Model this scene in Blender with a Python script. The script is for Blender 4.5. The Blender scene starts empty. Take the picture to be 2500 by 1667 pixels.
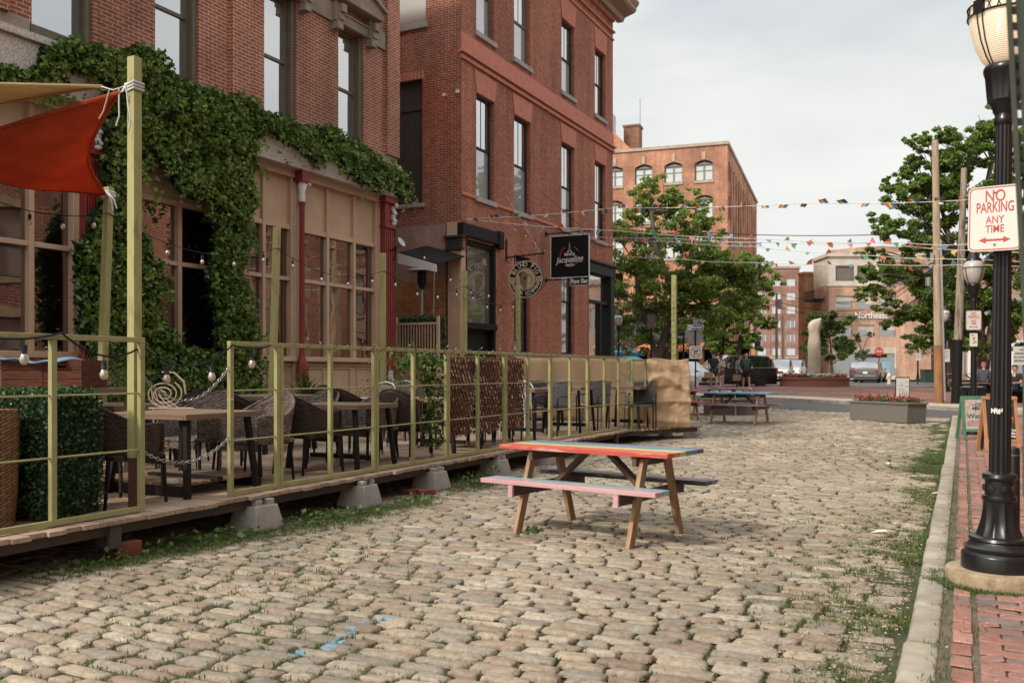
import bpy, math, random
import numpy as np
from mathutils import Vector, Matrix
random.seed(7); rng = np.random.default_rng(7)
SC = bpy.context.scene; COL = SC.collection
# ---- camera model: level camera, yaw 26.1 deg left of the street axis (+Y); used to place things at true distances
F = 2250.; CX = 1250.; HY = 905.; H = 1.42; YAW = math.radians(26.1); cs, sn = math.cos(YAW), math.sin(YAW)
def ray(x):
    t = (x-CX)/F; return -sn+cs*t, cs+sn*t
def onX(x, y, X):
    a, b = ray(x); d = X/a; return (X, b*d, H-(y-HY)/F*d)
def onY(x, y, Y):
    a, b = ray(x); d = Y/b; return (a*d, Y, H-(y-HY)/F*d)
def onD(x, y, d):
    a, b = ray(x); return (a*d, b*d, H-(y-HY)/F*d)
def gz(Y): return min(max((Y-12)*.0125, 0), .4)+min(max(Y-44, 0)*.006, .7)
def onG(x, y, dz=0.):
    z = 0.
    for _ in range(25):
        d = (H-z-dz)*F/(y-HY); a, b = ray(x); z = .5*z+.5*gz(b*d)
    return (a*d, b*d, z+dz)
def R(a): return math.radians(a)
# ---- mesh builder
class MB:
    def __init__(s): s.v = []; s.f = []; s.m = []
    def add(s, v, f, mi=0):
        o = len(s.v); s.v += [tuple(p) for p in v]; s.f += [tuple(i+o for i in q) for q in f]; s.m += [mi]*len(f); return s
    def b2(s, x0, x1, y0, y1, z0, z1, mi=0):
        return s.add([(x0,y0,z0),(x1,y0,z0),(x1,y1,z0),(x0,y1,z0),(x0,y0,z1),(x1,y0,z1),(x1,y1,z1),(x0,y1,z1)],
                     [(0,3,2,1),(4,5,6,7),(0,1,5,4),(1,2,6,5),(2,3,7,6),(3,0,4,7)], mi)
    def box(s, c, d, rz=0, ry=0, rx=0, mi=0):
        M = Matrix.Translation(c) @ Matrix.Rotation(rz,4,'Z') @ Matrix.Rotation(ry,4,'Y') @ Matrix.Rotation(rx,4,'X')
        t = MB().b2(-d[0]/2,d[0]/2,-d[1]/2,d[1]/2,-d[2]/2,d[2]/2)
        return s.add([M @ Vector(p) for p in t.v], t.f, mi)
    def beam(s, p0, p1, w, h, mi=0, up=(0,0,1)):
        p0, p1 = Vector(p0), Vector(p1); a = (p1-p0).normalized(); u = Vector(up)
        if abs(a.dot(u)) > .95: u = Vector((0,1,0))
        b = a.cross(u).normalized()*w/2; c = b.cross(a).normalized()*h/2
        v = [p+i*b+j*c for p in (p0,p1) for i,j in ((-1,-1),(1,-1),(1,1),(-1,1))]
        return s.add(v, [(0,3,2,1),(4,5,6,7),(0,1,5,4),(1,2,6,5),(2,3,7,6),(3,0,4,7)], mi)
    def path(s, pts, r, n=8, mi=0, close=False, cap=True):
        pts = [Vector(p) for p in pts]; k = len(pts); o = len(s.v)
        rr = r if isinstance(r, (list,tuple)) else [r]*k
        up = Vector((0,0,1)); pb = None
        for i, p in enumerate(pts):
            a = (pts[(i+1) % k]-pts[i-1]) if close else (pts[min(i+1,k-1)]-pts[max(i-1,0)])
            a.normalize()
            if pb is None:
                u = up if abs(a.z) < .95 else Vector((0,1,0)); b = a.cross(u).normalized()
            else:
                b = (pb-a*pb.dot(a)); b = b.normalized() if b.length > 1e-6 else a.orthogonal().normalized()
            pb = b; c = a.cross(b)
            for j in range(n):
                t = 2*math.pi*j/n; s.v.append(tuple(p+(b*math.cos(t)+c*math.sin(t))*rr[i]))
        for i in range(k if close else k-1):
            q = (i+1) % k
            for j in range(n):
                s.f.append((o+i*n+j, o+i*n+(j+1)%n, o+q*n+(j+1)%n, o+q*n+j)); s.m.append(mi)
        if cap and not close:
            s.f.append(tuple(o+j for j in range(n))[::-1]); s.m.append(mi)
            s.f.append(tuple(o+(k-1)*n+j for j in range(n))); s.m.append(mi)
        return s
    def cyl(s, p0, p1, r0, r1=None, n=12, mi=0): return s.path([p0,p1], [r0, r0 if r1 is None else r1], n, mi)
    def lathe(s, prof, c=(0,0,0), n=24, mi=0, flute=None):
        o = len(s.v); k = len(prof)
        for i,(r,z) in enumerate(prof):
            for j in range(n):
                t = 2*math.pi*j/n; q = r
                if flute and flute[0] <= z <= flute[1]: q = r*(1-flute[3]*abs(math.cos(t*flute[2]/2)))
                s.v.append((c[0]+q*math.cos(t), c[1]+q*math.sin(t), c[2]+z))
        for i in range(k-1):
            for j in range(n):
                s.f.append((o+i*n+j,o+i*n+(j+1)%n,o+(i+1)*n+(j+1)%n,o+(i+1)*n+j)); s.m.append(mi)
        s.f.append(tuple(o+j for j in range(n))[::-1]); s.m.append(mi)
        s.f.append(tuple(o+(k-1)*n+j for j in range(n))); s.m.append(mi)
        return s
    def sph(s, c, r, n=12, k=8, mi=0):
        r = r if isinstance(r,(tuple,list)) else (r,r,r); t = MB().lathe([(max(math.sin(math.pi*i/k),.001), -math.cos(math.pi*i/k)) for i in range(k+1)], n=n)
        return s.add([(c[0]+p[0]*r[0], c[1]+p[1]*r[1], c[2]+p[2]*r[2]) for p in t.v], t.f, mi)
    def prism(s, pts, fn, h0, h1, mi=0):
        n = len(pts); v = [fn(a,b,h0) for a,b in pts]+[fn(a,b,h1) for a,b in pts]
        return s.add(v, [tuple(range(n))[::-1], tuple(range(n,2*n))]+[(i,(i+1)%n,n+(i+1)%n,n+i) for i in range(n)], mi)
    def xf(s, M):
        s.v = [tuple(M @ Vector(p)) for p in s.v]; return s
    def merge(s, o, mi=None):
        k = len(s.v); s.v += o.v; s.f += [tuple(i+k for i in q) for q in o.f]; s.m += (o.m if mi is None else [mi]*len(o.f)); return s
    def obj(s, name, mats, parent=None, smooth=None, bevel=0, fix=False):
        me = bpy.data.meshes.new(name); me.from_pydata(s.v, [], s.f)
        mats = mats if isinstance(mats,(list,tuple)) else [mats]
        for m in mats: me.materials.append(m)
        if len(mats) > 1: me.polygons.foreach_set('material_index', s.m)
        if fix:
            import bmesh
            b = bmesh.new(); b.from_mesh(me); bmesh.ops.recalc_face_normals(b, faces=b.faces); b.to_mesh(me); b.free()
        if smooth is not None:
            me.polygons.foreach_set('use_smooth', [True]*len(me.polygons)); me.set_sharp_from_angle(angle=R(smooth))
        me.update()
        o = link(name, me, parent)
        if bevel:
            b = o.modifiers.new('b','BEVEL'); b.width = bevel; b.segments = 2; b.limit_method = 'ANGLE'; b.angle_limit = R(40)
        return o
def link(name, me, parent=None):
    o = bpy.data.objects.new(name, me); COL.objects.link(o)
    if parent is not None:
        o.parent = parent
        if parent.get('w'): o.matrix_parent_inverse = Matrix.Translation(parent.location).inverted(); 
    return o
def npmesh(name, V, Q, mats, parent=None, smooth=False, col=None, mi=None):
    me = bpy.data.meshes.new(name); k = Q.shape[1]
    me.vertices.add(len(V)); me.vertices.foreach_set('co', V.astype(np.float32).ravel())
    me.loops.add(Q.size); me.loops.foreach_set('vertex_index', Q.astype(np.int32).ravel())
    me.polygons.add(len(Q)); me.polygons.foreach_set('loop_start', np.arange(0,Q.size,k,dtype=np.int32))
    me.polygons.foreach_set('use_smooth', [smooth]*len(Q))
    for m in (mats if isinstance(mats,(list,tuple)) else [mats]): me.materials.append(m)
    if mi is not None: me.polygons.foreach_set('material_index', mi.astype(np.int32))
    if col is not None:
        a = me.color_attributes.new('tone','FLOAT_COLOR','POINT'); a.data.foreach_set('color', col.astype(np.float32).ravel())
    me.update(calc_edges=True); me.validate()
    return link(name, me, parent)
def thing(name, label, cat, loc=(0,0,0), rz=0, group=None, world=False):
    """Empty at the base of a thing; world=True: its parts are written in world coordinates."""
    o = bpy.data.objects.new(name, None); COL.objects.link(o); o.location = loc; o.rotation_euler = (0,0,rz)
    o.empty_display_size = .1
    if world: o['w'] = 1
    return tag(o, label, cat, group)
def tag(o, label, cat, group=None, kind=None):
    o['label'] = label; o['category'] = cat
    if group: o['group'] = group
    if kind: o['kind'] = kind
    return o
def struct(o): o['kind'] = 'structure'; return o
KIDS = {}
def dup(src, loc, rz=0, label=None, sc=None):
    def cp(o, par):
        c = o.copy(); COL.objects.link(c)
        if par is not None: c.parent = par
        for ch in [q for q in bpy.data.objects if q.parent == o]: cp(ch, c)
        return c
    r = cp(src, None); r.location = loc; r.rotation_euler = (0,0,rz)
    if sc: r.scale = sc if isinstance(sc,tuple) else (sc,sc,sc)
    if label: r['label'] = label
    return r
# ---- materials
def nodes(name):
    m = bpy.data.materials.new(name); m.use_nodes = True; nt = m.node_tree; return m, nt, nt.nodes['Principled BSDF']
def N(nt, t, **k):
    n = nt.nodes.new(t)
    for a, b in k.items():
        if a.startswith('i_'): n.inputs[a[2:].replace('_',' ')].default_value = b
        else: setattr(n, a, b)
    return n
def L(nt, a, b): nt.links.new(a, b)
def c4(c): return (c[0],c[1],c[2],1)
def mixc(nt, fac, a, b, mode='MIX'):
    n = N(nt,'ShaderNodeMix',data_type='RGBA',blend_type=mode)
    for s, v in ((n.inputs[0],fac),(n.inputs[6],a),(n.inputs[7],b)):
        if isinstance(v,(tuple,list)): s.default_value = c4(v)
        elif isinstance(v,(int,float)): s.default_value = v
        else: L(nt, v, s)
    return n.outputs[2]
def noise(nt, vec, scale, detail=4, rough=.55):
    n = N(nt,'ShaderNodeTexNoise'); n.inputs['Scale'].default_value = scale; n.inputs['Detail'].default_value = detail; n.inputs['Roughness'].default_value = rough
    if vec is not None: L(nt, vec, n.inputs['Vector'])
    return n.outputs['Fac']
def ramp(nt, fac, a, b, ca=(0,0,0), cb=(1,1,1)):
    n = N(nt,'ShaderNodeValToRGB'); e = n.color_ramp.elements; e[0].position = a; e[1].position = b; e[0].color = c4(ca); e[1].color = c4(cb); L(nt, fac, n.inputs[0]); return n.outputs[0]
def math_(nt, op, a, b=0.):
    n = N(nt,'ShaderNodeMath',operation=op)
    for s, v in ((n.inputs[0],a),(n.inputs[1],b)):
        if isinstance(v,(int,float)): s.default_value = v
        else: L(nt, v, s)
    return n.outputs[0]
def bump(nt, bs, h, st, dist=.01):
    b = N(nt,'ShaderNodeBump'); b.inputs['Strength'].default_value = st; b.inputs['Distance'].default_value = dist; L(nt,h,b.inputs['Height']); L(nt,b.outputs[0],bs.inputs['Normal']); return b
def M(name, col, rough=.7, metal=0., col2=None, sc=6., lo=.35, hi=.7, bmp=0., bsc=30., st=None, spec=None, island=0., dist=.01):
    m, nt, bs = nodes(name); tc = N(nt,'ShaderNodeTexCoord'); vec = tc.outputs['Object']
    if st:
        mp = N(nt,'ShaderNodeMapping'); mp.inputs['Scale'].default_value = st; L(nt,vec,mp.inputs[0]); vec = mp.outputs[0]
    col2 = col2 or tuple(c*.72 for c in col)
    o = mixc(nt, ramp(nt, noise(nt,vec,sc,6,.6), lo, hi), col, col2)
    if island:
        g = N(nt,'ShaderNodeNewGeometry'); hs = N(nt,'ShaderNodeHueSaturation'); L(nt,o,hs.inputs['Color'])
        mr = N(nt,'ShaderNodeMapRange'); mr.inputs['To Min'].default_value = 1-island; mr.inputs['To Max'].default_value = 1+island
        L(nt,g.outputs['Random Per Island'],mr.inputs[0]); L(nt,mr.outputs[0],hs.inputs['Value']); o = hs.outputs[0]
    L(nt,o,bs.inputs['Base Color']); bs.inputs['Roughness'].default_value = rough; bs.inputs['Metallic'].default_value = metal
    if spec is not None: bs.inputs['Specular IOR Level'].default_value = spec
    if bmp: bump(nt, bs, noise(nt,vec,bsc,5,.6), bmp, dist)
    return m
def wallvec(nt):
    tc = N(nt,'ShaderNodeTexCoord'); sp = N(nt,'ShaderNodeSeparateXYZ'); L(nt,tc.outputs['Object'],sp.inputs[0])
    sn_ = N(nt,'ShaderNodeSeparateXYZ'); L(nt,tc.outputs['Normal'],sn_.inputs[0])
    k = math_(nt,'GREATER_THAN',math_(nt,'ABSOLUTE',sn_.outputs[0]),.5)
    u = math_(nt,'ADD',math_(nt,'MULTIPLY',sp.outputs[1],k),math_(nt,'MULTIPLY',sp.outputs[0],math_(nt,'SUBTRACT',1.,k)))
    cb = N(nt,'ShaderNodeCombineXYZ'); L(nt,u,cb.inputs[0]); L(nt,sp.outputs[2],cb.inputs[1]); return cb.outputs[0], tc.outputs['Object']
def brick(name, c1, c2, mort, w=.215, h=.0675, ms=.009, bst=.5, stain=(.5,.5,.5), stf=.25, rough=.85, flat=False, mdist=.004, stsc=.35, spk=None):
    m, nt, bs = nodes(name)
    if flat:
        tc = N(nt,'ShaderNodeTexCoord'); vec = ob = tc.outputs['Object']
    else: vec, ob = wallvec(nt)
    b = N(nt,'ShaderNodeTexBrick'); L(nt,vec,b.inputs['Vector'])
    for k_, v in (('Color1',c4(c1)),('Color2',c4(c2)),('Mortar',c4(mort)),('Scale',1.),('Mortar Size',ms),('Brick Width',w),('Row Height',h),('Mortar Smooth',.3),('Bias',0.)): b.inputs[k_].default_value = v
    o = mixc(nt, ramp(nt, noise(nt,ob,stsc,5,.65), .42,.68), b.outputs['Color'], mixc(nt, 1., b.outputs['Color'], stain, 'MULTIPLY'))
    o = mixc(nt, stf, o, mixc(nt, 1., o, ramp(nt, noise(nt,ob,9.,4,.7),.3,.75,(.35,.35,.35),(1.5,1.45,1.4)), 'MULTIPLY'))
    mp_ = N(nt,'ShaderNodeMapping'); mp_.inputs['Scale'].default_value = (1.6,1.6,.14); L(nt,ob,mp_.inputs[0]); o = mixc(nt,.8,o,mixc(nt,1.,o,ramp(nt,noise(nt,mp_.outputs[0],1.1,6,.7),.28,.72,(.62,.60,.60),(1.22,1.2,1.18)),'MULTIPLY'))
    if spk: o = mixc(nt, ramp(nt, noise(nt,ob,6.,6,.75),.64,.70), o, spk)
    L(nt,o,bs.inputs['Base Color']); bs.inputs['Roughness'].default_value = rough; bs.inputs['Specular IOR Level'].default_value = .25
    hgt = math_(nt,'ADD', math_(nt,'MULTIPLY',b.outputs['Fac'],-1.), math_(nt,'MULTIPLY',noise(nt,ob,60.,3),.5)); bump(nt,bs,hgt,bst,mdist)
    return m
def glass(name, base, mirror, rough=.02, tint=(1,1,1)):
    m, nt, bs = nodes(name); bs.inputs['Base Color'].default_value = c4(base); bs.inputs['Roughness'].default_value = .15
    g = N(nt,'ShaderNodeBsdfGlossy'); g.inputs['Roughness'].default_value = rough; g.inputs['Color'].default_value = c4(tint)
    tc = N(nt,'ShaderNodeTexCoord'); b = N(nt,'ShaderNodeBump'); b.inputs['Strength'].default_value = .12; b.inputs['Distance'].default_value = .02
    L(nt, noise(nt, tc.outputs['Object'], 1.6, 1), b.inputs['Height']); L(nt, b.outputs[0], g.inputs['Normal'])
    x = N(nt,'ShaderNodeMixShader'); x.inputs[0].default_value = mirror; L(nt,bs.outputs[0],x.inputs[1]); L(nt,g.outputs[0],x.inputs[2])
    L(nt,x.outputs[0],nt.nodes['Material Output'].inputs[0]); return m
def leafmat(name, a, b, rough=.5, var=.35, tr=.25):
    m, nt, bs = nodes(name); g = N(nt,'ShaderNodeNewGeometry'); tc = N(nt,'ShaderNodeTexCoord')
    f = math_(nt,'ADD',math_(nt,'MULTIPLY',g.outputs['Random Per Island'],.6),math_(nt,'MULTIPLY',noise(nt,tc.outputs['Object'],1.3,3),.5))
    o = mixc(nt, ramp(nt,f,.25,.85), a, b); L(nt,o,bs.inputs['Base Color']); bs.inputs['Roughness'].default_value = rough; bs.inputs['Specular IOR Level'].default_value = .3
    t = N(nt,'ShaderNodeBsdfTranslucent'); L(nt,mixc(nt,1.,o,(1.3,1.5,.7),'MULTIPLY'),t.inputs[0]); x = N(nt,'ShaderNodeMixShader'); x.inputs[0].default_value = tr
    L(nt,bs.outputs[0],x.inputs[1]); L(nt,t.outputs[0],x.inputs[2]); L(nt,x.outputs[0],nt.nodes['Material Output'].inputs[0]); return m
def emit(name, col, st):
    m, nt, bs = nodes(name); bs.inputs['Base Color'].default_value = c4(col); bs.inputs['Emission Color'].default_value = c4(col); bs.inputs['Emission Strength'].default_value = st; bs.inputs['Roughness'].default_value = .35; return m
# ---- leaves: n diamond leaves, P centres, s sizes
def leafquads(P, s, droop=.4, wid=.45, up=.3, out=None):
    n = len(P); a = rng.normal(size=(n,3)); a[:,2] -= droop
    if out is not None: a += out
    a /= np.linalg.norm(a,axis=1)[:,None]; u = rng.normal(size=(n,3))*.7; u[:,2] += up*3
    b = np.cross(a,u); b /= np.linalg.norm(b,axis=1)[:,None]+1e-9; nn = np.cross(a,b); s = s[:,None]
    V = np.stack([P-a*s*.5, P+b*s*wid-nn*s*.06, P+a*s*.55-nn*s*.12, P-b*s*wid-nn*s*.06],1).reshape(-1,3)
    return V, np.arange(4*n).reshape(n,4)
def textmb(s, size, ext=.003, off=0., align='CENTER', sx=1.):
    cu = bpy.data.curves.new('t','FONT'); cu.body = s; cu.size = size; cu.extrude = ext; cu.offset = off; cu.align_x = align; cu.align_y = 'CENTER'; cu.resolution_u = 3
    o = bpy.data.objects.new('t', cu); COL.objects.link(o); dg = bpy.context.evaluated_depsgraph_get(); me = o.evaluated_get(dg).to_mesh()
    b = MB(); b.add([(v.co.x*sx, v.co.y, v.co.z) for v in me.vertices], [tuple(p.vertices) for p in me.polygons])
    o.to_mesh_clear(); bpy.data.objects.remove(o); bpy.data.curves.remove(cu); return b
def face_m(c, udir, nrm):
    """matrix: x -> udir (horizontal), y -> up, z -> nrm, origin c"""
    u = Vector(udir).normalized(); n = Vector(nrm).normalized(); w = n.cross(u)
    return Matrix.Translation(c) @ Matrix(((u.x,w.x,n.x,0),(u.y,w.y,n.y,0),(u.z,w.z,n.z,0),(0,0,0,1)))
def inpoly(x, y, p):
    c = False; j = len(p)-1
    for i in range(len(p)):
        if (p[i][1] > y) != (p[j][1] > y) and x < (p[j][0]-p[i][0])*(y-p[i][1])/(p[j][1]-p[i][1])+p[i][0]: c = not c
        j = i
    return c
# ---- wall with rectangular openings: u,v plane mapped by fn(u,v,depth)
def wall(mb, fn, u0, u1, v0, v1, holes, rev=.25, mi=0, rmi=None):
    us = sorted({u0,u1}|{a for h in holes for a in h[:2] if u0 < a < u1}); vs = sorted({v0,v1}|{a for h in holes for a in h[2:4] if v0 < a < v1})
    for i in range(len(us)-1):
        for j in range(len(vs)-1):
            cu, cv = (us[i]+us[i+1])/2, (vs[j]+vs[j+1])/2
            if any(h[0] < cu < h[1] and h[2] < cv < h[3] for h in holes): continue
            mb.add([fn(us[i],vs[j],0),fn(us[i+1],vs[j],0),fn(us[i+1],vs[j+1],0),fn(us[i],vs[j+1],0)], [(0,1,2,3)], mi)
    for h in holes:
        a,b,c,d = h[:4]; q = [(a,c),(b,c),(b,d),(a,d)]
        for k in range(4):
            p, r = q[k], q[(k+1)%4]
            mb.add([fn(p[0],p[1],0),fn(r[0],r[1],0),fn(r[0],r[1],-rev),fn(p[0],p[1],-rev)], [(0,3,2,1)], mi if rmi is None else rmi)
    return mb
def fbox(mb, fn, u0, u1, v0, v1, d0, d1, mi=0):
    v = [fn(u,w,d) for d in (d0,d1) for u,w in ((u0,v0),(u1,v0),(u1,v1),(u0,v1))]
    return mb.add(v, [(0,3,2,1),(4,5,6,7),(0,1,5,4),(1,2,6,5),(2,3,7,6),(3,0,4,7)], mi)
def sash(parent, fn, u0, u1, v0, v1, fm, gm, d=-.18, mid=.5, fw=.07, lights=1, lightsb=1, tintm=None):
    """double-hung window: frame part with pane sub-parts"""
    b = MB(); vm = v0+(v1-v0)*mid
    fbox(b,fn,u0,u0+fw,v0,v1,d-.06,d+.05); fbox(b,fn,u1-fw,u1,v0,v1,d-.06,d+.05)
    fbox(b,fn,u0+fw,u1-fw,v1-fw,v1,d-.06,d+.048); fbox(b,fn,u0+fw,u1-fw,v0,v0+fw,d-.06,d+.048); fbox(b,fn,u0+fw,u1-fw,vm-.03,vm+.03,d-.05,d+.04)
    for k in range(1,lights):
        u = u0+(u1-u0)*k/lights; fbox(b,fn,u-.015,u+.015,vm+.03,v1-fw,d-.03,d+.02)
    for k in range(1,lightsb):
        u = u0+(u1-u0)*k/lightsb; fbox(b,fn,u-.015,u+.015,v0+fw,vm-.03,d-.03,d+.02)
    w = b.obj('window', fm, parent)
    for i,(c,e) in enumerate(((vm,v1-fw),(v0+fw,vm))):
        g = MB(); off = 0.0 if i else .012
        g.add([fn(u0+fw,c,d+off),fn(u1-fw,c,d+off),fn(u1-fw,e,d+off),fn(u0+fw,e,d+off)], [(0,1,2,3)]); g.obj('pane', gm if not (i and tintm) else tintm, w)
    return w
# ---- shared materials
m_wood = M('weathered_wood',(.20,.13,.085),.8,col2=(.17,.11,.07),sc=3,bmp=.4,bsc=12,st=(1,6,6),dist=.004)
m_woodx = M('deck_board_wood',(.42,.30,.205),.75,col2=(.24,.17,.12),sc=3,bmp=.4,bsc=12,st=(1,9,9),island=.18,dist=.004)
m_dark = M('dark_painted_wood',(.018,.014,.013),.6,sc=20,spec=.2)
m_black = M('black_gloss_paint',(.012,.012,.013),.28,sc=5,lo=.4,hi=.8,bmp=.05,bsc=60)
m_blackm = M('black_matt_metal',(.012,.012,.013),.6,sc=9,spec=.2)
m_yel = M('yellow_green_paint',(.33,.315,.135),.5,col2=(.24,.215,.105),sc=7,lo=.45,hi=.75,bmp=.3,bsc=30,dist=.003)
m_yelw = M('worn_yellow_green_paint',(.34,.325,.13),.65,col2=(.20,.15,.08),sc=5,lo=.52,hi=.72,bmp=.3,bsc=20,st=(3,3,.8),dist=.003)
m_steel = M('galvanised_steel',(.38,.37,.36),.45,.8,sc=20)
m_white = M('white_paint',(.72,.71,.68),.55,sc=10,col2=(.6,.59,.56))
m_conc = M('rough_concrete',(.38,.34,.30),.9,col2=(.25,.225,.20),sc=5,bmp=.35,bsc=35)
m_gran = M('speckled_granite',(.56,.50,.42),.85,col2=(.27,.235,.20),sc=26,lo=.42,hi=.68,bmp=.2,bsc=50)
m_stone = M('brown_sandstone',(.30,.245,.175),.85,col2=(.18,.145,.105),sc=3,bmp=.3,bsc=25)
m_tan = M('tan_paint',(.53,.36,.24),.6,col2=(.44,.29,.19),sc=2,bmp=.25,bsc=6,dist=.01)
m_tand = M('darker_tan_paint',(.30,.19,.125),.6,sc=3)
m_red = M('red_iron_paint',(.26,.028,.022),.45,col2=(.17,.022,.02),sc=4,bmp=.2,bsc=30)
m_olive = M('olive_window_paint',(.13,.105,.07),.5,sc=4)
m_green = M('dark_green_window_paint',(.018,.023,.019),.5,sc=5,spec=.25)
m_brass = M('lamp_socket_rubber',(.015,.015,.015),.6)
m_bulb = glass('clear_bulb_glass',(.42,.33,.24),.35,.05)
m_rope = M('white_rope',(.65,.64,.6),.8,sc=60)
m_skin = M('skin',(.48,.28,.20),.55,sc=5,col2=(.42,.24,.17))
# ================= GROUND =================
def bnd(X): return 26.2+(-.1-X)*.75 if X < -.1 else 26.2+(-.1-X)*.3     # near edge of the crossing road
XK0, XK1 = -.255, -.105                                                    # kerb
def sheet(name, xs, yfun, dz, mat, ny=40):
    b = MB(); 
    for i in range(len(xs)-1):
        A0,A1 = yfun(xs[i]); B0,B1 = yfun(xs[i+1])
        for j in range(ny):
            s, t = j/ny, (j+1)/ny; q = []
            for X,a,c,u in ((xs[i],A0,A1,s),(xs[i+1],B0,B1,s),(xs[i+1],B0,B1,t),(xs[i],A0,A1,t)):
                Y = a+(c-a)*u; q.append((X,Y,gz(Y)+dz))
            b.add(q, [(0,1,2,3)])
    return struct(b.obj(name, mat))
m_soil = M('joint_soil',(.062,.056,.034),.95,col2=(.036,.050,.018),sc=6,lo=.4,hi=.6,bmp=.6,bsc=60)
m_asph = M('asphalt',(.085,.083,.082),.9,col2=(.065,.064,.064),sc=1.2,bmp=.3,bsc=90)
gb = MB(); ys = [-60,0,12]+[12+4*i for i in range(1,9)]+[80,120,161,700]
for i in range(len(ys)-1): gb.add([(-500,ys[i],gz(ys[i])-.12),(500,ys[i],gz(ys[i])-.12),(500,ys[i+1],gz(ys[i+1])-.12),(-500,ys[i+1],gz(ys[i+1])-.12)], [(0,1,2,3)])
struct(gb.obj('ground', m_asph))
sheet('joint_soil', [-13,-9,-6,-3,-1,XK0+.02], lambda X:(-3,bnd(X)-.02), -.022, m_soil)
sheet('road', [-60,-30,-12,-8,-5,-3,-.1,3,8,30,60], lambda X:(min(bnd(X),40),160), .0, m_asph, 100)
# cobbles: one mesh of setts, rows running across the street
JT = []
def cobbles():
    V=[];Q=[];Cc=[]; base=0; Y=1.45; row=0
    pal = np.array([[.355,.312,.25],[.31,.285,.243],[.375,.325,.255],[.275,.252,.215],[.325,.275,.218],[.385,.348,.295],[.30,.24,.195]])
    while Y < 36:
        dp = .100+.030*random.random(); near = Y < 13
        X = XK0-.01-random.random()*.12; xl = -8.2 if Y < 17 else -12.6
        gu = np.array([-1,-.975,-.9,-.5,.0,.5,.9,.975,1.] if near else [-1,-.92,-.3,.3,.92,1.]); gv = np.array([-1,-.93,-.78,-.35,.0,.35,.78,.93,1.] if near else [-1,-.8,0,.8,1.]); nx,ny = len(gu),len(gv); U,W = np.meshgrid(gu,gv); U=U.ravel();W=W.ravel()
        idx = np.arange(nx*ny).reshape(ny,nx); q = np.stack([idx[:-1,:-1],idx[:-1,1:],idx[1:,1:],idx[1:,:-1]],-1).reshape(-1,4)
        while X > xl:
            ln = .16+.17*random.random(); x0 = X-ln/2
            wob = .05*math.sin(x0*.9+Y*.35)+.03*math.sin(x0*2.3+row*.045); yc = Y+dp/2+wob
            X -= ln+.006
            if yc > bnd(x0): continue
            JT.append((x0+ln/2,yc-dp/2)); JT.append((x0-ln*random.random()*.5,yc-dp/2)); JT.append((x0+ln/2,yc+dp*.3*random.uniform(-1,1)))
            nz = noise_at(x0*1.1,yc*.6); side = max(0,min(1,(x0+1.35)/.9)) if x0 < -.25 else 1
            sink = .0
            if side > 0 and nz*.9+side*.75 > 1.08: sink = .022*min(1,(nz*.9+side*.75-1.08)*4)
            dk = max(0,min(1,(-5.2-x0)/.8)) if Y < 17.5 else 0
            gapx, gapy = .004+.006*random.random(), .0065+.006*random.random()+(.0012 if Y < 6 else 0)
            hx, hy = ln/2-gapx, dp/2-gapy
            r = .03+.07*random.random()
            aU,aW = np.abs(U),np.abs(W); hgt = (np.clip((1-aU)/.08,0,1)**.4*np.clip((1-aW)/.16,0,1)**.4) if near else (np.clip((1-aU)/.08,0,1)**.5*np.clip((1-aW)/.20,0,1)**.5); slp = .045*math.cos(x0*.9+Y*.35)+.069*math.cos(x0*2.3+row*.045); ri = np.array([mn.noise(Vector((x0+hx*a_*1.,yc*3+hy*b_,row*.7))*9) for a_,b_ in zip(U,W)])*.006 if near else rng.normal(0,.002,len(U))
            px = x0+hx*U*(1-r*W**4)+rng.normal(0,.0032,len(U))+(W*random.uniform(-.010,.010)); py = yc+hy*W*(1-r*1.3*U**4)*(1+U*random.uniform(-.07,.07))+rng.normal(0,.0024,len(U))+hx*U*slp
            tx,ty = rng.normal(0,.02,2)
            pz = gz(yc)-.020-sink+(.020+ri)*hgt+.003*(1-U**2)*(1-W**2)+ (tx*U+ty*W)*.18*(hgt>0)+rng.normal(0,.0012,len(U))*(hgt>0)+.008*math.sin(x0*1.3+.8*yc)+random.uniform(-.0035,.0035)
            V.append(np.stack([px,py,pz],1)); Q.append(q+base); base += len(U)
            c = pal[random.randrange(7)]*(.86+.3*random.random()); Cc.append(np.tile(np.append(c,1),(len(U),1)))
        Y += dp; row += 1
    return np.concatenate(V), np.concatenate(Q), np.concatenate(Cc)
from mathutils import noise as mn
def noise_at(x,y): return mn.noise(Vector((x,y,3.3)))*.5+.5
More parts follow.
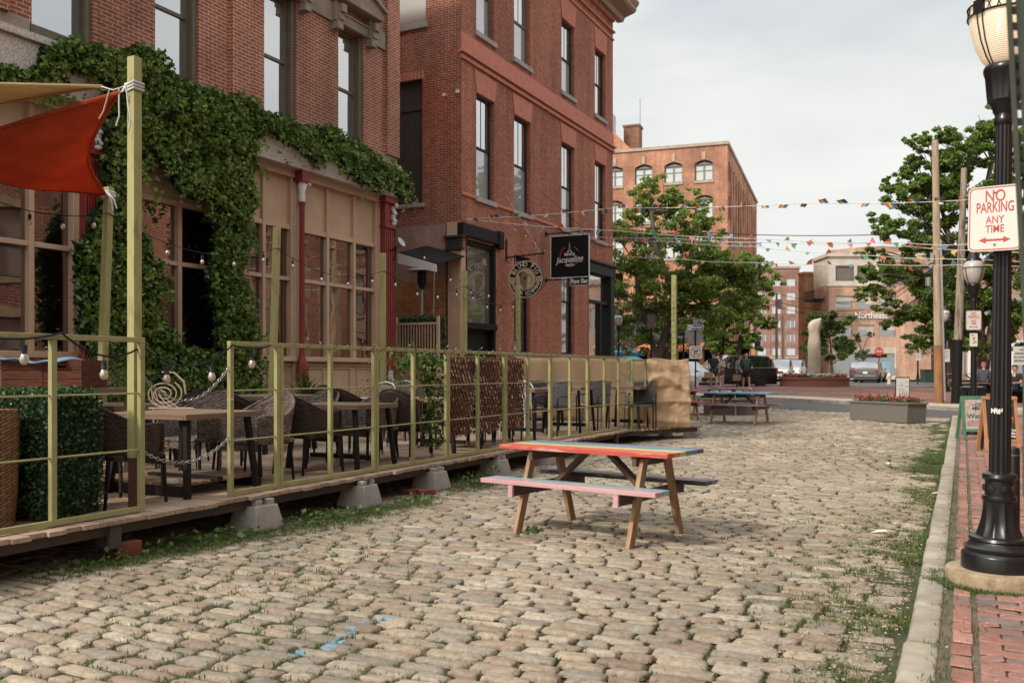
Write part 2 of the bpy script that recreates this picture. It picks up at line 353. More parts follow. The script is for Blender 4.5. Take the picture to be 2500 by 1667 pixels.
def cob_mat():
    m, nt, bs = nodes('cobble_stone'); a = N(nt,'ShaderNodeAttribute',attribute_name='tone'); tc = N(nt,'ShaderNodeTexCoord'); v = tc.outputs['Object']
    o = mixc(nt,1.,a.outputs['Color'],ramp(nt,noise(nt,v,22,7,.8),.28,.74,(.52,.48,.44),(1.5,1.48,1.45)),'MULTIPLY')
    o = mixc(nt,1.,o,ramp(nt,noise(nt,v,.55,4,.6),.25,.8,(.72,.70,.68),(1.22,1.2,1.16)),'MULTIPLY')
    o = mixc(nt,math_(nt,'MULTIPLY',ramp(nt,noise(nt,v,5.,5,.7),.55,.72),.5),o,(.30,.19,.125))
    o = mixc(nt,math_(nt,'MULTIPLY',ramp(nt,noise(nt,v,90.,3,.6),.62,.72),.35),o,(.16,.15,.13))
    # worn strokes of blue paint
    sp = N(nt,'ShaderNodeSeparateXYZ'); L(nt,v,sp.inputs[0]); tot = None
    for (x0,y0),(x1,y1),wd in BLUE:
        ln = math.hypot(x1-x0,y1-y0); ux,uy = (x1-x0)/ln,(y1-y0)/ln; dx = math_(nt,'SUBTRACT',sp.outputs[0],x0); dy = math_(nt,'SUBTRACT',sp.outputs[1],y0)
        al = math_(nt,'ADD',math_(nt,'MULTIPLY',dx,ux),math_(nt,'MULTIPLY',dy,uy)); ac = math_(nt,'ABSOLUTE',math_(nt,'SUBTRACT',math_(nt,'MULTIPLY',dx,uy),math_(nt,'MULTIPLY',dy,ux)))
        k = math_(nt,'MULTIPLY',math_(nt,'MULTIPLY',math_(nt,'GREATER_THAN',al,0.),math_(nt,'LESS_THAN',al,ln)),math_(nt,'LESS_THAN',ac,wd))
        tot = k if tot is None else math_(nt,'MAXIMUM',tot,k)
    zk = math_(nt,'MULTIPLY',tot,ramp(nt,noise(nt,v,11,5,.7),.44,.56)); o = mixc(nt,math_(nt,'MULTIPLY',zk,.85),o,(.16,.33,.46))
    L(nt,o,bs.inputs['Base Color']); bs.inputs['Roughness'].default_value = .8; bs.inputs['Specular IOR Level'].default_value = .3
    bump(nt,bs,noise(nt,v,38,8,.75),1.,.012); return m
def G2(x,y): p = onG(x,y); return (p[0],p[1])
BLUE = [(G2(700,1592),G2(780,1592),.045),(G2(795,1582),G2(870,1533),.04),(G2(850,1530),G2(925,1508),.045),(G2(925,1508),G2(990,1505),.025)]
V,Q,Cc = cobbles(); struct(npmesh('cobblestone_street',V,Q,cob_mat(),smooth=True,col=Cc))
# kerb stones (one run of granite kerb)
m_kerb = M('granite_kerb_stone',(.40,.355,.285),.85,col2=(.27,.235,.185),sc=5,lo=.4,hi=.65,bmp=.4,bsc=60,island=.12,dist=.005)
kb = MB(); Y = 1.2
while Y < 25.2:
    ln = random.uniform(.55,1.5); e = random.uniform(-.008,.008); z = .118+random.uniform(-.006,.006)
    n = max(2,int(ln/.08)); pr = []
    for i in range(n+1):
        y = Y+.004+(ln-.008)*i/n; j = random.uniform(-.0015,.0015); g = gz(y); k = -.008 if i in (0,n) else 0
        pr.append([(XK0+e+j,y,g-.1),(XK0+e+j,y,g+z-.022),(XK0+.018+e+j,y,g+z+k),(XK1-.012,y,g+z+k-.002),(XK1+.3*j,y,g+z-.016),(XK1,y,g-.1)])
    o = len(kb.v); kb.v += [p for r in pr for p in r]
    for i in range(n):
        for j in range(5): kb.f.append((o+i*6+j,o+i*6+j+1,o+i*6+j+7,o+i*6+j+6)); kb.m.append(0)
    for i in (0,n): kb.f.append(tuple(o+i*6+j for j in range(6))[::(1 if i else -1)]); kb.m.append(0)
    Y += ln
struct(kb.obj('kerb', m_kerb, smooth=50))
# brick pavement
m_pav = brick('pavement_brick_far',(.28,.10,.07),(.20,.085,.065),(.10,.08,.06),w=.21,h=.105,ms=.008,flat=True,bst=.6)
sheet('pavement_bed', [XK1,1.0,1.9,3.2], lambda X:(-4,26.), .098, M('sandy_joint',(.16,.12,.09),.95,col2=(.10,.085,.06),sc=8,bmp=.4,bsc=60))
sheet('pavement', [1.9,3.2], lambda X:(-4,26.), .112, m_pav)
def pavers():
    V=[];Q=[];Cc=[];base=0
    pal = np.array([[.33,.165,.125],[.29,.145,.115],[.27,.155,.13],[.35,.185,.145],[.23,.15,.13],[.32,.17,.135],[.20,.15,.135]])
    u = np.array([-1,-.88,.88,1.]); U,W = np.meshgrid(u,u); U=U.ravel();W=W.ravel(); idx=np.arange(16).reshape(4,4); q=np.stack([idx[:-1,:-1],idx[:-1,1:],idx[1:,1:],idx[1:,:-1]],-1).reshape(-1,4)
    edge = ((np.abs(U)>.95)|(np.abs(W)>.95))
    def one(xc,yc,lx,ly,sk=0.):
        nonlocal base
        tx,ty = rng.normal(0,.0022,2); z = gz(yc)+.115+random.uniform(-.0025,.0025)+sk+tx*U+ty*W; z = z-edge*.007
        V.append(np.stack([xc+U*(lx/2-.003),yc+W*(ly/2-.003),z],1)); Q.append(q+base); base += 16
        c = pal[random.randrange(7)]*(.82+.36*random.random()); Cc.append(np.tile(np.append(c,1),(16,1)))
    Y = 1.0
    while Y < 25.9:                                  # edge course, bricks pointing along the kerb
        if not (6.0 < Y < 6.9): one(-.005+random.uniform(-.004,.004),Y+.1,.098,.205,-.004)
        Y += .208
    Y = 1.0; r = 0
    while Y < 25.9:
        X = .065-(r%2)*.0
        first = .105 if r % 2 else .21
        while X < 1.9:
            lx = first; first = .21
            if math.hypot(X+lx/2-.18, Y+.052-6.44) > .33 and X+lx < 2.0: one(X+lx/2,Y+.052,lx,.104)
            X += lx+.001
        Y += .105; r += 1
    return np.concatenate(V),np.concatenate(Q),np.concatenate(Cc)
def pav_mat():
    m, nt, bs = nodes('pavement_brick'); a = N(nt,'ShaderNodeAttribute',attribute_name='tone'); tc = N(nt,'ShaderNodeTexCoord'); v = tc.outputs['Object']
    o = mixc(nt,1.,a.outputs['Color'],ramp(nt,noise(nt,v,13,7,.75),.25,.8,(.6,.6,.62),(1.35,1.35,1.32)),'MULTIPLY')
    o = mixc(nt,ramp(nt,noise(nt,v,38,5,.75),.66,.72),o,(.50,.46,.42)); L(nt,o,bs.inputs['Base Color']); bs.inputs['Roughness'].default_value = .85; bs.inputs['Specular IOR Level'].default_value = .25
    bump(nt,bs,noise(nt,v,70,5,.6),.35,.004); return m
V,Q,Cc = pavers(); struct(npmesh('brick_pavement',V,Q,pav_mat(),col=Cc))
# plaza beyond the crossing road
def pln(X): return (36.0+(-6.4-X)*.9 if X > -6.4 else 36.0+(-6.4-X)*.35)
m_plz = brick('plaza_brick',(.30,.145,.11),(.24,.12,.095),(.2,.16,.13),flat=True,w=.21,h=.105)
m_cpav = M('pale_concrete_paving',(.42,.37,.31),.9,col2=(.35,.30,.25),sc=.6,bmp=.2,bsc=30)
xs = [-40,-25,-16,-12,-9,-6.4,-4,-2,0,3,8,14,25]
sheet('plaza_border', xs, lambda X:(pln(X),pln(X)+2.2), .10, m_cpav, 6)
sheet('plaza', xs, lambda X:(pln(X)+2.2,max(pln(X)+3,56 if X > -14 else 49)), .10, m_plz, 10)
sheet('plaza_path', [-16,-12,-9], lambda X:(pln(X)+3.4,pln(X)+5.6), .106, m_cpav, 4)
kb = MB()
for i in range(len(xs)-1):
    a,b = (xs[i],pln(xs[i])),(xs[i+1],pln(xs[i+1]))
    kb.add([(a[0],a[1]-.14,gz(a[1])-.05),(b[0],b[1]-.14,gz(b[1])-.05),(b[0],b[1]-.14,gz(b[1])+.11),(a[0],a[1]-.14,gz(a[1])+.11),(b[0],b[1]+.02,gz(b[1])+.113),(a[0],a[1]+.02,gz(a[1])+.113)], [(0,1,2,3),(3,2,4,5)])
struct(kb.obj('plaza_kerb', m_kerb))
sheet('far_pavement', [-60,-30,-12,0,8,14,30,60], lambda X:(77,120), .14, m_cpav, 4)
# ================= BUILDING 1 : shop with ivy =================
XF = -12.6
def fA(u,v,d): return (XF+d,u,v)
m_b1 = brick('dark_red_brick',(.42,.145,.088),(.315,.105,.068),(.62,.46,.34),bst=.6,ms=.009)
B1 = thing('brick_building','long dark red brick building with ivy over its stone lintel and tan shopfront','building',(XF,14,0),world=True)
Y0,Y1 = 2.0,19.2; ZL0,ZL1,ZB = 5.66,6.42,6.66
wins = [(4.2,5.3),(6.6,7.7),(9.28,10.37),(11.64,12.66),(14.42,15.41),(16.86,17.83)]
holes = [(a,b,6.62,9.2) for a,b in wins]+[(a,b,10.9,13.2) for a,b in wins]
b = MB(); wall(b,fA,Y0,Y1,ZL1+.02,14.2,holes,.32)
b.add([(XF,Y1,.0),(XF-9,Y1,.0),(XF-9,Y1,14.2),(XF,Y1,14.2)],[(0,3,2,1)]); b.add([(XF,Y0,0),(XF-9,Y0,0),(XF-9,Y0,14.2),(XF,Y0,14.2)],[(0,1,2,3)])
b.add([(XF-9,Y0,0),(XF-9,Y1,0),(XF-9,Y1,14.2),(XF-9,Y0,14.2)],[(0,3,2,1)])
for a,c in ((5.9,6.35),(8.35,8.85),(13.42,13.92),(18.68,19.2)): b.b2(XF-.05,XF+.11,a,c+.004,ZB,13.6)
wl = b.obj('wall', m_b1, B1)
b = MB(); b.b2(XF-9.1,XF+.1,Y0-.1,Y1+.1,14.2,14.3); b.b2(XF-.1,XF+.35,Y0-.1,Y1+.15,13.6,13.75); b.b2(XF-.1,XF+.6,Y0-.1,Y1+.3,13.75,14.35); b.obj('cornice', m_stone, B1, bevel=.02)
for a,c in wins:
    for z0,z1,md in ((6.62,9.2,.48),(10.9,13.2,.5)):
        sash(B1,fA,a,c-.10,z0,z1,m_olive,glass_up := bpy.data.materials.get('upper_window_glass') or glass('upper_window_glass',(.05,.05,.055),.62,.015),-.22,md,.055)
        t = MB(); fbox(t,fA,c-.10,c,z0,z1,-.26,-.05); fbox(t,fA,a-.06,c+.06,z0-.14,z0,-.2,.07); t.obj('window_trim', m_olive if z0 < 7 else m_stone, B1, bevel=.008)
        # stone hood with brackets and low pediment
        h = MB(); zt = z1
        for uc in (a-.16,c+.16):
            h.b2(XF-.02,XF+.16,uc-.12,uc+.12,zt-.02,zt+.42)
            for j,(dz,pr) in enumerate(((.0,.2),(.12,.24),(.24,.3))): h.b2(XF-.02,XF+pr,uc-.09,uc+.09,zt-.16+dz*1.3,zt+dz*1.3+.02)
            h.b2(XF-.02,XF+.2,uc-.11,uc+.11,zt-.2,zt-.155)
        h.b2(XF-.02,XF+.10,a-.04,c+.04,zt,zt+.2); h.b2(XF-.02,XF+.13,a-.04,c+.04,zt+.2,zt+.26)
        cc = (a+c)/2; h.prism([(a-.34,zt+.42),(c+.34,zt+.42),(c+.34,zt+.62),(cc,zt+.95),(a-.34,zt+.62)], lambda p,q,d: (XF+d,p,q), -.02,.34)
        h.prism([(a-.40,zt+.60),(cc,zt+.93),(c+.40,zt+.60),(c+.40,zt+.70),(cc,zt+1.05),(a-.40,zt+.70)], lambda p,q,d: (XF+d,p,q), .0,.42)
        h.obj('window_hood', m_stone, B1, bevel=.012, fix=True)
prev = Y0
for i,(a,c) in enumerate(wins):
    MB().b2(XF-.02,XF+.05,(prev if i == 0 else prev+.29),a-.29,9.16,9.58).obj('string_course', m_stone, B1); prev = c
MB().b2(XF-.02,XF+.05,prev+.29,18.66,9.16,9.58).obj('string_course', m_stone, B1)
b = MB(); b.b2(XF-.4,XF+.10,Y0,Y1+.01,ZL0,ZL1-.09); b.b2(XF-.4,XF+.17,Y0,Y1+.05,ZL1-.085,ZL1+.03); b.obj('stone_lintel', m_gran, B1, bevel=.01)
b = MB(); prev = Y0
for a,c in wins: b.b2(XF-.05,XF+.05,prev,a-.06,ZL1+.032,ZB); b.b2(XF-.05,XF+.05,a-.058,c+.058,ZL1+.032,6.47); prev = c+.06
b.b2(XF-.05,XF+.05,prev,Y1-.01,ZL1+.032,ZB); b.obj('stone_base_course', m_stone, B1, bevel=.008)
# shopfront
cols = [2.3,6.9,10.34,13.72,15.62,18.9]; zs,zr,zt = 1.72,3.36,4.42
m_shop = glass('shop_window_glass',(.006,.005,.005),.27,.01,(.95,.82,.74))
sf = MB(); pn = MB()
bays = [(2.5,6.7,[3.9,5.3]),(7.05,10.2,[8.35,9.41]),(10.5,13.5,[11.45,12.38]),(13.86,15.5,[14.62]),(15.72,18.62,[16.72,17.72])]
for a,c,ml in bays:
    for z_ in ((zt+.06,5.52,-.24),(.45,zs-.10,-.22)): pn = MB(); fbox(pn,fA,a,c,z_[0],z_[1],-.30,z_[2]); pn.obj('tan_panel', m_tan, B1)
    e = [a]+ml+[c]
    for k in range(len(e)-1):                                # recessed panels under the sill
        fbox(sf,fA,e[k]+.12,e[k+1]-.12,.70,.74,-.22,-.19); fbox(sf,fA,e[k]+.12,e[k+1]-.12,1.46,1.50,-.22,-.19); fbox(sf,fA,e[k]+.12,e[k]+.16,.74,1.46,-.22,-.19); fbox(sf,fA,e[k+1]-.16,e[k+1]-.12,.74,1.46,-.22,-.19)
    for k in range(len(e)-1):
        g = MB(); g.add([fA(e[k],zs,-.27),fA(e[k+1],zs,-.27),fA(e[k+1],zt,-.27),fA(e[k],zt,-.27)],[(0,1,2,3)])
        fr = MB()
        for u in ((e[k],) if k else ())+(): fbox(fr,fA,u-.045,u+.045,zs,5.5,-.30,-.17)
        if k == 0: fbox(fr,fA,a-.02,a+.08,zs,5.5,-.29,-.15)
        if k == len(e)-2: fbox(fr,fA,c-.08,c+.02,zs,5.5,-.29,-.15)
        u0,u1 = e[k]+(.045 if k else .08), e[k+1]-(.045 if k < len(e)-2 else .08)
        fbox(fr,fA,u0,u1,zr-.04,zr+.04,-.29,-.19); fbox(fr,fA,u0,u1,zt-.02,zt+.08,-.29,-.18)
        w = fr.obj('shop_window', m_tan, B1, bevel=.008); g.obj('pane', m_shop, w)
    fbox(sf,fA,a-.03,c+.03,zs-.10,zs,-.30,-.08); fbox(sf,fA,a-.03,c+.03,5.50,5.665,-.32,-.10); fbox(sf,fA,a-.02,c+.02,1.52,1.58,-.3,-.18)
    for u in (a-.06,c+.06): fbox(sf,fA,u-.06,u+.06,.45,5.50,-.32,-.13)
sf.obj('shopfront_frame', m_tan, B1, bevel=.008)
b = MB(); b.b2(XF-1.4,XF-1.3,Y0,Y1,.3,5.6); b.b2(XF-1.3,XF-.3,Y0,Y1,.44,.5); b.obj('dark_interior', m_dark, B1)
b = MB(); b.b2(XF-.35,XF+.05,Y0,Y1,-.1,.45); b.obj('plinth', m_gran, B1)
def pil(yc, wd, flut):
    b = MB(); x0 = XF-.12
    b.b2(x0,XF+.06,yc-wd/2-.05,yc+wd/2+.05,.45,.6); b.b2(x0,XF+.03,yc-wd/2-.03,yc+wd/2+.03,.6,1.52); b.b2(x0,XF+.08,yc-wd/2-.07,yc+wd/2+.07,1.52,1.68)
    b.b2(x0,XF-.02,yc-wd/2,yc+wd/2,1.68,5.0); k = 5
    for i in range(k): u = yc-wd/2+wd*(i+.5)/k; b.b2(XF-.02,XF+.012,u-wd*.055,u+wd*.055,1.8,4.85)
    b.b2(XF-.02,XF+.012,yc-wd/2,yc-wd/2+.015,1.8,4.85)
    b.b2(x0,XF+.05,yc-wd/2-.04,yc+wd/2+.04,4.9,4.98); b.b2(x0,XF+.02,yc-wd/2,yc+wd/2,4.98,5.5); b.b2(x0,XF+.09,yc-wd/2-.08,yc+wd/2+.08,5.5,5.655)
    p = b.obj('fluted_pilaster', m_red, B1, bevel=.006)
    c = MB()
    for j in range(7): c.sph((XF+.05+.03*math.sin(j*1.9),yc+wd*.33,5.02+j*.062),(.06,.07,.045),8,6)
    c.sph((XF+.12,yc+wd*.33,5.46),(.05,.05,.06)); c.obj('white_acanthus_leaf', m_white, p, smooth=60)
pil(18.9,.40,1); pil(13.72,.26,1); pil(10.34,.26,1)
b = MB().lathe([(.13,.45),(.13,.9),(.10,1.0),(.12,1.5),(.12,1.58),(.075,1.7),(.062,1.8),(.055,4.9),(.075,4.95),(.075,5.0)],(XF-.02,15.62,0),16); b.b2(XF-.17,XF+.10,15.49,15.75,5.42,5.655)
p = b.obj('thin_iron_column', m_red, B1, smooth=40)
c = MB().lathe([(.06,5.0),(.075,5.1),(.065,5.2),(.09,5.32),(.075,5.42)],(XF-.02,15.62,0),12); c.path([(XF+.03,15.62,5.2),(XF+.06,15.68,5.38),(XF+.10,15.74,5.4),(XF+.12,15.72,5.34)],.022,6); c.obj('white_capital', m_white, p, smooth=50)
b = MB().b2(XF+.051,XF+.055,18.80,18.98,1.12,1.42); q = b.obj('paper_notice', m_white, B1); b = MB()
for i in range(6): b.b2(XF+.056,XF+.0575,18.82,18.96-.03*(i%3),1.37-i*.04,1.385-i*.04)
b.obj('printed_line', m_blackm, q)
# ================= BUILDING 2 : red corner building =================
YB0,YB1 = 22.5,34.9
m_b2 = brick('bright_red_brick',(.58,.23,.145),(.45,.17,.108),(.15,.08,.06),bst=.9,ms=.011,stf=.45,spk=(.52,.32,.25),stain=(.72,.72,.74))
m_b2s = brick('old_side_wall_brick',(.32,.10,.062),(.20,.068,.05),(.46,.33,.25),bst=.8,ms=.008,stain=(1.15,.75,.6),stf=.5,stsc=.25)
m_b2f = M('smooth_red_brickwork',(.52,.195,.125),.85,col2=(.42,.15,.10),sc=5,bmp=.2,bsc=40)
B2 = thing('brick_corner_building','bright red brick corner building with tall narrow sash windows and copper cornice','building',(XF,28,0),world=True)
wn = [(23.38,24.5),(25.87,27.07),(29.65,30.84),(32.9,34.05)]
hl = [(a,c,6.44,9.43) for a,c in wn]+[(a,c,11.2,13.75) for a,c in wn]+[(22.76,24.62,.6,5.15),(25.87,27.07,2.0,5.05),(29.65,30.84,2.0,5.05),(32.2,34.7,1.2,5.12)]
b = MB(); wall(b,fA,YB0,YB1,0,16,hl,.30)
b.add([(XF,YB1,0),(XF-14,YB1,0),(XF-14,YB1,16),(XF,YB1,16)],[(0,3,2,1)]); b.add([(XF-14,YB0,0),(XF-14,YB1,0),(XF-14,YB1,16),(XF-14,YB0,16)],[(0,3,2,1)]); b.add([(XF,YB0,16),(XF,YB1,16),(XF-14,YB1,16),(XF-14,YB0,16)],[(0,1,2,3)])
b.obj('wall', m_b2, B2)
def fS(u,v,d): return (u,YB0-d,v)
b = MB(); wall(b,fS,XF-14,XF,5.56,16,[(-15.1,-13.87,6.2,9.75),(-15.1,-13.75,11.35,13.6)],.2); b.obj('side_wall', m_b2s, B2)
m_mauve = brick('painted_brick',(.42,.29,.25),(.37,.26,.22),(.3,.2,.17),bst=.35,ms=.006,stain=(.75,.62,.5)); m_och = brick('ochre_painted_block',(.46,.24,.11),(.40,.20,.09),(.28,.14,.07),w=.42,h=.2,bst=.4,stf=.5)
b = MB(); fbox(b,fS,XF-14,XF-.5,3.95,5.56,-.3,.012); b.obj('mauve_painted_band', m_mauve, B2); b = MB(); fbox(b,fS,XF-14,XF-.5,0,3.95,-.3,.010); b.obj('ochre_painted_base', m_och, B2)
b = MB()
for i in range(7): fbox(b,fS,-15.1+i*.176+.004,-15.1+(i+1)*.176-.004,6.2,9.75,-.16,-.12)
fbox(b,fS,-15.1,-13.87,8.9,9.05,-.12,-.09); dd = b.obj('barn_door', M('old_black_boards',(.035,.022,.018),.8,col2=(.09,.055,.035),sc=4,lo=.5,hi=.8,st=(8,8,.7),bmp=.5,bsc=9), B2)
fbox(MB(),fS,-15.2,-13.8,6.08,6.2,-.2,.06).obj('stone_sill', m_conc, B2, bevel=.015); fbox(MB(),fS,-15.2,-13.68,11.18,11.35,-.2,.07).obj('stone_sill', m_conc, B2, bevel=.015)
b = MB()
for i in range(11): fbox(b,fS,-15.15+i*.125,-15.15+i*.125+.085,9.76,9.98,-.05,.006)
b.obj('brick_arch_course', m_b2f, B2)
sash(B2,fS,-15.1,-13.75,11.35,13.6,m_blackm,glass('dusty_glass',(.16,.15,.14),.25,.25),-.12,.9,.05)
m_glu = glass('sash_glass',(.06,.06,.06),.66,.012); m_curt = glass('curtained_glass',(.30,.30,.30),.30,.03)
for i,(a,c) in enumerate(wn):
    sash(B2,fA,a+.03,c-.03,6.44,9.4,m_green,m_glu,-.17,.5,.06,2,1,m_curt if i != 3 else None); sash(B2,fA,a+.03,c-.03,11.2,13.72,m_green if i > 1 else m_olive,m_glu if i else m_curt,-.17,.5,.06,2,1,m_curt if i < 3 else None)
    if i in (1,2): sash(B2,fA,a+.03,c-.03,2.0,5.02,m_blackm,m_glu if 0 else glass('dark_ground_glass',(.04,.035,.035),.30,.05),-.17,.62 if i == 2 else .75,.07,2 if i == 2 else 1)
for i,(a,c) in enumerate(wn):
    for z in (6.44,11.2)+((2.0,) if i in (1,2) else ()): MB().b2(XF-.2,XF+.07,a-.10,c+.10,z-.15,z).obj('stone_sill', m_conc, B2, bevel=.012)
for a,c in wn:                                     # splayed flat arches in rubbed brick
    for z,h in ((9.43,.62),(13.75,.75)):
        k = 9; b = MB()
        for i in range(k):
            u0,u1 = a+(c-a)*i/k, a+(c-a)*(i+1)/k; s0,s1 = -.14+.28*i/k, -.14+.28*(i+1)/k
            b.prism([(u0+.004,z+.003),(u1-.004,z+.003),(u1+s1-.004,z+h),(u0+s0+.004,z+h)], lambda p,q,d:(XF+d,p,q), -.02,.028)
        b.obj('flat_arch', m_b2f, B2)
b = MB(); b.b2(XF-.02,XF+.07,YB0-.05,YB1+.05,10.14,10.24); b.b2(XF-.02,XF+.13,YB0-.11,YB1+.10,10.30,10.38); b.b2(XF-.02,XF+.035,YB0-.02,YB1+.02,10.24,10.9); b.b2(XF-.02,XF+.05,YB0-.03,YB1+.03,14.6,14.68); b.b2(XF-.02,XF+.09,YB0-.05,YB1+.06,14.9,14.98)
prev = YB0
for a,c in wn: b.b2(XF-.02,XF+.05,prev,a-.105,6.34,6.43); prev = c+.105
b.b2(XF-.02,XF+.05,prev,YB1+.02,6.34,6.43)
b.obj('belt_course', m_b2f, B2, bevel=.008)
m_cop = M('salmon_painted_cornice',(.36,.235,.165),.55,sc=4)
b = MB(); b.prism([(0,15.5),(.25,15.5),(.32,15.66),(.72,15.78),(.80,15.86),(.80,15.95),(.92,16.12),(.92,16.2),(0,16.2)], lambda p,q,d:(XF+p,d,q), YB0-.35,YB1+.55); c_ = b.obj('cornice', m_cop, B2, fix=True)
b = MB(); y = YB0
while y < YB1: b.b2(XF,XF+.12,y,y+.11,15.3,15.5); y += .2
b.obj('dentil_band', m_b2f, B2)
b = MB(); fbox(b,fA,YB0-.06,24.92,5.2,5.56,-.1,.10); fbox(b,fA,24.62,24.93,5.08,5.60,-.1,.13); fbox(b,fA,22.74,24.64,2.62,2.80,-.25,.05); fbox(b,fA,22.74,22.84,.6,5.2,-.25,-.0); fbox(b,fA,24.5,24.62,.6,5.2,-.25,.0); fbox(b,fA,22.84,24.5,5.02,5.2,-.25,-.06)
w = b.obj('black_shopfront', M('black_shopfront_paint',(.012,.010,.009),.6,sc=8,spec=.2,bmp=.2,bsc=20), B2, bevel=.01)
b = MB().add([fA(22.84,2.8,-.16),fA(24.5,2.8,-.16),fA(24.5,5.02,-.16),fA(22.84,5.02,-.16)],[(0,1,2,3)]); pane46 = b.obj('pane', glass('barber_window_glass',(.16,.145,.12),.38,.03), w)
b = MB(); fbox(b,fA,22.84,24.5,.6,2.62,-.25,-.2); b.obj('dark_panel', m_blackm, w)
t = textmb('46',.30,.004).xf(face_m(fA(24.15,4.62,-.15),(0,1,0),(1,0,0))); m_gold = M('gold_leaf_lettering',(.55,.43,.22),.5); t.obj('lettering', m_gold, w)
b = MB(); fbox(b,fA,YB0-.02,22.72,.3,4.78,-.02,.012); fbox(b,fS,XF-.42,XF+.01,.3,4.78,-.02,.03)
for i in range(6): fbox(b,fS,XF-.40+i*.07,XF-.365+i*.07,.5,4.7,.03,.048)
b.obj('corner_pilaster', m_tan, B2, bevel=.006)
b = MB(); fbox(b,fS,XF-.48,XF+.08,4.80,4.87,-.02,.10); fbox(b,fS,XF-.44,XF+.05,4.87,5.14,-.02,.06); fbox(b,fS,XF-.52,XF+.14,5.14,5.20,-.02,.13)
for i in range(6):
    for j in range(3): b.sph((XF-.40+i*.085,YB0-.07,4.90+j*.08),(.045,.03,.05),7,5)
b.obj('black_capital', M('blackened_ornament',(.03,.026,.022),.7,sc=20,bmp=.6,bsc=30), B2, smooth=50)
b = MB(); fbox(b,fS,XF-.44,XF+.0,5.2,5.58,-.02,.05); b.obj('tan_block', m_tan, B2)
b = MB(); fbox(b,fA,32.05,YB1+.06,5.12,5.5,-.1,.10); fbox(b,fA,32.0,YB1+.12,5.5,5.58,-.1,.2); fbox(b,fA,34.5,YB1+.03,.3,5.12,-.25,.06); fbox(b,fA,32.2,32.32,1.2,5.12,-.25,-.02); fbox(b,fA,32.32,34.5,4.0,4.12,-.25,-.04); fbox(b,fA,32.32,34.5,1.2,1.3,-.25,-.04); fbox(b,fA,33.6,33.7,1.3,4.0,-.24,-.05)
w = b.obj('bistro_shopfront', m_green, B2, bevel=.01); b = MB().add([fA(32.32,1.3,-.16),fA(34.5,1.3,-.16),fA(34.5,5.12,-.16),fA(32.32,5.12,-.16)],[(0,1,2,3)]); b.obj('pane', glass('bistro_glass',(.02,.02,.02),.45,.02), w)
# ================= opposite building (seen reflected in the panes) =================
def opposite(label, XO, ya, yb, lab2, dy):
    def fO(u,v,d): return (XO-d,u,v)
    B3 = thing('opposite_building',label,'building',(XO,(ya+yb)/2,0),world=True)
    ow = [(u,u+1.1) for u in np.arange(ya+dy,yb-1.5,2.75)]
    b = MB(); hl = [(a,c,4.6,6.9) for a,c in ow]+[(a,c,8.1,10.4) for a,c in ow]+[(a,c,1.0,3.2) for a,c in ow]
    wall(b,fO,ya,yb,0,11.6,hl,.3); b.add([(XO,yb,0),(XO+10,yb,0),(XO+10,yb,11.6),(XO,yb,11.6)],[(0,1,2,3)]); b.add([(XO,ya,0),(XO+10,ya,0),(XO+10,ya,11.6),(XO,ya,11.6)],[(0,3,2,1)]); b.add([(XO,ya,11.6),(XO+10,ya,11.6),(XO+10,yb,11.6),(XO,yb,11.6)],[(0,3,2,1)])
    b.obj('wall', m_b3, B3)
    for a,c in ow:
        b = MB()
        for z0,z1 in ((1.0,3.2),(4.6,6.9),(8.1,10.4)): fbox(b,fO,a-.1,c+.1,z0-.2,z0,-.1,.06); fbox(b,fO,a-.1,c+.1,z1,z1+.35,-.02,.05)
        if lab2:
            fbox(b,fO,a-.35,a-.02,1.0,7.2,-.02,.05); fbox(b,fO,c+.02,c+.35,1.0,7.2,-.02,.05); fbox(b,fO,a-.35,c+.35,3.6,4.2,-.02,.055)
        w = b.obj('window_surround', m_psand, B3, bevel=.01)
    for a,c in ow:
        for z0,z1 in ((1.0,3.2),(4.6,6.9),(8.1,10.4)): sash(B3,fO,a,c,z0,z1,m_green,m_curt,-.2,.5,.07,1)
m_b3 = brick('opposite_brick',(.40,.13,.09),(.27,.085,.06),(.50,.38,.30),bst=.3,w=.30,h=.10,ms=.016); m_psand = M('pale_sandstone',(.42,.33,.22),.85,col2=(.3,.23,.16),sc=3,bmp=.6,bsc=6,dist=.05)
opposite('red brick building across the street, mirrored in the shop windows beside the ivy',3.3,-5,26,0,.4)
opposite('brick building with rough sandstone window surrounds mirrored in the corner shop window',4.6,33,62,1,.8)
# ================= DECK =================
XD = -5.62; ZD = .315; XFc = -5.78
m_rim = M('grey_brown_joist',(.075,.06,.05),.8,col2=(.075,.06,.05),sc=4,bmp=.3,bsc=20)
DK = thing('timber_deck','raised timber dining deck along the cobbled street, in front of the ivy shop','deck',(-8,10,0),world=True)
b = MB(); y = 1.0
while y < 18.4:
    w_ = .138; e = XD+random.uniform(-.035,.03); xl = -9.75
    xe = e if y < 16.4 else e+(y-16.4)*.45
    if y < 19: b.add(MB().b2(xl,xe,y+.003,y+w_,ZD-.032,ZD+random.uniform(-.0015,.0015)).v, MB().b2(0,1,0,1,0,1).f)
    y += w_+.004
b.obj('deck_boards', m_woodx, DK)
b = MB(); b.b2(XD-.11,XD-.07,1.0,16.4,ZD-.115,ZD-.034); b.beam((XD-.09,16.4,ZD-.075),(XD+.78,18.35,ZD-.075),.04,.08)
for x in (-6.9,-8.2,-9.6): b.b2(x-.02,x+.02,1,18.3,ZD-.17,ZD-.034)
b.obj('rim_joist', m_rim, DK)
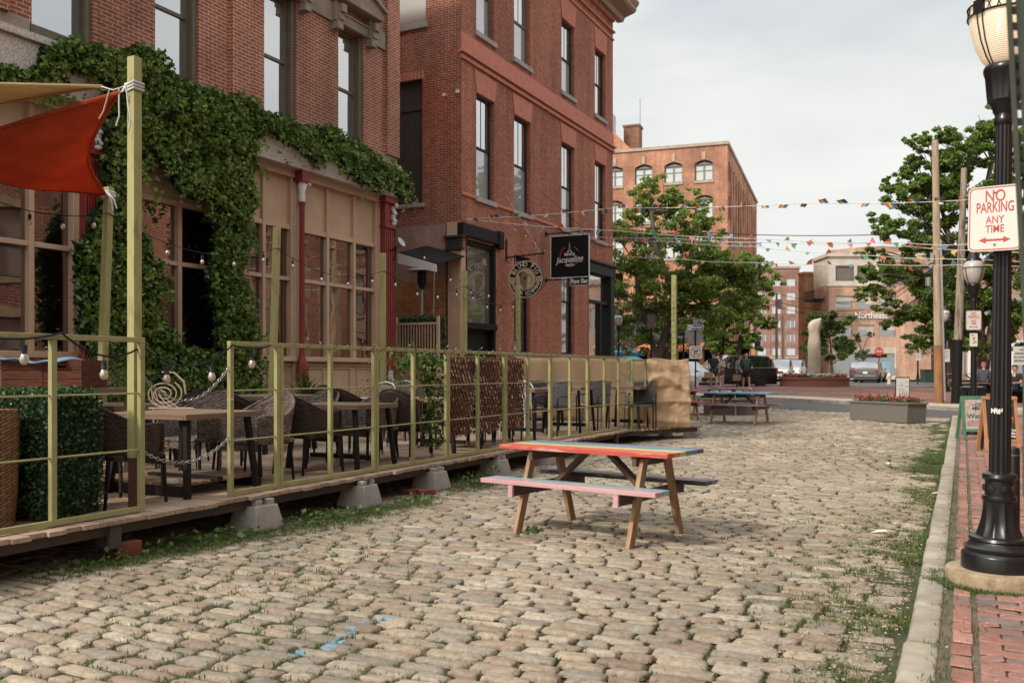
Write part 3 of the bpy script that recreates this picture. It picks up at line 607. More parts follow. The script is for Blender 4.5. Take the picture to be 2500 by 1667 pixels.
for y in (1.7,3.3,4.85,6.35,8.0,9.5,11.15,12.7,14.3,15.9):
    b = MB(); b.b2(XD-.20,XD-.115,y-.045,y+.045,.17 if y != 4.85 and y != 6.35 else .13,ZD-.035); b.b2(XD-.07,XD-.03,y-.05,y+.05,ZD-.21,ZD-.034); b.obj('deck_leg', m_rim, DK)
b = MB(); b.b2(XD-1.35,XD-1.3,1.0,18.2,-.02,ZD-.034); b.obj('underdeck_shade_sheet', m_blackm, DK)  # black sheet added for the darkness under the deck
def block(x,y,rz,label,s=1.,grp='precast concrete deck blocks'):
    b = MB(); z0 = gz(y)
    bt,tp,h = .155*s,.118*s,.20*s; v=[]
    for r,z in ((bt,0),(bt,.03),(tp,h)): v += [(-r,-r,z),(r,-r,z),(r,r,z),(-r,r,z)]
    f = [(0,3,2,1)]+[(i+j*4,(i+1)%4+j*4,(i+1)%4+j*4+4,i+j*4+4) for j in (0,1) for i in range(4)]+[(8,9,10,11)]
    b.add(v,f)
    for sx in (-1,1):
        for sy in (-1,1): b.b2(*(sorted((sx*.03*s,sx*.1*s))),*(sorted((sy*.03*s,sy*.1*s))),h-.01,h+.045*s)
    o = b.obj('deck_block', m_conc, bevel=.008); o.location = (x,y,z0); o.rotation_euler = (0,0,rz); tag(o,label,'concrete block',grp); return o
for i,(y,lab) in enumerate(((3.3,'concrete deck block under the left end of the deck, mostly in shadow'),(6.42,'large pale concrete deck block below the railing gate post, nearest weeds'),(8.0,'notched concrete block under the deck, second from the gate opening'),(9.45,'notched concrete block under the deck beside a small red brick'),(11.1,'concrete deck block half hidden behind the rainbow picnic table bench'),(12.7,'concrete deck block beyond the rainbow table, under the deck edge'))):
    block(-5.70,y,random.uniform(-.08,.08),lab,1.12)
for (x,y),lab,rz in ((onG(1625,1062)[:2],'loose concrete deck block standing at the deck corner below the tan cloth',.3),(onG(1690,1062)[:2],'loose concrete deck block standing alone on the cobbles',-.2),(onG(1652,1056)[:2],'concrete deck block behind the two loose ones at the deck corner',.1)): block(x,y,rz,lab,.92,'loose deck blocks at the far deck corner')
m_rbrick = M('old_red_brick',(.22,.06,.04),.9,bmp=.4,bsc=30)
for (x,y,z,rz,lab) in ((*onG(335,1365,.0),.1,'dark red brick stack propping the deck under the tall post'),(*onG(1005,1206),.2,'small pinkish brick lying on cobbles beside the deck'),(*onG(1040,1207),-.3,'small dark red brick lying beside the pink one')):
    k = 'prop' in lab; b = MB().b2(-.1,.1,-.06,.06,0,.13 if k else .06); o = b.obj('loose_brick', m_rbrick, bevel=.008); o.location=(x-(.12 if k else 0),y,0); o.rotation_euler=(0,0,rz+1.2); tag(o,lab,'brick')
# railing sections
ZT,ZBm = 1.66,.345
def rail(y0,y1,posts,label,X=XFc,dx=0.,zt=ZT):
    """welded frame section from y0 to y1 (dx: sideways run), posts include the ends"""
    o = thing('railing_section',label,'railing',(X,y0,ZD),world=True,group='yellow green railing sections of the deck')
    def P(y,z): return (X+dx*(y-y0)/(y1-y0),y,z)
    for p in posts:
        q = MB(); a = P(p,0); q.b2(a[0]-.02,a[0]+.02,p-.022,p+.022,ZBm-(.03 if p in (y0,y1) else 0),zt-.022); q.obj('post', m_yel, o, bevel=.003)
    q = MB(); q.beam(P(y0-.022,zt),P(y1+.022,zt),.042,.04); q.obj('top_rail', m_yel, o, bevel=.003)
    q = MB(); q.beam(P(y0+.022,ZBm),P(y1-.022,ZBm),.038,.04); q.obj('bottom_rail', m_yel, o, bevel=.003)
    for z in (ZD+.49,ZD+.93):
        q = MB(); q.path([P(y0+.02,z),P((y0+y1)/2,z),P(y1-.02,z)],.0085,6); q.obj('rod', m_yel, o)
    for p in posts[:1]:
        q = MB(); q.cyl((X+.018,p,ZD+.85),(X+.032,p,ZD+.85),.012,n=8); q.obj('bolt', m_steel, o)
    return o
rail(2.75,5.2,[2.75,3.6,4.42,5.2],'railing section at the left edge in front of the wicker tub and boxwood hedge')
rail(6.18,6.79,[6.18,6.79],'short railing section just right of the chained opening')
rail(6.84,8.37,[6.84,7.6,8.37],'railing section in front of the first wooden tables, right of the short one')
rail(8.42,9.93,[8.42,9.17,9.93],'railing section directly left of the brown lattice screens')
rail(9.98,11.54,[9.98,10.76,11.54],'railing section carrying the first two brown lattice screens')
rail(11.59,13.13,[11.59,12.33,13.13],'railing section carrying the third lattice, behind the rainbow tabletop')
rail(13.18,14.72,[13.18,13.94,14.72],'railing section in front of the black mesh chairs')
rail(14.77,16.3,[14.77,15.55,16.3],'railing section left of the far chained gap')
rail(16.75,17.2,[16.75,17.2],'narrow railing section beside the tan cloth corner',XFc+.12,.12,1.62)
# chains
def chain(p0,p1,sag,label,name='chain'):
    n = 60; pts = [Vector(p0).lerp(Vector(p1),i/n)-Vector((0,0,sag*4*(i/n)*(1-i/n))) for i in range(n+1)]
    ln = sum((pts[i+1]-pts[i]).length for i in range(n)); k = int(ln/.034); b = MB(); acc = 0; i = 0
    for j in range(k):
        t = (j+.5)/k*ln
        while i < n-1 and acc+(pts[i+1]-pts[i]).length < t: acc += (pts[i+1]-pts[i]).length; i += 1
        a = (pts[i+1]-pts[i]).normalized(); c = pts[i]+a*(t-acc); u = a.cross(Vector((0,0,1))).normalized(); v = u.cross(a)
        w = u if j % 2 else v
        b.path([c+a*.017*math.cos(q)*1.25+w*.0125*math.sin(q) for q in [2*math.pi*r/10 for r in range(10)]],.0042,5,close=True)
    tag(b.obj(name, m_steel), label, 'chain','galvanised chains across openings in the railing')
chain((XFc,5.225,1.37),(XFc,6.16,1.45),.235,'upper galvanised chain drooping across the near deck opening')
chain((XFc,5.225,.78),(XFc,6.16,.83),.14,'lower galvanised chain drooping across the near deck opening')
chain((XFc,16.32,1.45),(XFc+.12,16.73,1.45),.12,'upper chain across the small far gap in the railing')
chain((XFc,16.32,.82),(XFc+.12,16.73,.82),.10,'lower chain across the small far gap in the railing')
# tall posts
XB = -9.3
def post(pb,pt,w_,label,mat=m_yelw,stain=False):
    b = MB(); b.beam(pb,pt,w_,w_,up=(1,0,0)); o = b.obj('tall_post', mat, bevel=.004); tag(o,label,'post','yellow green posts carrying the lights and sails'); return o
b = MB(); p1t = (-5.88,5.225,onD(330,140,7.27)[2])
P1 = post((-5.88,5.225,ZD+.42),p1t,.078,'tallest yellow green post at the chained opening, tied with white rope near its top')
q = MB(); q.beam((-5.88,5.225,ZD),(-5.88,5.225,ZD+.42),.066,.066,up=(1,0,0)); q.obj('rusty_post_foot', M('rust',(.10,.035,.02),.8,bmp=.3), P1)
q = MB()
for z in (3.63,3.655,3.68): q.path([(-5.88+.047*a,5.225+.047*c,z+.006*a) for a,c in ((-1,-1),(1,-1),(1,1),(-1,1))],.011,6,close=True)
P2t = onX(266,458,XB)
tops = []
for (xt,yt,xb,lab) in ((266,458,243,'leaning yellow green post in front of the ivy, holding the red sail corner'),(676,555,661,'leaning weathered post right of the ivy, before the shop window'),(935,618,935,'yellow green post before the red corner pilaster'),(1134,661,1134,'yellow green post before the barber shop window'),(1265,696,1265,'yellow green post wrapped in fairy lights below the round sign')):
    t = onX(xt,yt,XB); bb = onX(xb,1000,XB); post((bb[0],bb[1],ZD),t,.086,lab); tops.append(t)
p7 = onD(1646,672,18.1); post((p7[0],p7[1],ZD),p7,.09,'yellow green corner post above the tan cloth, wound with a dark wire'); tops.append(p7)
# ropes
b = MB(); A = Vector((-5.93,5.18,3.66)); sA = Vector(onD(290,226,7.2)); tA = Vector(onD(248,212,7.4))
q.path([A+Vector((0,0,0)),(A+sA)/2-Vector((0,0,.02)),sA],.008,6); q.path([A,(A+tA)/2-Vector((0,0,.03)),tA],.006,6)
for dx,dz,l in ((-.03,0,.30),(.02,0,.36),(-.10,-.02,.22)):
    s0 = sA+Vector((dx*1.5+.05,0,.04)); q.path([s0,s0+Vector((dx*.5,.01,-l*.4)),s0+Vector((dx+.03,0,-l*.75)),s0+Vector((dx*1.2,0,-l))],.006,6)
o = q.obj('tie_rope', m_rope, smooth=60); tag(o,'white rope wound round the tallest post with loose ends hanging','rope')
b = MB(); T = Vector(tops[0])
for z in (-.06,-.085,-.11): b.path([(T.x+.05*a,T.y+.05*c,T.z+z) for a,c in ((-1,-1),(1,-1),(1,1),(-1,1))],.012,6,close=True)
for dx,l in ((.05,.22),(.1,.2)): b.path([(T.x+.05,T.y-.05,T.z-.08),(T.x+.05+dx,T.y-.05,T.z-.08-l*.5),(T.x+.06+dx*1.3,T.y-.05,T.z-.08-l)],.009,6)
o = b.obj('tie_rope', m_rope); tag(o,'white strap tied round the leaning post at the red sail corner','rope')
# shade sails
def sail(name,A,B,Cc,mat,label,inset=.16,sagz=-.15,n=26,wr=.02):
    A,B,Cc = map(Vector,(A,B,Cc)); ce = (A+B+Cc)/3; V=[];F_=[];ix={}
    for i in range(n+1):
        for j in range(n+1-i):
            a,b_ = i/n,j/n; c = 1-a-b_; p = A*a+B*b_+Cc*c
            e = 4*max(a*b_*(1-c)**0, 0) if c < 1e-9 else 0
            pull = inset*( (4*a*b_)*math.exp(-c*6)+(4*b_*c)*math.exp(-a*6)+(4*a*c)*math.exp(-b_*6) )
            p = p+(ce-p)*pull; p.z += sagz*27*a*b_*c+wr*math.sin(9*a+14*b_)*(a*b_+b_*c+a*c)*3+wr*.6*math.sin(31*b_-12*c)*a*(1-a)*2
            ix[i,j] = len(V); V.append(p)
    for i in range(n):
        for j in range(n-i):
            F_.append((ix[i,j],ix[i+1,j],ix[i,j+1]))
            if j < n-i-1: F_.append((ix[i+1,j],ix[i+1,j+1],ix[i,j+1]))
    m = MB(); m.add(V,F_); o = m.obj(name,mat,smooth=80); sd = o.modifiers.new('s','SOLIDIFY'); sd.thickness = .003
    hem = MB(); rim = [V[ix[i,0]] for i in range(n+1)]+[V[ix[n-k,k]] for k in range(1,n+1)]+[V[ix[0,n-k]] for k in range(1,n)]
    hem.path(rim,.016,5,close=True); tag(o,label,'shade sail'); h = hem.obj('hem', mat, o); return o
def cloth(name,c,tr,c2=None):
    m, nt, bs = nodes(name); tc = N(nt,'ShaderNodeTexCoord'); o = mixc(nt, ramp(nt,noise(nt,tc.outputs['Object'],2.,5,.6),.3,.75), c, c2 or tuple(v*.7 for v in c)); L(nt,o,bs.inputs['Base Color']); bs.inputs['Roughness'].default_value = .85; bs.inputs['Specular IOR Level'].default_value = .1
    t = N(nt,'ShaderNodeBsdfTranslucent'); L(nt,o,t.inputs[0]); x = N(nt,'ShaderNodeMixShader'); x.inputs[0].default_value = tr; L(nt,bs.outputs[0],x.inputs[1]); L(nt,t.outputs[0],x.inputs[2]); L(nt,x.outputs[0],nt.nodes['Material Output'].inputs[0])
    b = N(nt,'ShaderNodeBump'); b.inputs['Strength'].default_value = .25; b.inputs['Distance'].default_value = .004; L(nt,noise(nt,tc.outputs['Object'],160,2),b.inputs['Height']); L(nt,b.outputs[0],bs.inputs['Normal']); L(nt,b.outputs[0],t.inputs['Normal']); return m
sail('shade_sail',sA,T+Vector((-.02,-.02,-.1)),(-11.3,5.5,3.55),cloth('orange_red_sailcloth',(.56,.135,.06),.55,(.44,.09,.045)),'orange red triangular shade sail stretched over the left of the deck',.20,-.12,26,.045)
sail('shade_sail',tA,(-11,6.5,4.28),(-10.5,2.6,3.72),cloth('tan_sailcloth',(.52,.38,.21),.45),'tan shade sail whose tip is roped to the tallest post',.12,-.1)
# tan cloth screens
m_tanc = cloth('tan_burlap_cloth',(.70,.52,.33),.3,(.62,.45,.28))
def screen(name,fn,nu,nv,label,mat=m_tanc,cat='cloth screen',th=.004):
    V = [fn(i/nu,j/nv) for j in range(nv+1) for i in range(nu+1)]
    m = MB(); m.add(V,[(j*(nu+1)+i,j*(nu+1)+i+1,(j+1)*(nu+1)+i+1,(j+1)*(nu+1)+i) for j in range(nv) for i in range(nu)])
    o = m.obj(name,mat,smooth=80); sd = o.modifiers.new('s','SOLIDIFY'); sd.thickness = th; return tag(o,label,cat)
c0,c1 = Vector((-5.55,17.25,0)),Vector((-4.86,17.75,0)); nd = Vector((.59,-.81,0))
def f_cloth(u,v):
    z = ZD+.0+1.33*v; e = .05*(1-v)*0; s = 1+.0*v
    p = c0.lerp(c1,u); cut = .12*max(0,.45-v)*(1-u)
    p = p+(c1-c0).normalized()*(cut*1.3*(1-u)+.05*(1-v)*u)
    d = .055*abs(mn.noise(Vector((u*2.6+v*2.2,v*3.6,1.))))*2+.025*abs(mn.noise(Vector((u*6-v*4,v*7+u*3,9.))))+.02*mn.noise(Vector((u*5+v*4,v*6-u*3,4.)))+.045*math.exp(-((v-.66-.10*math.sin(u*5))/.05)**2)+.03*math.exp(-((v-.38)/.03)**2)+.04*math.exp(-((v-.12+.06*u)/.05)**2)+.02*abs(math.sin(u*9+v*7))*(v>.6)
    return tuple(p+nd*(d+.02)+Vector((0,0,z+.02*math.sin(u*7)*(v>.9)-.03*(1-v)*(1-u)*0)))
screen('cloth_screen',f_cloth,46,64,'crumpled tan cloth wrapped round the far corner of the deck railing')
e0,e1 = Vector((XB+.05,19.0,0)),Vector((-5.15,17.9,0))
screen('cloth_screen',lambda u,v: tuple(e0.lerp(e1,u)+Vector((0,.04*math.sin(u*31+v*2)+.03*math.sin(u*13),ZD+.02+(1.42-.10*u-.03*math.sin(u*9))*v))),70,12,'long tan cloth screen across the far end of the deck')
b_ = thing('end_frame','yellow green frame holding the tan cloth at the far deck end','railing',(-7,18.4,ZD),world=True)
for k in range(5):
    p = e0.lerp(e1,k/4)+Vector((0,-.09,0)); MB().b2(p.x-.03,p.x+.03,p.y-.03,p.y+.03,ZD,1.62).obj('post',m_yel,b_)
# lattice screens
m_lat = M('red_brown_lattice',(.20,.075,.042),.6,sc=20,col2=(.12,.045,.03)); m_ivs = leafmat('small_lattice_leaves',(.022,.045,.014),(.09,.125,.045),tr=.15)
def lattice(y0,y1,label):
    o = thing('lattice_screen',label,'lattice',(XFc-.07,y0,ZD+.3),world=True,group='brown lattice screens with leaves')
    z0,z1 = ZD+.28,1.60; b = MB(); st = .085
    for sgn in (-1,1):
        k = y0-(z1-z0)*.55
        while k < y1+(z1-z0)*.55:
            pa = []                              # line y = k + sgn*.5*(z-zm)
            for i in range(13):
                z = z0+(z1-z0)*i/12; y = k+sgn*.55*(z-(z0+z1)/2)
                if y0 <= y <= y1: pa.append((XFc-.055-.008*sgn,y,z))
            if len(pa) > 1: b.beam(pa[0],pa[-1],.011,.018,up=(1,0,0))
            k += st
    b.obj('slats', m_lat, o)
    n = 650; P = np.stack([XFc-.12+rng.normal(0,.03,n),rng.uniform(y0,y1,n),z0-.04+rng.random(n)**.9*(z1-z0+.06)],1); V,Q = leafquads(P,rng.uniform(.035,.07,n)); npmesh('leaves',V,Q,m_ivs,o)
for y0,y1,l in ((10.0,10.74,'first brown lattice screen with leaves behind the railing'),(10.80,11.53,'second brown lattice screen, the middle of three on the railing'),(11.62,12.31,'third brown lattice screen, farthest along the railing')): lattice(y0,y1,l)
# bushy plant at the near edge of the first lattice
def leafthing(name,label,cat,P,s,mat,group=None,stem=None,loc=None,**k):
    c = P.mean(0); loc = loc or (c[0],c[1],P[:,2].min()); o = thing(name,label,cat,loc,world=True,group=group)
    V,Q = leafquads(P,s,**k); npmesh('leaves',V,Q,mat,o)
    if stem is not None: stem[0].obj('stems',stem[1],o)
    return o
m_leafd = leafmat('dark_leaves',(.018,.04,.012),(.07,.11,.03),tr=.15); m_leafm = leafmat('mid_leaves',(.035,.07,.018),(.12,.17,.045)); m_stem = M('green_brown_stems',(.09,.07,.035),.8)
n = 520; P = np.stack([rng.normal(-5.95,.07,n),9.86+rng.normal(0,.055,n),ZD+.15+rng.random(n)*1.15],1)
leafthing('climbing_plant','leafy climbing plant on the near edge of the first lattice','plant',P,rng.uniform(.03,.08,n),m_leafm)
n = 300; P = np.stack([rng.normal(-6.1,.16,n),9.62+rng.normal(0,.14,n),1.52+rng.normal(0,.10,n)],1)
st = MB()
for k in range(7): st.path([(-6.0,9.7,ZD+.3),(-6.0+rng.normal(0,.05),9.65+rng.normal(0,.1),1.2),(-6.1+rng.normal(0,.2),9.6+rng.normal(0,.2),1.75)],.004,4)
leafthing('small_tree','thin sprawling shrub whose twigs rise above the railing by the lattice','shrub',P,rng.uniform(.03,.07,n),m_leafm,stem=(st,m_stem))
# ================= FURNITURE ON THE DECK =================
def wick(name,c1,c2,mort,w=.052,h=.021):
    m, nt, bs = nodes(name); tc = N(nt,'ShaderNodeTexCoord'); sp = N(nt,'ShaderNodeSeparateXYZ'); L(nt,tc.outputs['Object'],sp.inputs[0])
    u = math_(nt,'ADD',sp.outputs[0],sp.outputs[1]); cb = N(nt,'ShaderNodeCombineXYZ'); L(nt,u,cb.inputs[0]); L(nt,math_(nt,'ADD',sp.outputs[2],math_(nt,'MULTIPLY',math_(nt,'SUBTRACT',sp.outputs[0],sp.outputs[1]),.35)),cb.inputs[1])
    b = N(nt,'ShaderNodeTexBrick'); L(nt,cb.outputs[0],b.inputs['Vector'])
    for k,v in (('Color1',c4(c1)),('Color2',c4(c2)),('Mortar',c4(mort)),('Scale',1.),('Mortar Size',.0042),('Brick Width',w),('Row Height',h),('Mortar Smooth',.6),('Bias',0.)): b.inputs[k].default_value = v
    L(nt,b.outputs[0],bs.inputs['Base Color']); bs.inputs['Roughness'].default_value = .45; bs.inputs['Specular IOR Level'].default_value = .25; bump(nt,bs,math_(nt,'MULTIPLY',b.outputs['Fac'],-1.),1.,.004); return m
m_wk = wick('dark_brown_wicker',(.10,.065,.05),(.045,.03,.025),(.004,.003,.003)); m_wkl = wick('worn_brown_wicker',(.30,.235,.195),(.13,.095,.08),(.008,.006,.005))
m_wkt = wick('honey_wicker',(.27,.155,.075),(.19,.10,.05),(.03,.015,.008),.085,.026); m_wkw = wick('white_black_weave',(.62,.60,.57),(.5,.48,.46),(.03,.03,.03)); m_wkb = wick('black_mesh_weave',(.03,.03,.032),(.02,.02,.021),(.16,.15,.15),.03,.03)
def armchair(label, mat, frame, group, tips=False):
    o = thing('wicker_armchair',label,'chair',group=group); n,k = 28,9; V=[]
    def plan(a): # a -1..1 round the horseshoe, open to +y (front)
        t = a*2.25; return (.29*math.sin(t)*(1.0), -.02-.27*math.cos(t) if abs(t) < math.pi/2 else -.02+(abs(t)-math.pi/2)*.42)
    def top(a): 
        s = min(1,max(0,(1-abs(a)*1.32))); s = s*s*(3-2*s); return .66+.22*s
    rim=[]
    for j in range(k+1):
        for i in range(n+1):
            a = -1+2*i/n; x,y = plan(a); z = .40+(top(a)-.40)*j/k; lean = (z-.4)*.22*max(0,math.cos(a*2.25)); fl = 1+.10*(j/k)
            V.append((x*fl,y-lean,z))
            if j == k: rim.append((x*fl,y-lean,z))
    m = MB(); m.add(V,[(j*(n+1)+i,j*(n+1)+i+1,(j+1)*(n+1)+i+1,(j+1)*(n+1)+i) for j in range(k) for i in range(n)])
    sh = m.obj('backrest', mat, o, smooth=80); sd = sh.modifiers.new('s','SOLIDIFY'); sd.thickness = .022; sd.offset = 0
    b = MB(); fa = rim[0]; fb = rim[-1]
    b.path([(fa[0],fa[1]+.01,.05),(fa[0],fa[1]+.0,.42),(fa[0],fa[1]+.01,.60)]+rim+[(fb[0],fb[1]+.01,.60),(fb[0],fb[1],.42),(fb[0],fb[1]+.01,.05)],.016,7); b.obj('armrest_rim', mat, o, smooth=60)
    b = MB(); b.b2(-.27,.27,-.24,.27,.385,.43); b.b2(-.265,.265,.235,.265,.32,.39); b.obj('seat', mat, o, bevel=.015)
    for sx in (-1,1):
        for sy in (0,1):
            q = MB(); p = (sx*.255,.27) if sy else (sx*.20,-.24); q.cyl((p[0],p[1],.40),(p[0]*1.06,p[1]*1.06+(.0 if sy else -.03),0.0),.018,.014,7); lg = q.obj('leg', frame, o, smooth=60)
            if tips: r = MB(); r.cyl((p[0]*1.055,p[1]*1.055+(0 if sy else -.027),.045),(p[0]*1.062,p[1]*1.062+(.0 if sy else -.031),-.001),.0185,.0185,8); r.obj('metal_foot', m_steel, lg)
    return o
def table(label, lx, ly, group, h=.75, wood=None):
    o = thing('deck_table',label,'table',group=group); b = MB(); k = int(round(ly/.10))
    for i in range(k): b.b2(-lx/2,lx/2,-ly/2+ly*i/k+.003,-ly/2+ly*(i+1)/k-.003,h-.022,h)
    b.b2(-lx/2-.004,-lx/2+.02,-ly/2,ly/2,h-.05,h-.001); b.b2(lx/2-.02,lx/2+.004,-ly/2,ly/2,h-.05,h-.001); b.b2(-lx/2+.021,lx/2-.021,-ly/2-.003,-ly/2+.02,h-.05,h-.024); b.b2(-lx/2+.021,lx/2-.021,ly/2-.02,ly/2+.003,h-.05,h-.024)
    b.obj('tabletop', wood or m_wood, o, bevel=.003)
    for sx in (-1,1):
        for sy in (-1,1): q = MB(); q.beam((sx*(lx/2-.09),sy*(ly/2-.10),h-.05),(sx*(lx/2-.02),sy*(ly/2-.04),0),.05,.05); q.obj('leg', m_dark, o, bevel=.003)
    q = MB(); q.b2(-lx/2+.06,lx/2-.06,-.03,.03,.10,.15); q.obj('stretcher', m_dark, o); return o
GC = 'wicker armchairs on the deck'; GT = 'wooden tables on the deck'
ch = armchair('dark wicker armchair behind the boxwood hedge, back to the tall post',m_wk,m_dark,GC); ch.location = (-6.32,5.42,ZD)
chl = armchair('worn pale brown wicker armchair just right of the chained opening, facing the near table',m_wkl,m_dark,GC); chl.location = (-6.35,7.18,ZD); chl.rotation_euler = (0,0,math.pi)
cht = armchair('light worn wicker armchair with metal feet behind the second table',m_wkl,m_dark,GC,True); cht.location = (-6.5,9.32,ZD); cht.rotation_euler = (0,0,math.pi-.2)
chd = armchair('dark wicker armchair with metal feet left of the lattice leaves',m_wk,m_wk,GC,True); chd.location = (-6.35,9.85,ZD); chd.rotation_euler = (0,0,.15)
def C(src,x,y,deg,lab): dup(src,(x,y,ZD),R(deg),lab)
C(ch,-7.15,5.3,6,'dark wicker armchair farther from the street, beside the one at the tall post')
C(chl,-7.1,7.1,186,'worn wicker armchair seen behind the pale one right of the chains')
C(ch,-6.42,8.02,-4,'big dark wicker armchair back to back with the pale one, facing the second table')
C(ch,-7.25,7.98,5,'dark wicker armchair in the second row, below the palm fronds')
C(cht,-7.35,9.25,172,'light wicker armchair deeper on the deck behind the second table')
C(chd,-7.2,9.95,0,'dark wicker armchair in front of the round white chair')
C(cht,-6.45,11.9,184,'wicker armchair with metal feet behind the second lattice screen')
C(chd,-7.3,11.6,176,'wicker armchair deeper behind the second lattice screen')
C(chd,-6.6,12.6,4,'wicker armchair hidden behind the third lattice screen')
C(ch,-8.6,8.3,170,'dark wicker armchair near the ivy wall'); C(chl,-8.5,6.6,5,'worn wicker armchair in the back row below the ivy base'); C(ch,-8.7,10.9,180,'dark wicker armchair at the back table below the shop sill'); C(chl,-8.2,12.4,200,'worn tall wicker chair near the peach alley wall')
t1 = table('low wooden table on black legs behind the chained opening',1.0,.95,GT,.73); t1.location = (-6.48,6.33,ZD)
def T(x,y,lab,sc=None,rz=0): return dup(t1,(x,y,ZD),rz,lab,sc)
T(-6.42,8.66,'wooden table between facing wicker armchairs, second from the chained opening',(1,.85,1)); T(-6.6,11.1,'wooden table hidden behind the middle lattice screen',(1,.85,1)); T(-8.6,7.4,'wooden table in the back row close to the ivy',None); T(-8.75,10.0,'bare plank table in the back row before the shop window',(1,1.2,1.05)); T(-7.7,16.9,'table at the far deck end, before the tan cloth',(.8,.9,1)); T(-6.5,13.7,'square cafe table just past the lattice screens, with black legs',(.75,.8,1.12)); T(-6.4,15.4,'square cafe table behind the black mesh chairs',(.75,.8,1.12)); T(-8.4,14.6,'cafe table in the back row by the peach alley wall',(.75,.8,1.1)); T(-5.95+.1,17.0,'cafe table partly behind the tan cloth corner',(.7,.6,1.1))
def bistro(label,mat,frame,grp,rnd=False):
    o = thing('bistro_chair',label,'chair',group=grp); m = MB(); n,k = 14,8; V=[]
    for j in range(k+1):
        for i in range(n+1):
            a = -1+2*i/n; z = .46+.42*j/k; w_ = .22*(1 if not rnd else math.sqrt(max(.05,1-(j/k)**4))); V.append((w_*a, -.20-.05*(1-a*a)-(z-.46)*.16, z))
    m.add(V,[(j*(n+1)+i,j*(n+1)+i+1,(j+1)*(n+1)+i+1,(j+1)*(n+1)+i) for j in range(k) for i in range(n)])
    s = m.obj('backrest',mat,o,smooth=80); sd = s.modifiers.new('s','SOLIDIFY'); sd.thickness = .014
    b = MB(); b.path([(-.23,-.18,.0),(-.225,-.20,.46),(-.22,-.27,.82 if rnd else .90)]+([(-.16,-.28,.90),(0,-.29,.93),(.16,-.28,.90)] if rnd else [(0,-.31,.90)])+[(.22,-.27,.82 if rnd else .90),(.225,-.20,.46),(.23,-.18,0)],.013,7); b.obj('back_frame',frame,o,smooth=60)
    for sx in (-1,1):
        b = MB(); b.path([(sx*.225,-.23,.66),(sx*.24,-.05,.67),(sx*.24,.16,.665),(sx*.235,.22,.62),(sx*.23,.22,.44),(sx*.225,.22,0)],.014,7); b.obj('arm_and_leg',frame,o,smooth=60)
    b = MB(); b.b2(-.22,.22,-.2,.22,.43,.46); b.obj('seat',mat,o,bevel=.01); return o
GB = 'mesh cafe chairs at the far half of the deck'
bb = bistro('black mesh cafe chair facing left, right of the white woven one',m_wkb,m_black,GB); bb.location = (-6.35,14.55,ZD); bb.rotation_euler=(0,0,R(172))
bw = bistro('white woven round-backed chair behind the cafe table past the lattice',m_wkw,m_white,GB,True); bw.location = (-6.95,14.35,ZD); bw.rotation_euler = (0,0,R(188))
def D(src,x,y,deg,lab): dup(src,(x,y,ZD),R(deg),lab)
D(bb,-6.2,16.1,170,'black mesh cafe chair nearest the far chained gap'); D(bb,-6.5,12.95,5,'black mesh cafe chair just right of the last lattice'); D(bb,-7.4,15.9,178,'black mesh cafe chair in the second row at the deck end'); D(bw,-8.3,12.0,170,'white round-backed chair in front of the peach alley wall'); D(bw,-8.9,13.6,185,'white round-backed chair next to the back cafe table'); D(bb,-5.5,16.9,190,'black cafe chair wedged behind the tan cloth corner')
m_bei = M('beige_moulded_shell',(.42,.33,.24),.6)
bs_ = bistro('beige shell chair before the tan end cloth',m_bei,m_steel,GB); bs_.location=(-6.6,16.75,ZD); bs_.rotation_euler=(0,0,R(165)); D(bs_,-5.95,17.55,175,'beige shell chair at the far corner of the deck'); D(bs_,-7.6,17.6,185,'beige shell chair farthest along the end cloth')
# wicker planter and boxwood hedge at left
p = onX(40,1250,-6.0)
o = thing('wicker_planter','tall honey coloured wicker tub at the left edge behind the railing','planter',(-6.38,4.08,ZD))
b = MB(); 
V=[(.34*s*math.copysign(abs(math.cos(t))**.35,math.cos(t)),.34*s*math.copysign(abs(math.sin(t))**.35,math.sin(t)),z) for s,z in ((.93,0),(.97,.2),(1,.5),(1,.80),(.985,.83),(.93,.83),(.9,.7)) for t in [2*math.pi*i/40 for i in range(40)]]
b.add(V,[(j*40+i,j*40+(i+1)%40,(j+1)*40+(i+1)%40,(j+1)*40+i) for j in range(6) for i in range(40)]); b.obj('wicker_body',m_wkt,o,smooth=40); MB().b2(-.3,.3,-.3,.3,.68,.72).obj('dark_inside',m_blackm,o)
def boxhedge(name,label,x0,x1,y0,y1,z0,z1,dens,mat,s=(.02,.035),jit=.015):
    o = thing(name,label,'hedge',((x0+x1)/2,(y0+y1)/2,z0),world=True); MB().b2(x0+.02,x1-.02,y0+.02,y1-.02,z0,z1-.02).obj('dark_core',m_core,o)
    fs = []
    for ax,(a0,a1,b0,b1) in enumerate(((y0,y1,z0,z1),(x0,x1,z0,z1),(x0,x1,y0,y1))):
        n = int((a1-a0)*(b1-b0)*dens)
        for side in (0,1):
            if ax == 2 and not side: continue
            u = rng.uniform(a0,a1,n); v = rng.uniform(b0,b1,n); c = ((x0,x1),(y0,y1),(z0,z1))[ax][side]+rng.normal(0,jit,n)
            fs.append(np.stack(([c,u,v],[u,c,v],[u,v,c])[ax],1))
    P = np.concatenate(fs); V,Q = leafquads(P,rng.uniform(s[0],s[1],len(P)),wid=.42); npmesh('leaves',V,Q,mat,o); return o
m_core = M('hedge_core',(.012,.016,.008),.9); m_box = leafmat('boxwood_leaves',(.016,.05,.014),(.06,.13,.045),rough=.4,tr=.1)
boxhedge('boxwood_hedge','clipped dark green boxwood block behind the left railing, beside the wicker tub',-6.6,-5.94,4.5,4.97,ZD+.03,ZD+.95,3800,m_box)
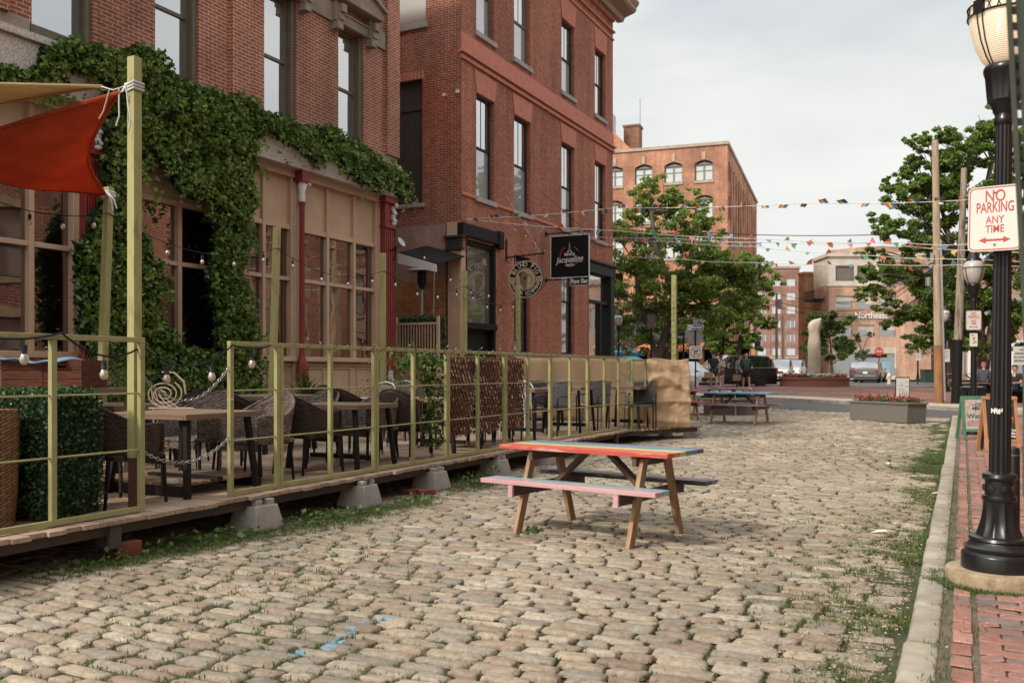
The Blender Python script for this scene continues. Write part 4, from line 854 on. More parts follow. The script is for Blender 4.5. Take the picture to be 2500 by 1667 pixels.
# wooden crate with blue cloth on a bench top
o = thing('console_table','plain wooden side table holding the crate by the ivy shop','table',(-8.2,6.2,ZD),world=True); MB().b2(-8.75,-7.75,5.0,6.9,ZD+.88,ZD+.93).obj('tabletop',m_wood,o,bevel=.004)
for x in (-8.7,-7.8):
    for y in (5.05,6.85): MB().b2(x-.03,x+.03,y-.03,y+.03,ZD,ZD+.88).obj('leg',m_wood,o)
m_crate = M('dark_stained_crate',(.13,.042,.022),.6,spec=.15,col2=(.05,.02,.012),sc=5,st=(1,1,6),bmp=.3,bsc=14)
o = thing('wooden_crate','dark stained wooden crate with a hand hole, standing on the side table','crate',(-8.2,6.3,ZD+.93),rz=.35)
b = MB(); h=.28
for i in range(3): b.b2(-.42,.42,-.23,-.215,i*.093,i*.093+.088) if i != 2 else (b.b2(-.42,.1,-.23,-.215,.186,h),b.b2(.26,.42,-.23,-.215,.186,h),b.b2(.1,.26,-.23,-.215,.245,h),b.b2(.1,.26,-.23,-.215,.186,.205))
b.b2(-.42,.42,.215,.23,0,h); b.b2(-.42,-.405,-.214,.214,0,h); b.b2(.405,.42,-.214,.214,0,h); b.b2(-.404,.404,-.214,.214,0,.02); b.b2(-.02,.02,-.236,-.231,0,h); b.obj('crate_sides',m_crate,o,bevel=.003); MB().b2(-.40,.40,-.21,.21,h-.06,h-.05).obj('dark_inside',m_blackm,o)
o = screen('folded_cloth',lambda u,v: (-8.62+.75*u,6.05+.28*u+.3*(v-.5)-.1,ZD+.93+.285+.02*math.sin(u*6+v*3)+.012*math.sin(u*17)),16,8,'light blue cloth lying over the wooden crate',M('light_blue_cloth',(.25,.40,.58),.85,sc=5),'cloth',.012)
# grasses and palms
def blades(name,label,base,n,L_,sp,mat,w_=.006,cat='grass plant',z=None,up=.6):
    V=[];Q=[];k=0
    for i in range(n):
        a = random.uniform(0,2*math.pi); l = L_*random.uniform(.55,1.1); s = sp*random.uniform(.1,1); b0 = Vector(base)+Vector((random.gauss(0,.04),random.gauss(0,.04),0)); d = Vector((math.cos(a),math.sin(a),0)); sd = Vector((-d.y,d.x,0))*w_
        for j in range(7):
            t = j/6; p = b0+d*(s*l*t**1.6)+Vector((0,0,l*(t*(1-.45*s*t**2)))); w1 = (1-t)**.6; V += [p-sd*w1,p+sd*w1]
        Q += [(k+2*j,k+2*j+1,k+2*j+3,k+2*j+2) for j in range(6)]; k += 14
    o = MB().add(V,Q).obj(name,mat); o.modifiers.new('s','SOLIDIFY').thickness = .0015; return tag(o,label,cat)
m_dry = M('dry_straw_grass',(.50,.38,.25),.8,sc=3); m_grs = leafmat('grass_blades',(.04,.08,.015),(.14,.20,.05))
g = onX(165,985,-9.0); blades('ornamental_grass','dry straw coloured ornamental grass by the shop sill at left',(g[0],g[1],.75),170,1.0,1.0,m_dry,.004)
g = onX(330,960,-8.9); blades('spiky_grass','green spiky grass clump below the leaning post',(g[0],g[1],.85),150,.75,1.0,m_grs,.006)
g = onX(745,960,-8.9); blades('palm_plant','small potted palm with arching fronds before the shop front',(g[0],g[1],.95),60,.65,1.1,m_grs,.012,'palm')
g = onX(975,960,-9.0); n = 1500; P = np.stack([g[0]+rng.normal(0,.25,n),g[1]+rng.normal(0,.35,n),1.1+rng.normal(0,.09,n)],1)
leafthing('low_bush','low fuzzy green bush below the red corner pilaster','bush',P,rng.uniform(.02,.05,n),m_grs)
# curly iron chair
q = MB(); c = Vector(onD(400,962,9.2)); uu = Vector((.898,.44,0)); zz = Vector((0,0,1))
sp_ = [c+uu*(.03+.03*t)*math.cos(t*1.1)+zz*((.03+.022*t)*math.sin(t*1.1)) for t in np.arange(0,6*math.pi*.95/1.1,.25)]
sp_ = [c+uu*(.02+.0085*t)*math.cos(t)+zz*((.015+.0065*t)*math.sin(t)) for t in np.arange(0,20,.3)]
q.path(sp_,.007,6)
for k in range(4): q.path([c+uu*(-.12+.03*k)+zz*.05,c+uu*(-.11+.05*k)-zz*.06,c+uu*(-.02+.06*k)-zz*.15],.007,6)
q.path([c+uu*-.02+zz*.22,c+uu*.10+zz*.215,c+uu*.2+zz*.13,c+uu*.22+zz*.0],.009,6)
q.path([c+uu*-.15-zz*.14,c+uu*.3-zz*.14],.009,6); q.cyl(c+uu*-.1-zz*.14,c+uu*-.1-zz*.66,.009,n=6); q.cyl(c+uu*.25-zz*.14,c+uu*.25-zz*.66,.009,n=6)
o = q.obj('scroll_ornament',M('bleached_cane',(.46,.36,.26),.6),smooth=60); tag(o,'curly bleached cane scroll chair back above the near table','chair')
q = MB().b2(-.06,.06,-.03,.03,0,.035).obj('small_white_box',m_white,bevel=.003); q.location = (*onX(418,1168,-6.25)[:2],ZD+.12); tag(q,'small white box under the near wooden table','box')
q = thing('pallet_platform','low slatted wooden platform under the near table','platform',(-6.6,6.4,ZD),world=True)
b = MB()
for i in range(9): b.b2(-7.3,-6.12,5.95+i*.11,6.04+i*.11,ZD+.095,ZD+.12)
b.obj('slats',m_wood,q); MB().b2(-7.3,-6.13,5.95,6.0,ZD+.002,ZD+.094).obj('runner',m_dark,q); MB().b2(-7.3,-6.13,6.87,6.92,ZD+.002,ZD+.094).obj('runner',m_dark,q)
# ================= LIGHT STRINGS =================
def bulbs(o,pts,drop=.05,s=1.):
    for p in pts:
        b = MB(); b.cyl((p[0],p[1],p[2]),(p[0],p[1],p[2]-.035*s),.004,n=5); b.lathe([(.012*s,-.035*s),(.019*s,-.04*s),(.017*s,-.085*s),(.02*s,-.09*s)][::-1],p,8); k = b.obj('socket',m_brass,o,smooth=50)
        g = MB().lathe([(.004,-.158*s),(.018*s,-.15*s),(.027*s,-.132*s),(.028*s,-.118*s),(.016*s,-.092*s)],p,10); g.obj('bulb',m_bulb,k,smooth=60)
def sagpts(a,b_,sag,n=14): a,b_ = Vector(a),Vector(b_); return [a.lerp(b_,i/n)-Vector((0,0,4*sag*(i/n)*(1-i/n))) for i in range(n+1)]
def lights(pts,spans,label,grp='bulb strings over the deck',s=1.,r=.0055,name='light_string'):
    o = thing(name,label,'string lights',tuple(pts[0]),world=True,group=grp); al = []; bp = []
    for i,(sag,nb) in enumerate(spans):
        q = sagpts(pts[i],pts[i+1],sag); al += q if not al else q[1:]
        for k in range(nb):
            t = (k+.5)/nb; bp.append(Vector(pts[i]).lerp(Vector(pts[i+1]),t)-Vector((0,0,4*sag*t*(1-t))))
    MB().path(al,r,5).obj('cord',m_blackm,o); bulbs(o,bp,s=s); return o
w = [Vector(t)+Vector((.05,-.05,-.32)) for t in tops[:5]]
left = Vector(onX(-60,470,XB)); 
lights([left,w[0],w[1],w[2],w[3],w[4]],[(.12,4),(.28,5),(.25,4),(.22,4),(.25,4)],'clear bulb string along the back posts from the red sail to the round sign')
lights([onX(-40,820,-5.74),onX(150,812,-5.74),onX(347,845,-5.80),onX(568,842,-5.74),onX(660,843,-5.74)],[(.03,1),(.12,1),(.17,2),(.03,1)],'black cord with large bulbs draped in front over the near railing and chained opening',s=1.15,r=.008)
lights([onX(1003,580,-11.0),onX(1130,690,-10.5),onX(1215,706,XB)],[(.1,2),(.1,2)],'short bulb string crossing from the alley to the barber sign')
lights([onX(1245,545,XF+.05),onX(1340,612,XF+.05)],[(-.05,4)],'small bulb string climbing the red brick wall left of the black sign',s=1.,r=.004)
# fairy lights along the rail
m_fl = M('tiny_clear_lamp',(.62,.60,.55),.3); m_wire = M('green_wire',(.02,.03,.022),.6)
def fairy(ya,yb,label,X=XFc,dens=9,vert=None):
    o = thing('fairy_lights',label,'fairy lights',(X,ya,ZT),world=True,group='fairy light wires'); pts = []; L_ = MB(); t = 0; n = int(abs(yb-ya)*40) if not vert else 90
    for i in range(n+1):
        a = i/n*(abs(yb-ya) if not vert else 2.6)*(2*math.pi/.22)
        if vert: p = Vector(vert[0]).lerp(Vector(vert[1]),i/n)+Vector((.055*math.cos(a),.055*math.sin(a),0))
        else: p = Vector((X+.035*math.cos(a),ya+(yb-ya)*i/n,ZT+.005+.033*math.sin(a)+random.uniform(0,.006)))
        pts.append(p)
        if i % dens == 4:
            d = Vector((random.uniform(-1,1),random.uniform(-1,1),random.uniform(.1,1))).normalized(); L_.cyl(p,p+d*.03,.0055,.004,5,1); L_.cyl(p+d*.03,p+d*.055,.005,.002,5,0)
    MB().path(pts,.0028,4).obj('wire',m_wire,o); L_.obj('lamps',[m_fl,m_wire],o)
fairy(7.0,11.5,'sparse fairy lights wound on the rail left of and above the lattice',dens=7); fairy(11.6,16.3,'dense tangle of fairy lights on the rail beyond the lattice',dens=4); fairy(16.4,16.74,'fairy lights bunched by the tan cloth corner',X=XFc+.05,dens=2)
pb = Vector(tops[4]); fairy(0,0,'fairy light wire spiralling up the post below the round sign',vert=((pb.x,pb.y,1.2),(pb.x,pb.y,pb.z-.3)),dens=5); pb = Vector(p7); fairy(0,0,'dark fairy wire spiralling up the corner post by the tan cloth',vert=((pb.x,pb.y,1.5),(pb.x,pb.y,pb.z-.4)),dens=5)
# ================= IVY ON BUILDING 1 =================
m_ivy = leafmat('creeper_leaves',(.035,.08,.018),(.17,.25,.06),rough=.45,tr=.2); m_ivd = leafmat('creeper_leaves_shaded',(.014,.034,.011),(.045,.085,.022),rough=.45,tr=.15)
sx_ = 2500/2352
UP = [(0,148),(60,170),(100,105),(150,88),(190,98),(260,115),(355,110),(385,170),(470,205),(560,215),(590,255),(640,262),(700,290),(745,285),(800,312),(870,358),(925,390),(940,430),(920,455),(890,425),(850,432),(800,400),(765,362),(725,375),(690,350),(640,318),(600,300),(560,330),(592,390),(560,440),(420,450),(380,380),(330,330),(290,290),(240,180),(160,165),(90,205),(40,200),(0,190)]
CA = [(440,380),(590,375),(568,430),(575,520),(548,600),(566,700),(585,800),(598,1000),(490,1000),(500,760),(478,680),(492,600),(472,540),(500,480)]
CB = [(240,200),(300,290),(330,330),(340,380),(290,430),(285,480),(300,520),(345,560),(368,640),(372,720),(400,790),(480,800),(600,880),(600,1000),(190,1000),(200,800),(170,700),(160,600),(200,560),(190,500),(230,460),(240,350)]
def ivyf(poly,dens,x0,x1,y0,y1,tmax):
    P=[]
    for _ in range(dens):
        x,y = random.uniform(x0,x1),random.uniform(y0,y1)
        X0 = XF+.12
        w3 = onX(x*sx_,y*sx_,X0); e = .16*(mn.noise(Vector((w3[1]*2.2,w3[2]*2.2,0.)))+.6*mn.noise(Vector((w3[1]*6,w3[2]*6,4.))))
        if not inpoly(x+e*140,y+e*110,poly): continue
        if w3[2] < .5: continue
        cl = .5+.5*mn.noise(Vector((w3[1]*2.6,w3[2]*2.6,7.))); th = tmax*(.25+.75*cl)
        P.append((X0+random.random()**.6*th,w3[1]+random.gauss(0,.03),w3[2]+random.gauss(0,.03)-.12*random.random()*cl))
    return np.array(P)
iv = thing('ivy','thick green creeper sprawling over the shop lintel and down two columns to the deck','ivy',(XF+.1,12,.5),world=True)
parts = [ivyf(UP,38000,0,945,85,460,.30),ivyf(CA,15000,410,610,370,1000,.28),ivyf(CB,24000,155,605,195,1000,.28)]
P = np.concatenate(parts); s = rng.uniform(.045,.135,len(P)); V,Q = leafquads(P,s,droop=.9,wid=.34,up=.2,out=np.array([.7,0,0])); npmesh('leaves',V,Q,m_ivy,iv,mi=None)
# inner layer with shade put into its leaf colour, and hanging sprigs
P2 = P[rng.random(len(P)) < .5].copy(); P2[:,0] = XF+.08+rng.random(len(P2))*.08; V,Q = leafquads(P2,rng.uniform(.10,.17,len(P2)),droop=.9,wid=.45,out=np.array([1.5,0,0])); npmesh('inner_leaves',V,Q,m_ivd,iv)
b = MB(); PP=[]
for k in range(330):
    p = P[random.randrange(len(P))]; y,z = p[1],p[2]; l = random.uniform(.2,.6); x = p[0]+.06; pts=[]
    for i in range(6): pts.append((x+.10*math.sin(i/5*2.5),y+random.gauss(0,.015)+.03*i*random.choice((-1,1)),z-l*i/5))
    b.path(pts,.004,4)
    for q in pts[1:]:
        for _ in range(6): PP.append((q[0]+random.gauss(0,.03),q[1]+random.gauss(0,.04),q[2]+random.gauss(0,.03)))
b.obj('vine_stems',m_stem,iv); PP = np.array(PP); V,Q = leafquads(PP,rng.uniform(.04,.09,len(PP)),droop=1.); npmesh('hanging_sprigs',V,Q,leafmat('highlight_creeper_leaves',(.10,.16,.03),(.24,.29,.08),tr=.35),iv)  # sprig leaves coloured brighter as highlights on the ivy
# ================= PICNIC TABLES =================
def plankmat(name,c,wear_sheen=.7):
    m, nt, bs = nodes(name); tc = N(nt,'ShaderNodeTexCoord'); mp = N(nt,'ShaderNodeMapping'); mp.inputs['Scale'].default_value = (1,8,8); L(nt,tc.outputs['Object'],mp.inputs[0])
    o = mixc(nt, math_(nt,'MULTIPLY',ramp(nt,noise(nt,mp.outputs[0],3.5,6,.65),.5,.72),wear_sheen), c, (.55,.50,.42)); o = mixc(nt, math_(nt,'MULTIPLY',ramp(nt,noise(nt,mp.outputs[0],5,6,.7),.6,.75),.35), o, tuple(v*.4 for v in c))  # pale streaks: worn paint, plus sky sheen put into the board colour
    L(nt,o,bs.inputs['Base Color']); bs.inputs['Roughness'].default_value = .33; bump(nt,bs,noise(nt,mp.outputs[0],9,5),.45,.004); return m
m_ptw = M('treated_pine',(.42,.26,.145),.7,col2=(.23,.135,.08),sc=2.5,lo=.35,hi=.65,st=(5,5,1),bmp=.3,bsc=14,dist=.004)
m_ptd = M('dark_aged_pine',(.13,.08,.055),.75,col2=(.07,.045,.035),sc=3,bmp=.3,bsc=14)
def picnic(label,tops_,benches,grp=None,L_=1.76,leg=m_ptw,cols=None,hw=.335):
    o = thing('picnic_table',label,'picnic table',group=grp); k = len(tops_); w_ = 2*hw/k
    for i,m in enumerate(tops_):
        b = MB().b2(-L_/2,L_/2,-hw+w_*i+.002,-hw+w_*(i+1)-.002,.722,.76); b.obj('tabletop_board',m,o,bevel=.004)
    for s,ms in ((-1,benches[0]),(1,benches[1])):
        for i,m in enumerate(ms): 
            a = .335+.122*i if s > 0 else -.335-.122*(i+1); a2 = a+.118; MB().b2(-L_/2+.02,L_/2-.02,min(a,a2),max(a,a2),.44,.478).obj('bench_board',m,o,bevel=.004)
    for sx in (-1,1):
        x = sx*.56
        for s in (-1,1): 
            b = MB(); t = MB().beam((x,s*.20,.68),(x,s*.45,.0),.04,.088,up=(1,0,0)); 
            v = [Vector(p) for p in t.v]; b = MB(); b.prism([(s*.155,.70),(s*.245,.70),(s*.49,0),(s*.40,0)],lambda p,q,d:(x+d,p,q),-.02,.02); b.obj('leg',leg,o,bevel=.004,fix=True)
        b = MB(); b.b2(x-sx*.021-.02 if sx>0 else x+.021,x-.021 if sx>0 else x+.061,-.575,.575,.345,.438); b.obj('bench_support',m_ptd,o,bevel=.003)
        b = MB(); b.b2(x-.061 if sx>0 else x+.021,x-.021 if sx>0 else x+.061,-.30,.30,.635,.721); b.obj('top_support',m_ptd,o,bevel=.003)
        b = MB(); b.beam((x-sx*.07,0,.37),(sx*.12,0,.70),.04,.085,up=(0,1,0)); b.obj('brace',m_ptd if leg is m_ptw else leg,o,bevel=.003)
        b = MB(); [b.sph((x-sx*.024*-1 if 0 else x+s2*.021,s*y_,z_),(.004,.009,.009),8,5) for s2 in (-1,1) for s in (-1,1) for y_,z_ in ((.245,.665),(.205,.69),(.335,.40),(.365,.37))]; b.obj('bolt_head',m_steel,o)
    if cols:
        for sx in (-1,1):
            x = sx*.56; MB().b2(x-.063 if sx>0 else x+.019,x-.019 if sx>0 else x+.063,-.60,-.576,.34,.437).obj('painted_support_end',cols,o)
    return o
c_ = dict(red=(.50,.075,.05),orange=(.60,.20,.07),yellow=(.62,.50,.22),green=(.10,.27,.13),blue=(.10,.22,.50),purple=(.14,.075,.13),teal=(.20,.42,.44),pink=(.55,.31,.33),white=(.62,.60,.56),black=(.035,.03,.032),slate=(.16,.18,.20),plum=(.22,.11,.18),sky=(.08,.24,.45))
pm = {k:plankmat(k+'_painted_plank',v) for k,v in c_.items()}
t = picnic('rainbow striped picnic table with pink and teal bench, nearest on the cobbles',[pm[k] for k in ('red','orange','yellow','green','blue','purple')],((pm['teal'],pm['pink']),(pm['black'],pm['slate'])),cols=pm['pink'])
t.location = (-2.87,7.58,0); t.rotation_euler = (0,0,R(-10.5)); [setattr(q_,'scale',(.955,1,1)) for q_ in bpy.data.objects if q_.parent == t and q_.name.startswith('tabletop')]
GP = 'coloured picnic tables at the far end of the cobbles'
a,b_ = Vector(onG(1729,1033)),Vector(onG(1849,1037.5)); d = b_-a; ang = math.atan2(d.y,d.x); nn = Vector((-d.y,d.x,0)).normalized(); c = (a+b_)/2+nn*.44
t = picnic('blue topped picnic table with a purple bench, nearest the tan cloth corner',[pm['sky']]*5,((pm['plum'],pm['plum']),(pm['red'],pm['pink'])),GP); t.location = (c.x,c.y,gz(c.y)); t.rotation_euler = (0,0,ang)
c = onG(1744,1012); t = picnic('plum topped picnic table with a green bench behind the blue topped one',[pm['plum']]*5,((pm['green'],pm['green']),(pm['plum'],pm['plum'])),GP); t.location = (c[0],c[1],c[2]); t.rotation_euler = (0,0,R(16))
c = onG(1640,1022); t = picnic('red topped picnic table with an orange bench, mostly hidden by the tan cloth',[pm['red']]*5,((pm['red'],pm['red']),(pm['orange'],pm['yellow'])),GP); t.location = (c[0],c[1],c[2]); t.rotation_euler = (0,0,R(38))
# ================= STREET LAMPS =================
m_globe = emit('frosted_lit_globe',(.80,.66,.50),.35); 
def globem():
    m, nt, bs = nodes('ribbed_acrylic_globe'); tc = N(nt,'ShaderNodeTexCoord'); w_ = N(nt,'ShaderNodeTexWave',wave_type='BANDS',bands_direction='Z'); w_.inputs['Scale'].default_value = 28; L(nt,tc.outputs['Object'],w_.inputs[0])
    sp = N(nt,'ShaderNodeSeparateXYZ'); L(nt,tc.outputs['Object'],sp.inputs[0]); 
    bs.inputs['Base Color'].default_value = (.62,.54,.44,1); bs.inputs['Roughness'].default_value = .22; bs.inputs['Emission Color'].default_value = (1,.72,.42,1); bs.inputs['Emission Strength'].default_value = .30; bump(nt,bs,w_.outputs['Fac'],.5,.004); return m
m_gl2 = globem(); m_gl3 = M('unlit_globe',(.50,.47,.43),.3,sc=5)
def lamp(label,sc=1.,near=True,glob=None,arms=False,grp='globe street lamps'):
    o = thing('street_lamp',label,'street lamp',group=grp); n = 48 if near else 14
    b = MB(); b.lathe([(.213,0),(.213,.085),(.209,.095),(.19,.11),(.198,.125),(.198,.135),(.175,.15),(.165,.17),(.172,.18),(.165,.195),(.135,.205)],n=n)
    b.lathe([(.135,.2),(.118,.25),(.103,.31),(.095,.37),(.090,.43)],n=n if not near else 96,flute=(.21,.42,12,.10) if near else None)
    b.lathe([(.096,.42),(.10,.435),(.096,.45),(.085,.455),(.083,.545),(.096,.55),(.101,.565),(.095,.585),(.068,.60)],n=n)
    if near:
        for k in range(8):
            a = k*math.pi/4+.2; p = (.088*math.cos(a),.088*math.sin(a),.50)
            for j in range(8): q = j*math.pi/4; b.sph((p[0]-math.sin(a)*.016*math.cos(q),p[1]+math.cos(a)*.016*math.cos(q),p[2]+.016*math.sin(q)),.0075,6,4)
            b.sph(p,.012,6,4)
            if k % 2: pass
    b.obj('cast_base',m_black,o,smooth=35)
    b = MB().lathe([(.063,.59),(.060,1.0),(.052,1.9),(.046,2.78)],n=96 if near else 12,flute=(.6,2.77,16,.16) if near else None); b.lathe([(.05,2.74),(.058,2.75),(.058,2.78),(.05,2.80),(.055,2.83)],n=n); b.obj('fluted_pole',m_black,o,smooth=40)
    b = MB().lathe([(.055,2.81),(.075,2.87),(.095,2.89),(.10,2.92),(.112,3.05),(.118,3.07),(.12,3.09),(.11,3.11)],n=48 if near else 14,flute=(2.9,3.05,12,.08) if near else None); b.obj('globe_cup',m_black,o,smooth=40)
    MB().lathe([(.085,3.10),(.13,3.15),(.17,3.24),(.195,3.34),(.203,3.44),(.195,3.50),(.165,3.56),(.13,3.60)],n=32 if near else 14).obj('globe',glob or m_gl2,o,smooth=60)
    b = MB().lathe([(.13,3.585),(.15,3.60),(.145,3.63),(.10,3.68),(.09,3.74),(.06,3.78),(.03,3.82),(.035,3.86),(.01,3.92)],n=n)
    if near:
        for z in (3.415,3.475): b.path([(.209*math.cos(q),.209*math.sin(q),z) for q in np.linspace(0,2*math.pi,41)[:-1]],.007,6,close=True)
        for k in range(24): q = k*math.pi/12; q2 = q+.13; b.path([(.209*math.cos(q),.209*math.sin(q),3.415),(.209*math.cos(q2),.209*math.sin(q2),3.475)],.003,4); b.path([(.209*math.cos(q2),.209*math.sin(q2),3.415),(.209*math.cos(q),.209*math.sin(q),3.475)],.003,4)
    else: b.path([(.206*math.cos(q),.206*math.sin(q),3.45) for q in np.linspace(0,2*math.pi,17)[:-1]],.009,5,close=True)
    for k in range(4):
        for dq in ((-.09,.09) if near else (0,)):
            q = k*math.pi/2+3.95+dq; q0 = k*math.pi/2+3.95; pts = [(r*math.cos(q),r*math.sin(q),z) for r,z in ((.10,3.10),(.14,3.16),(.18,3.25),(.205,3.36),(.210,3.45))]; b.path(pts,.0045 if near else .008,5)
        if near: q = q0; b.box((.213*math.cos(q),.213*math.sin(q),3.445),(.02,.07,.085),rz=q)
    b.obj('cage_and_cap',m_black,o,smooth=40)
    if arms:
        b = MB().lathe([(.005,2.45),(.02,2.45),(.03,2.4)],n=8); 
        for s in (-1,1): b.path([(0,0,2.35),(s*.25,0,2.42),(s*.45,0,2.36)],.012,6)
        b.obj('basket_arms',m_black,o)
    return o
lp = onD(2438,1387,5.72); LP = (lp[0]+.0,lp[1],.197)
lm = lamp('tall black fluted street lamp with lit ribbed globe, nearest on the brick pavement'); lm.location = LP; lm.rotation_euler = (0,R(.6),0)
b = MB().lathe([(.300,.0),(.305,.075),(.297,.090),(.28,.096)],n=48); pad = b.obj('lamp_footing',M('tan_exposed_concrete',(.42,.32,.21),.9,col2=(.22,.16,.10),sc=14,bmp=.8,bsc=70),smooth=40); pad.location = (LP[0],LP[1],.10); tag(pad,'round tan concrete footing under the nearest street lamp','footing')
# signs
m_sw = M('reflective_white_sheet',(.66,.65,.60),.45,sc=2,col2=(.6,.59,.55)); m_sr = M('sign_red',(.55,.07,.045),.5); m_sb = M('sign_black',(.01,.01,.011),.6,spec=.15); m_back = M('aluminium_sign_back',(.30,.28,.27),.5,.3,sc=3)
def rr(w_,h,r,n=5):
    p=[]
    for cx,cy,a0 in ((w_/2-r,h/2-r,0),(-w_/2+r,h/2-r,90),(-w_/2+r,-h/2+r,180),(w_/2-r,-h/2+r,270)):
        for i in range(n+1): a = R(a0+90*i/n); p.append((cx+r*math.cos(a),cy+r*math.sin(a)))
    return p
def ring(pa,pb,z,mb,mi=0):
    n = len(pa); mb.add([(x,y,z) for x,y in pa]+[(x,y,z) for x,y in pb],[(i,(i+1)%n,n+(i+1)%n,n+i) for i in range(n)],mi)
def signplate(o,w_,h,Mx,r=.035,th=.003,mat=None):
    b = MB().prism(rr(w_,h,r),lambda x,y,z:(x,y,z),-th,0.).xf(Mx); return b.obj('sign_plate',mat or m_sw,o,fix=True)
def noparking(o,w_,h,Mx,bold=.0008):
    pl = signplate(o,w_,h,Mx,w_*.11); k = w_/.30; b = MB(); ring(rr(w_*.955,h*.967,w_*.10),rr(w_*.915,h*.935,w_*.085),.0012,b)
    for s,y,sz,sx in (('NO',.135,.090,.72),('PARKING',.066,.080,.56),('ANY',-.010,.058,.75),('TIME',-.066,.058,.75)):
        t = textmb(s,sz*k*1.12,.0006,bold*k*(1 if sz > .07 else .5),sx=sx); t.xf(Matrix.Translation((0,y*k*h/w_/1.33,.0015))); b.merge(t)
    y = -.132*k*h/w_/1.33; b.add([(-.05*k,y-.006*k,.0015),(.05*k,y-.006*k,.0015),(.05*k,y+.006*k,.0015),(-.05*k,y+.006*k,.0015)],[(0,1,2,3)])
    for s in (-1,1): b.add([(s*.088*k,y,.0015),(s*.048*k,y+.019*k,.0015),(s*.048*k,y-.019*k,.0015)],[(0,1,2) if s < 0 else (0,2,1)][:1])
    b.xf(Mx).obj('red_lettering',m_sr,o)
    b = MB()
    for yy in (h*.40,-h*.40): b.sph((0,yy,.003),(.008*k,.008*k,.004),8,5)
    b.xf(Mx).obj('bolt',m_steel,o)
sd = Vector((1.537,-.361,0)).normalized(); sn_v = Vector((-.361,-1.537,0)).normalized()
sc_ = Vector(onD(2429,533,5.60))
o = thing('parking_sign','white and red NO PARKING ANY TIME sign strapped to the nearest lamp','sign',tuple(sc_),world=True,group='no parking signs'); noparking(o,.30,.395,face_m(sc_,sd,sn_v) @ Matrix.Rotation(R(-1),4,'Z'))
b = MB()
for z in (-.13,.13): b.path([(LP[0]+.01+.062*math.cos(q),LP[1]+.062*math.sin(q),sc_.z+z) for q in np.linspace(0,2*math.pi,17)[:-1]],.006,5,close=True)
b.obj('strap',m_steel,o)
b = MB().lathe([(.0,0),(.045,0),(.045,.70),(.04,.72),(.0,.722)][1:4],n=20); bo = b.obj('bollard',m_black,smooth=40); bo.location = (*onG(2474,1322,.115)[:2],.115); tag(bo,'short black pipe bollard just behind the nearest lamp base','bollard')
for k in range(1): MB().lathe([(.047,.66),(.047,.665)],n=20).obj('grey_band',m_steel,bo)
# paint scrape on lamp
b = MB(); z0 = onD(2434,1003,5.66)[2]
for i in range(5): q = R(-128+i*13); b.add([(LP[0]+.0602*math.cos(q+e)*1.02,LP[1]+.0602*math.sin(q+e)*1.02,z0-.197+zz_+random.uniform(-.01,.01)) for e,zz_ in ((-.1,.185),(.1,.185),(.1,.21),(-.1,.21))],[(0,1,2,3)])
o = b.obj('white_sticker_remains',m_white); tag(o,'torn white sticker remains on the nearest lamp pole','sticker')
# perforated sign post at the right edge
a,c = Vector(onD(2483,-70,2.5)),Vector(onD(2596,2050,2.5)); c.z = .11
m_gp = M('faded_green_steel',(.085,.10,.075),.5,col2=(.06,.07,.055),sc=6)
b = MB(); ax = (a-c).normalized(); ud = Vector((.898,.44,0)); vd = Vector((-.44,.898,0)); n = 110
for i in range(n):
    p,q = c+(a-c)*(i/n),c+(a-c)*((i+1)/n); hole = i % 2 == 0
    def strip(u0,u1,v0,v1): b.add([p+ud*u0+vd*v0,p+ud*u1+vd*v1,q+ud*u1+vd*v1,q+ud*u0+vd*v0],[(0,1,2,3)])
    strip(-.033,-.020,0,0); strip(-.020,-.014,0,.022); strip(.014,.020,.022,0); strip(.020,.033,0,0)
    strip(-.014,-.006,.022,.022); strip(.006,.014,.022,.022)
    if not hole: strip(-.006,.006,.022,.022)
o = b.obj('perforated_sign_post',m_gp); o.modifiers.new('s','SOLIDIFY').thickness = .003; tag(o,'leaning dark green perforated steel sign post at the right edge','sign post')
# ================= HANGING SIGNS ON THE RED BUILDING =================
m_cream = M('cream_sign_paint',(.68,.58,.43),.6,col2=(.45,.36,.25),sc=5); m_sgold = M('tan_sign_face',(.50,.39,.24),.6,sc=3)
c = Vector(onY(1284,682,25.3)); RD = .565; Mx = face_m(c,(1,0,0),(0,-1,0))
o = thing('barber_sign','round cream and black hanging sign reading Blind Pig Barber Company','sign',tuple(c),world=True)
b = MB(); b.lathe([(RD,-.03),(RD,.03)],n=64); b.xf(Mx).obj('disc',m_sb,o)
def flatring(r0,r1,z,n=64,a0=0,a1=2*math.pi):
    b = MB(); V=[]
    for i in range(n+1): t = a0+(a1-a0)*i/n; V += [(r0*math.cos(t),r0*math.sin(t),z),(r1*math.cos(t),r1*math.sin(t),z)]
    return b.add(V,[(2*i,2*i+1,2*i+3,2*i+2) for i in range(n)])
b = MB(); b.merge(flatring(RD*.95,RD*1.0,.033)); b.merge(flatring(RD*.60,RD*.625,.033)); b.xf(Mx).obj('cream_rings',m_cream,o)
b = MB(); b.merge(flatring(.001,RD*.565,.034)); b.merge(flatring(RD*.64,RD*.93,.034,8,-.17,.17)); b.merge(flatring(RD*.64,RD*.93,.034,8,math.pi-.17,math.pi+.17)); b.xf(Mx).obj('centre_face',m_sgold,o)
b = MB(); random.seed(3)
for k in range(16):                       # engraved pig head strokes
    t = k/15; b.path([(-.22+.05*t+.3*s*(1-.3*t),.16-.34*t+.10*math.sin(s*3+t*2)-.05*s,.037) for s in np.linspace(0,1,9)],.004 if k%3 else .007,4)
b.path([(.12+.10*math.cos(q),-.02+.14*math.sin(q),.037) for q in np.linspace(-1.2,1.9,12)],.008,4); b.lathe([(.035,.034),(.035,.040)],c=(-.02,.03,0),n=14)
b.xf(Mx).obj('engraved_drawing',m_sb,o)
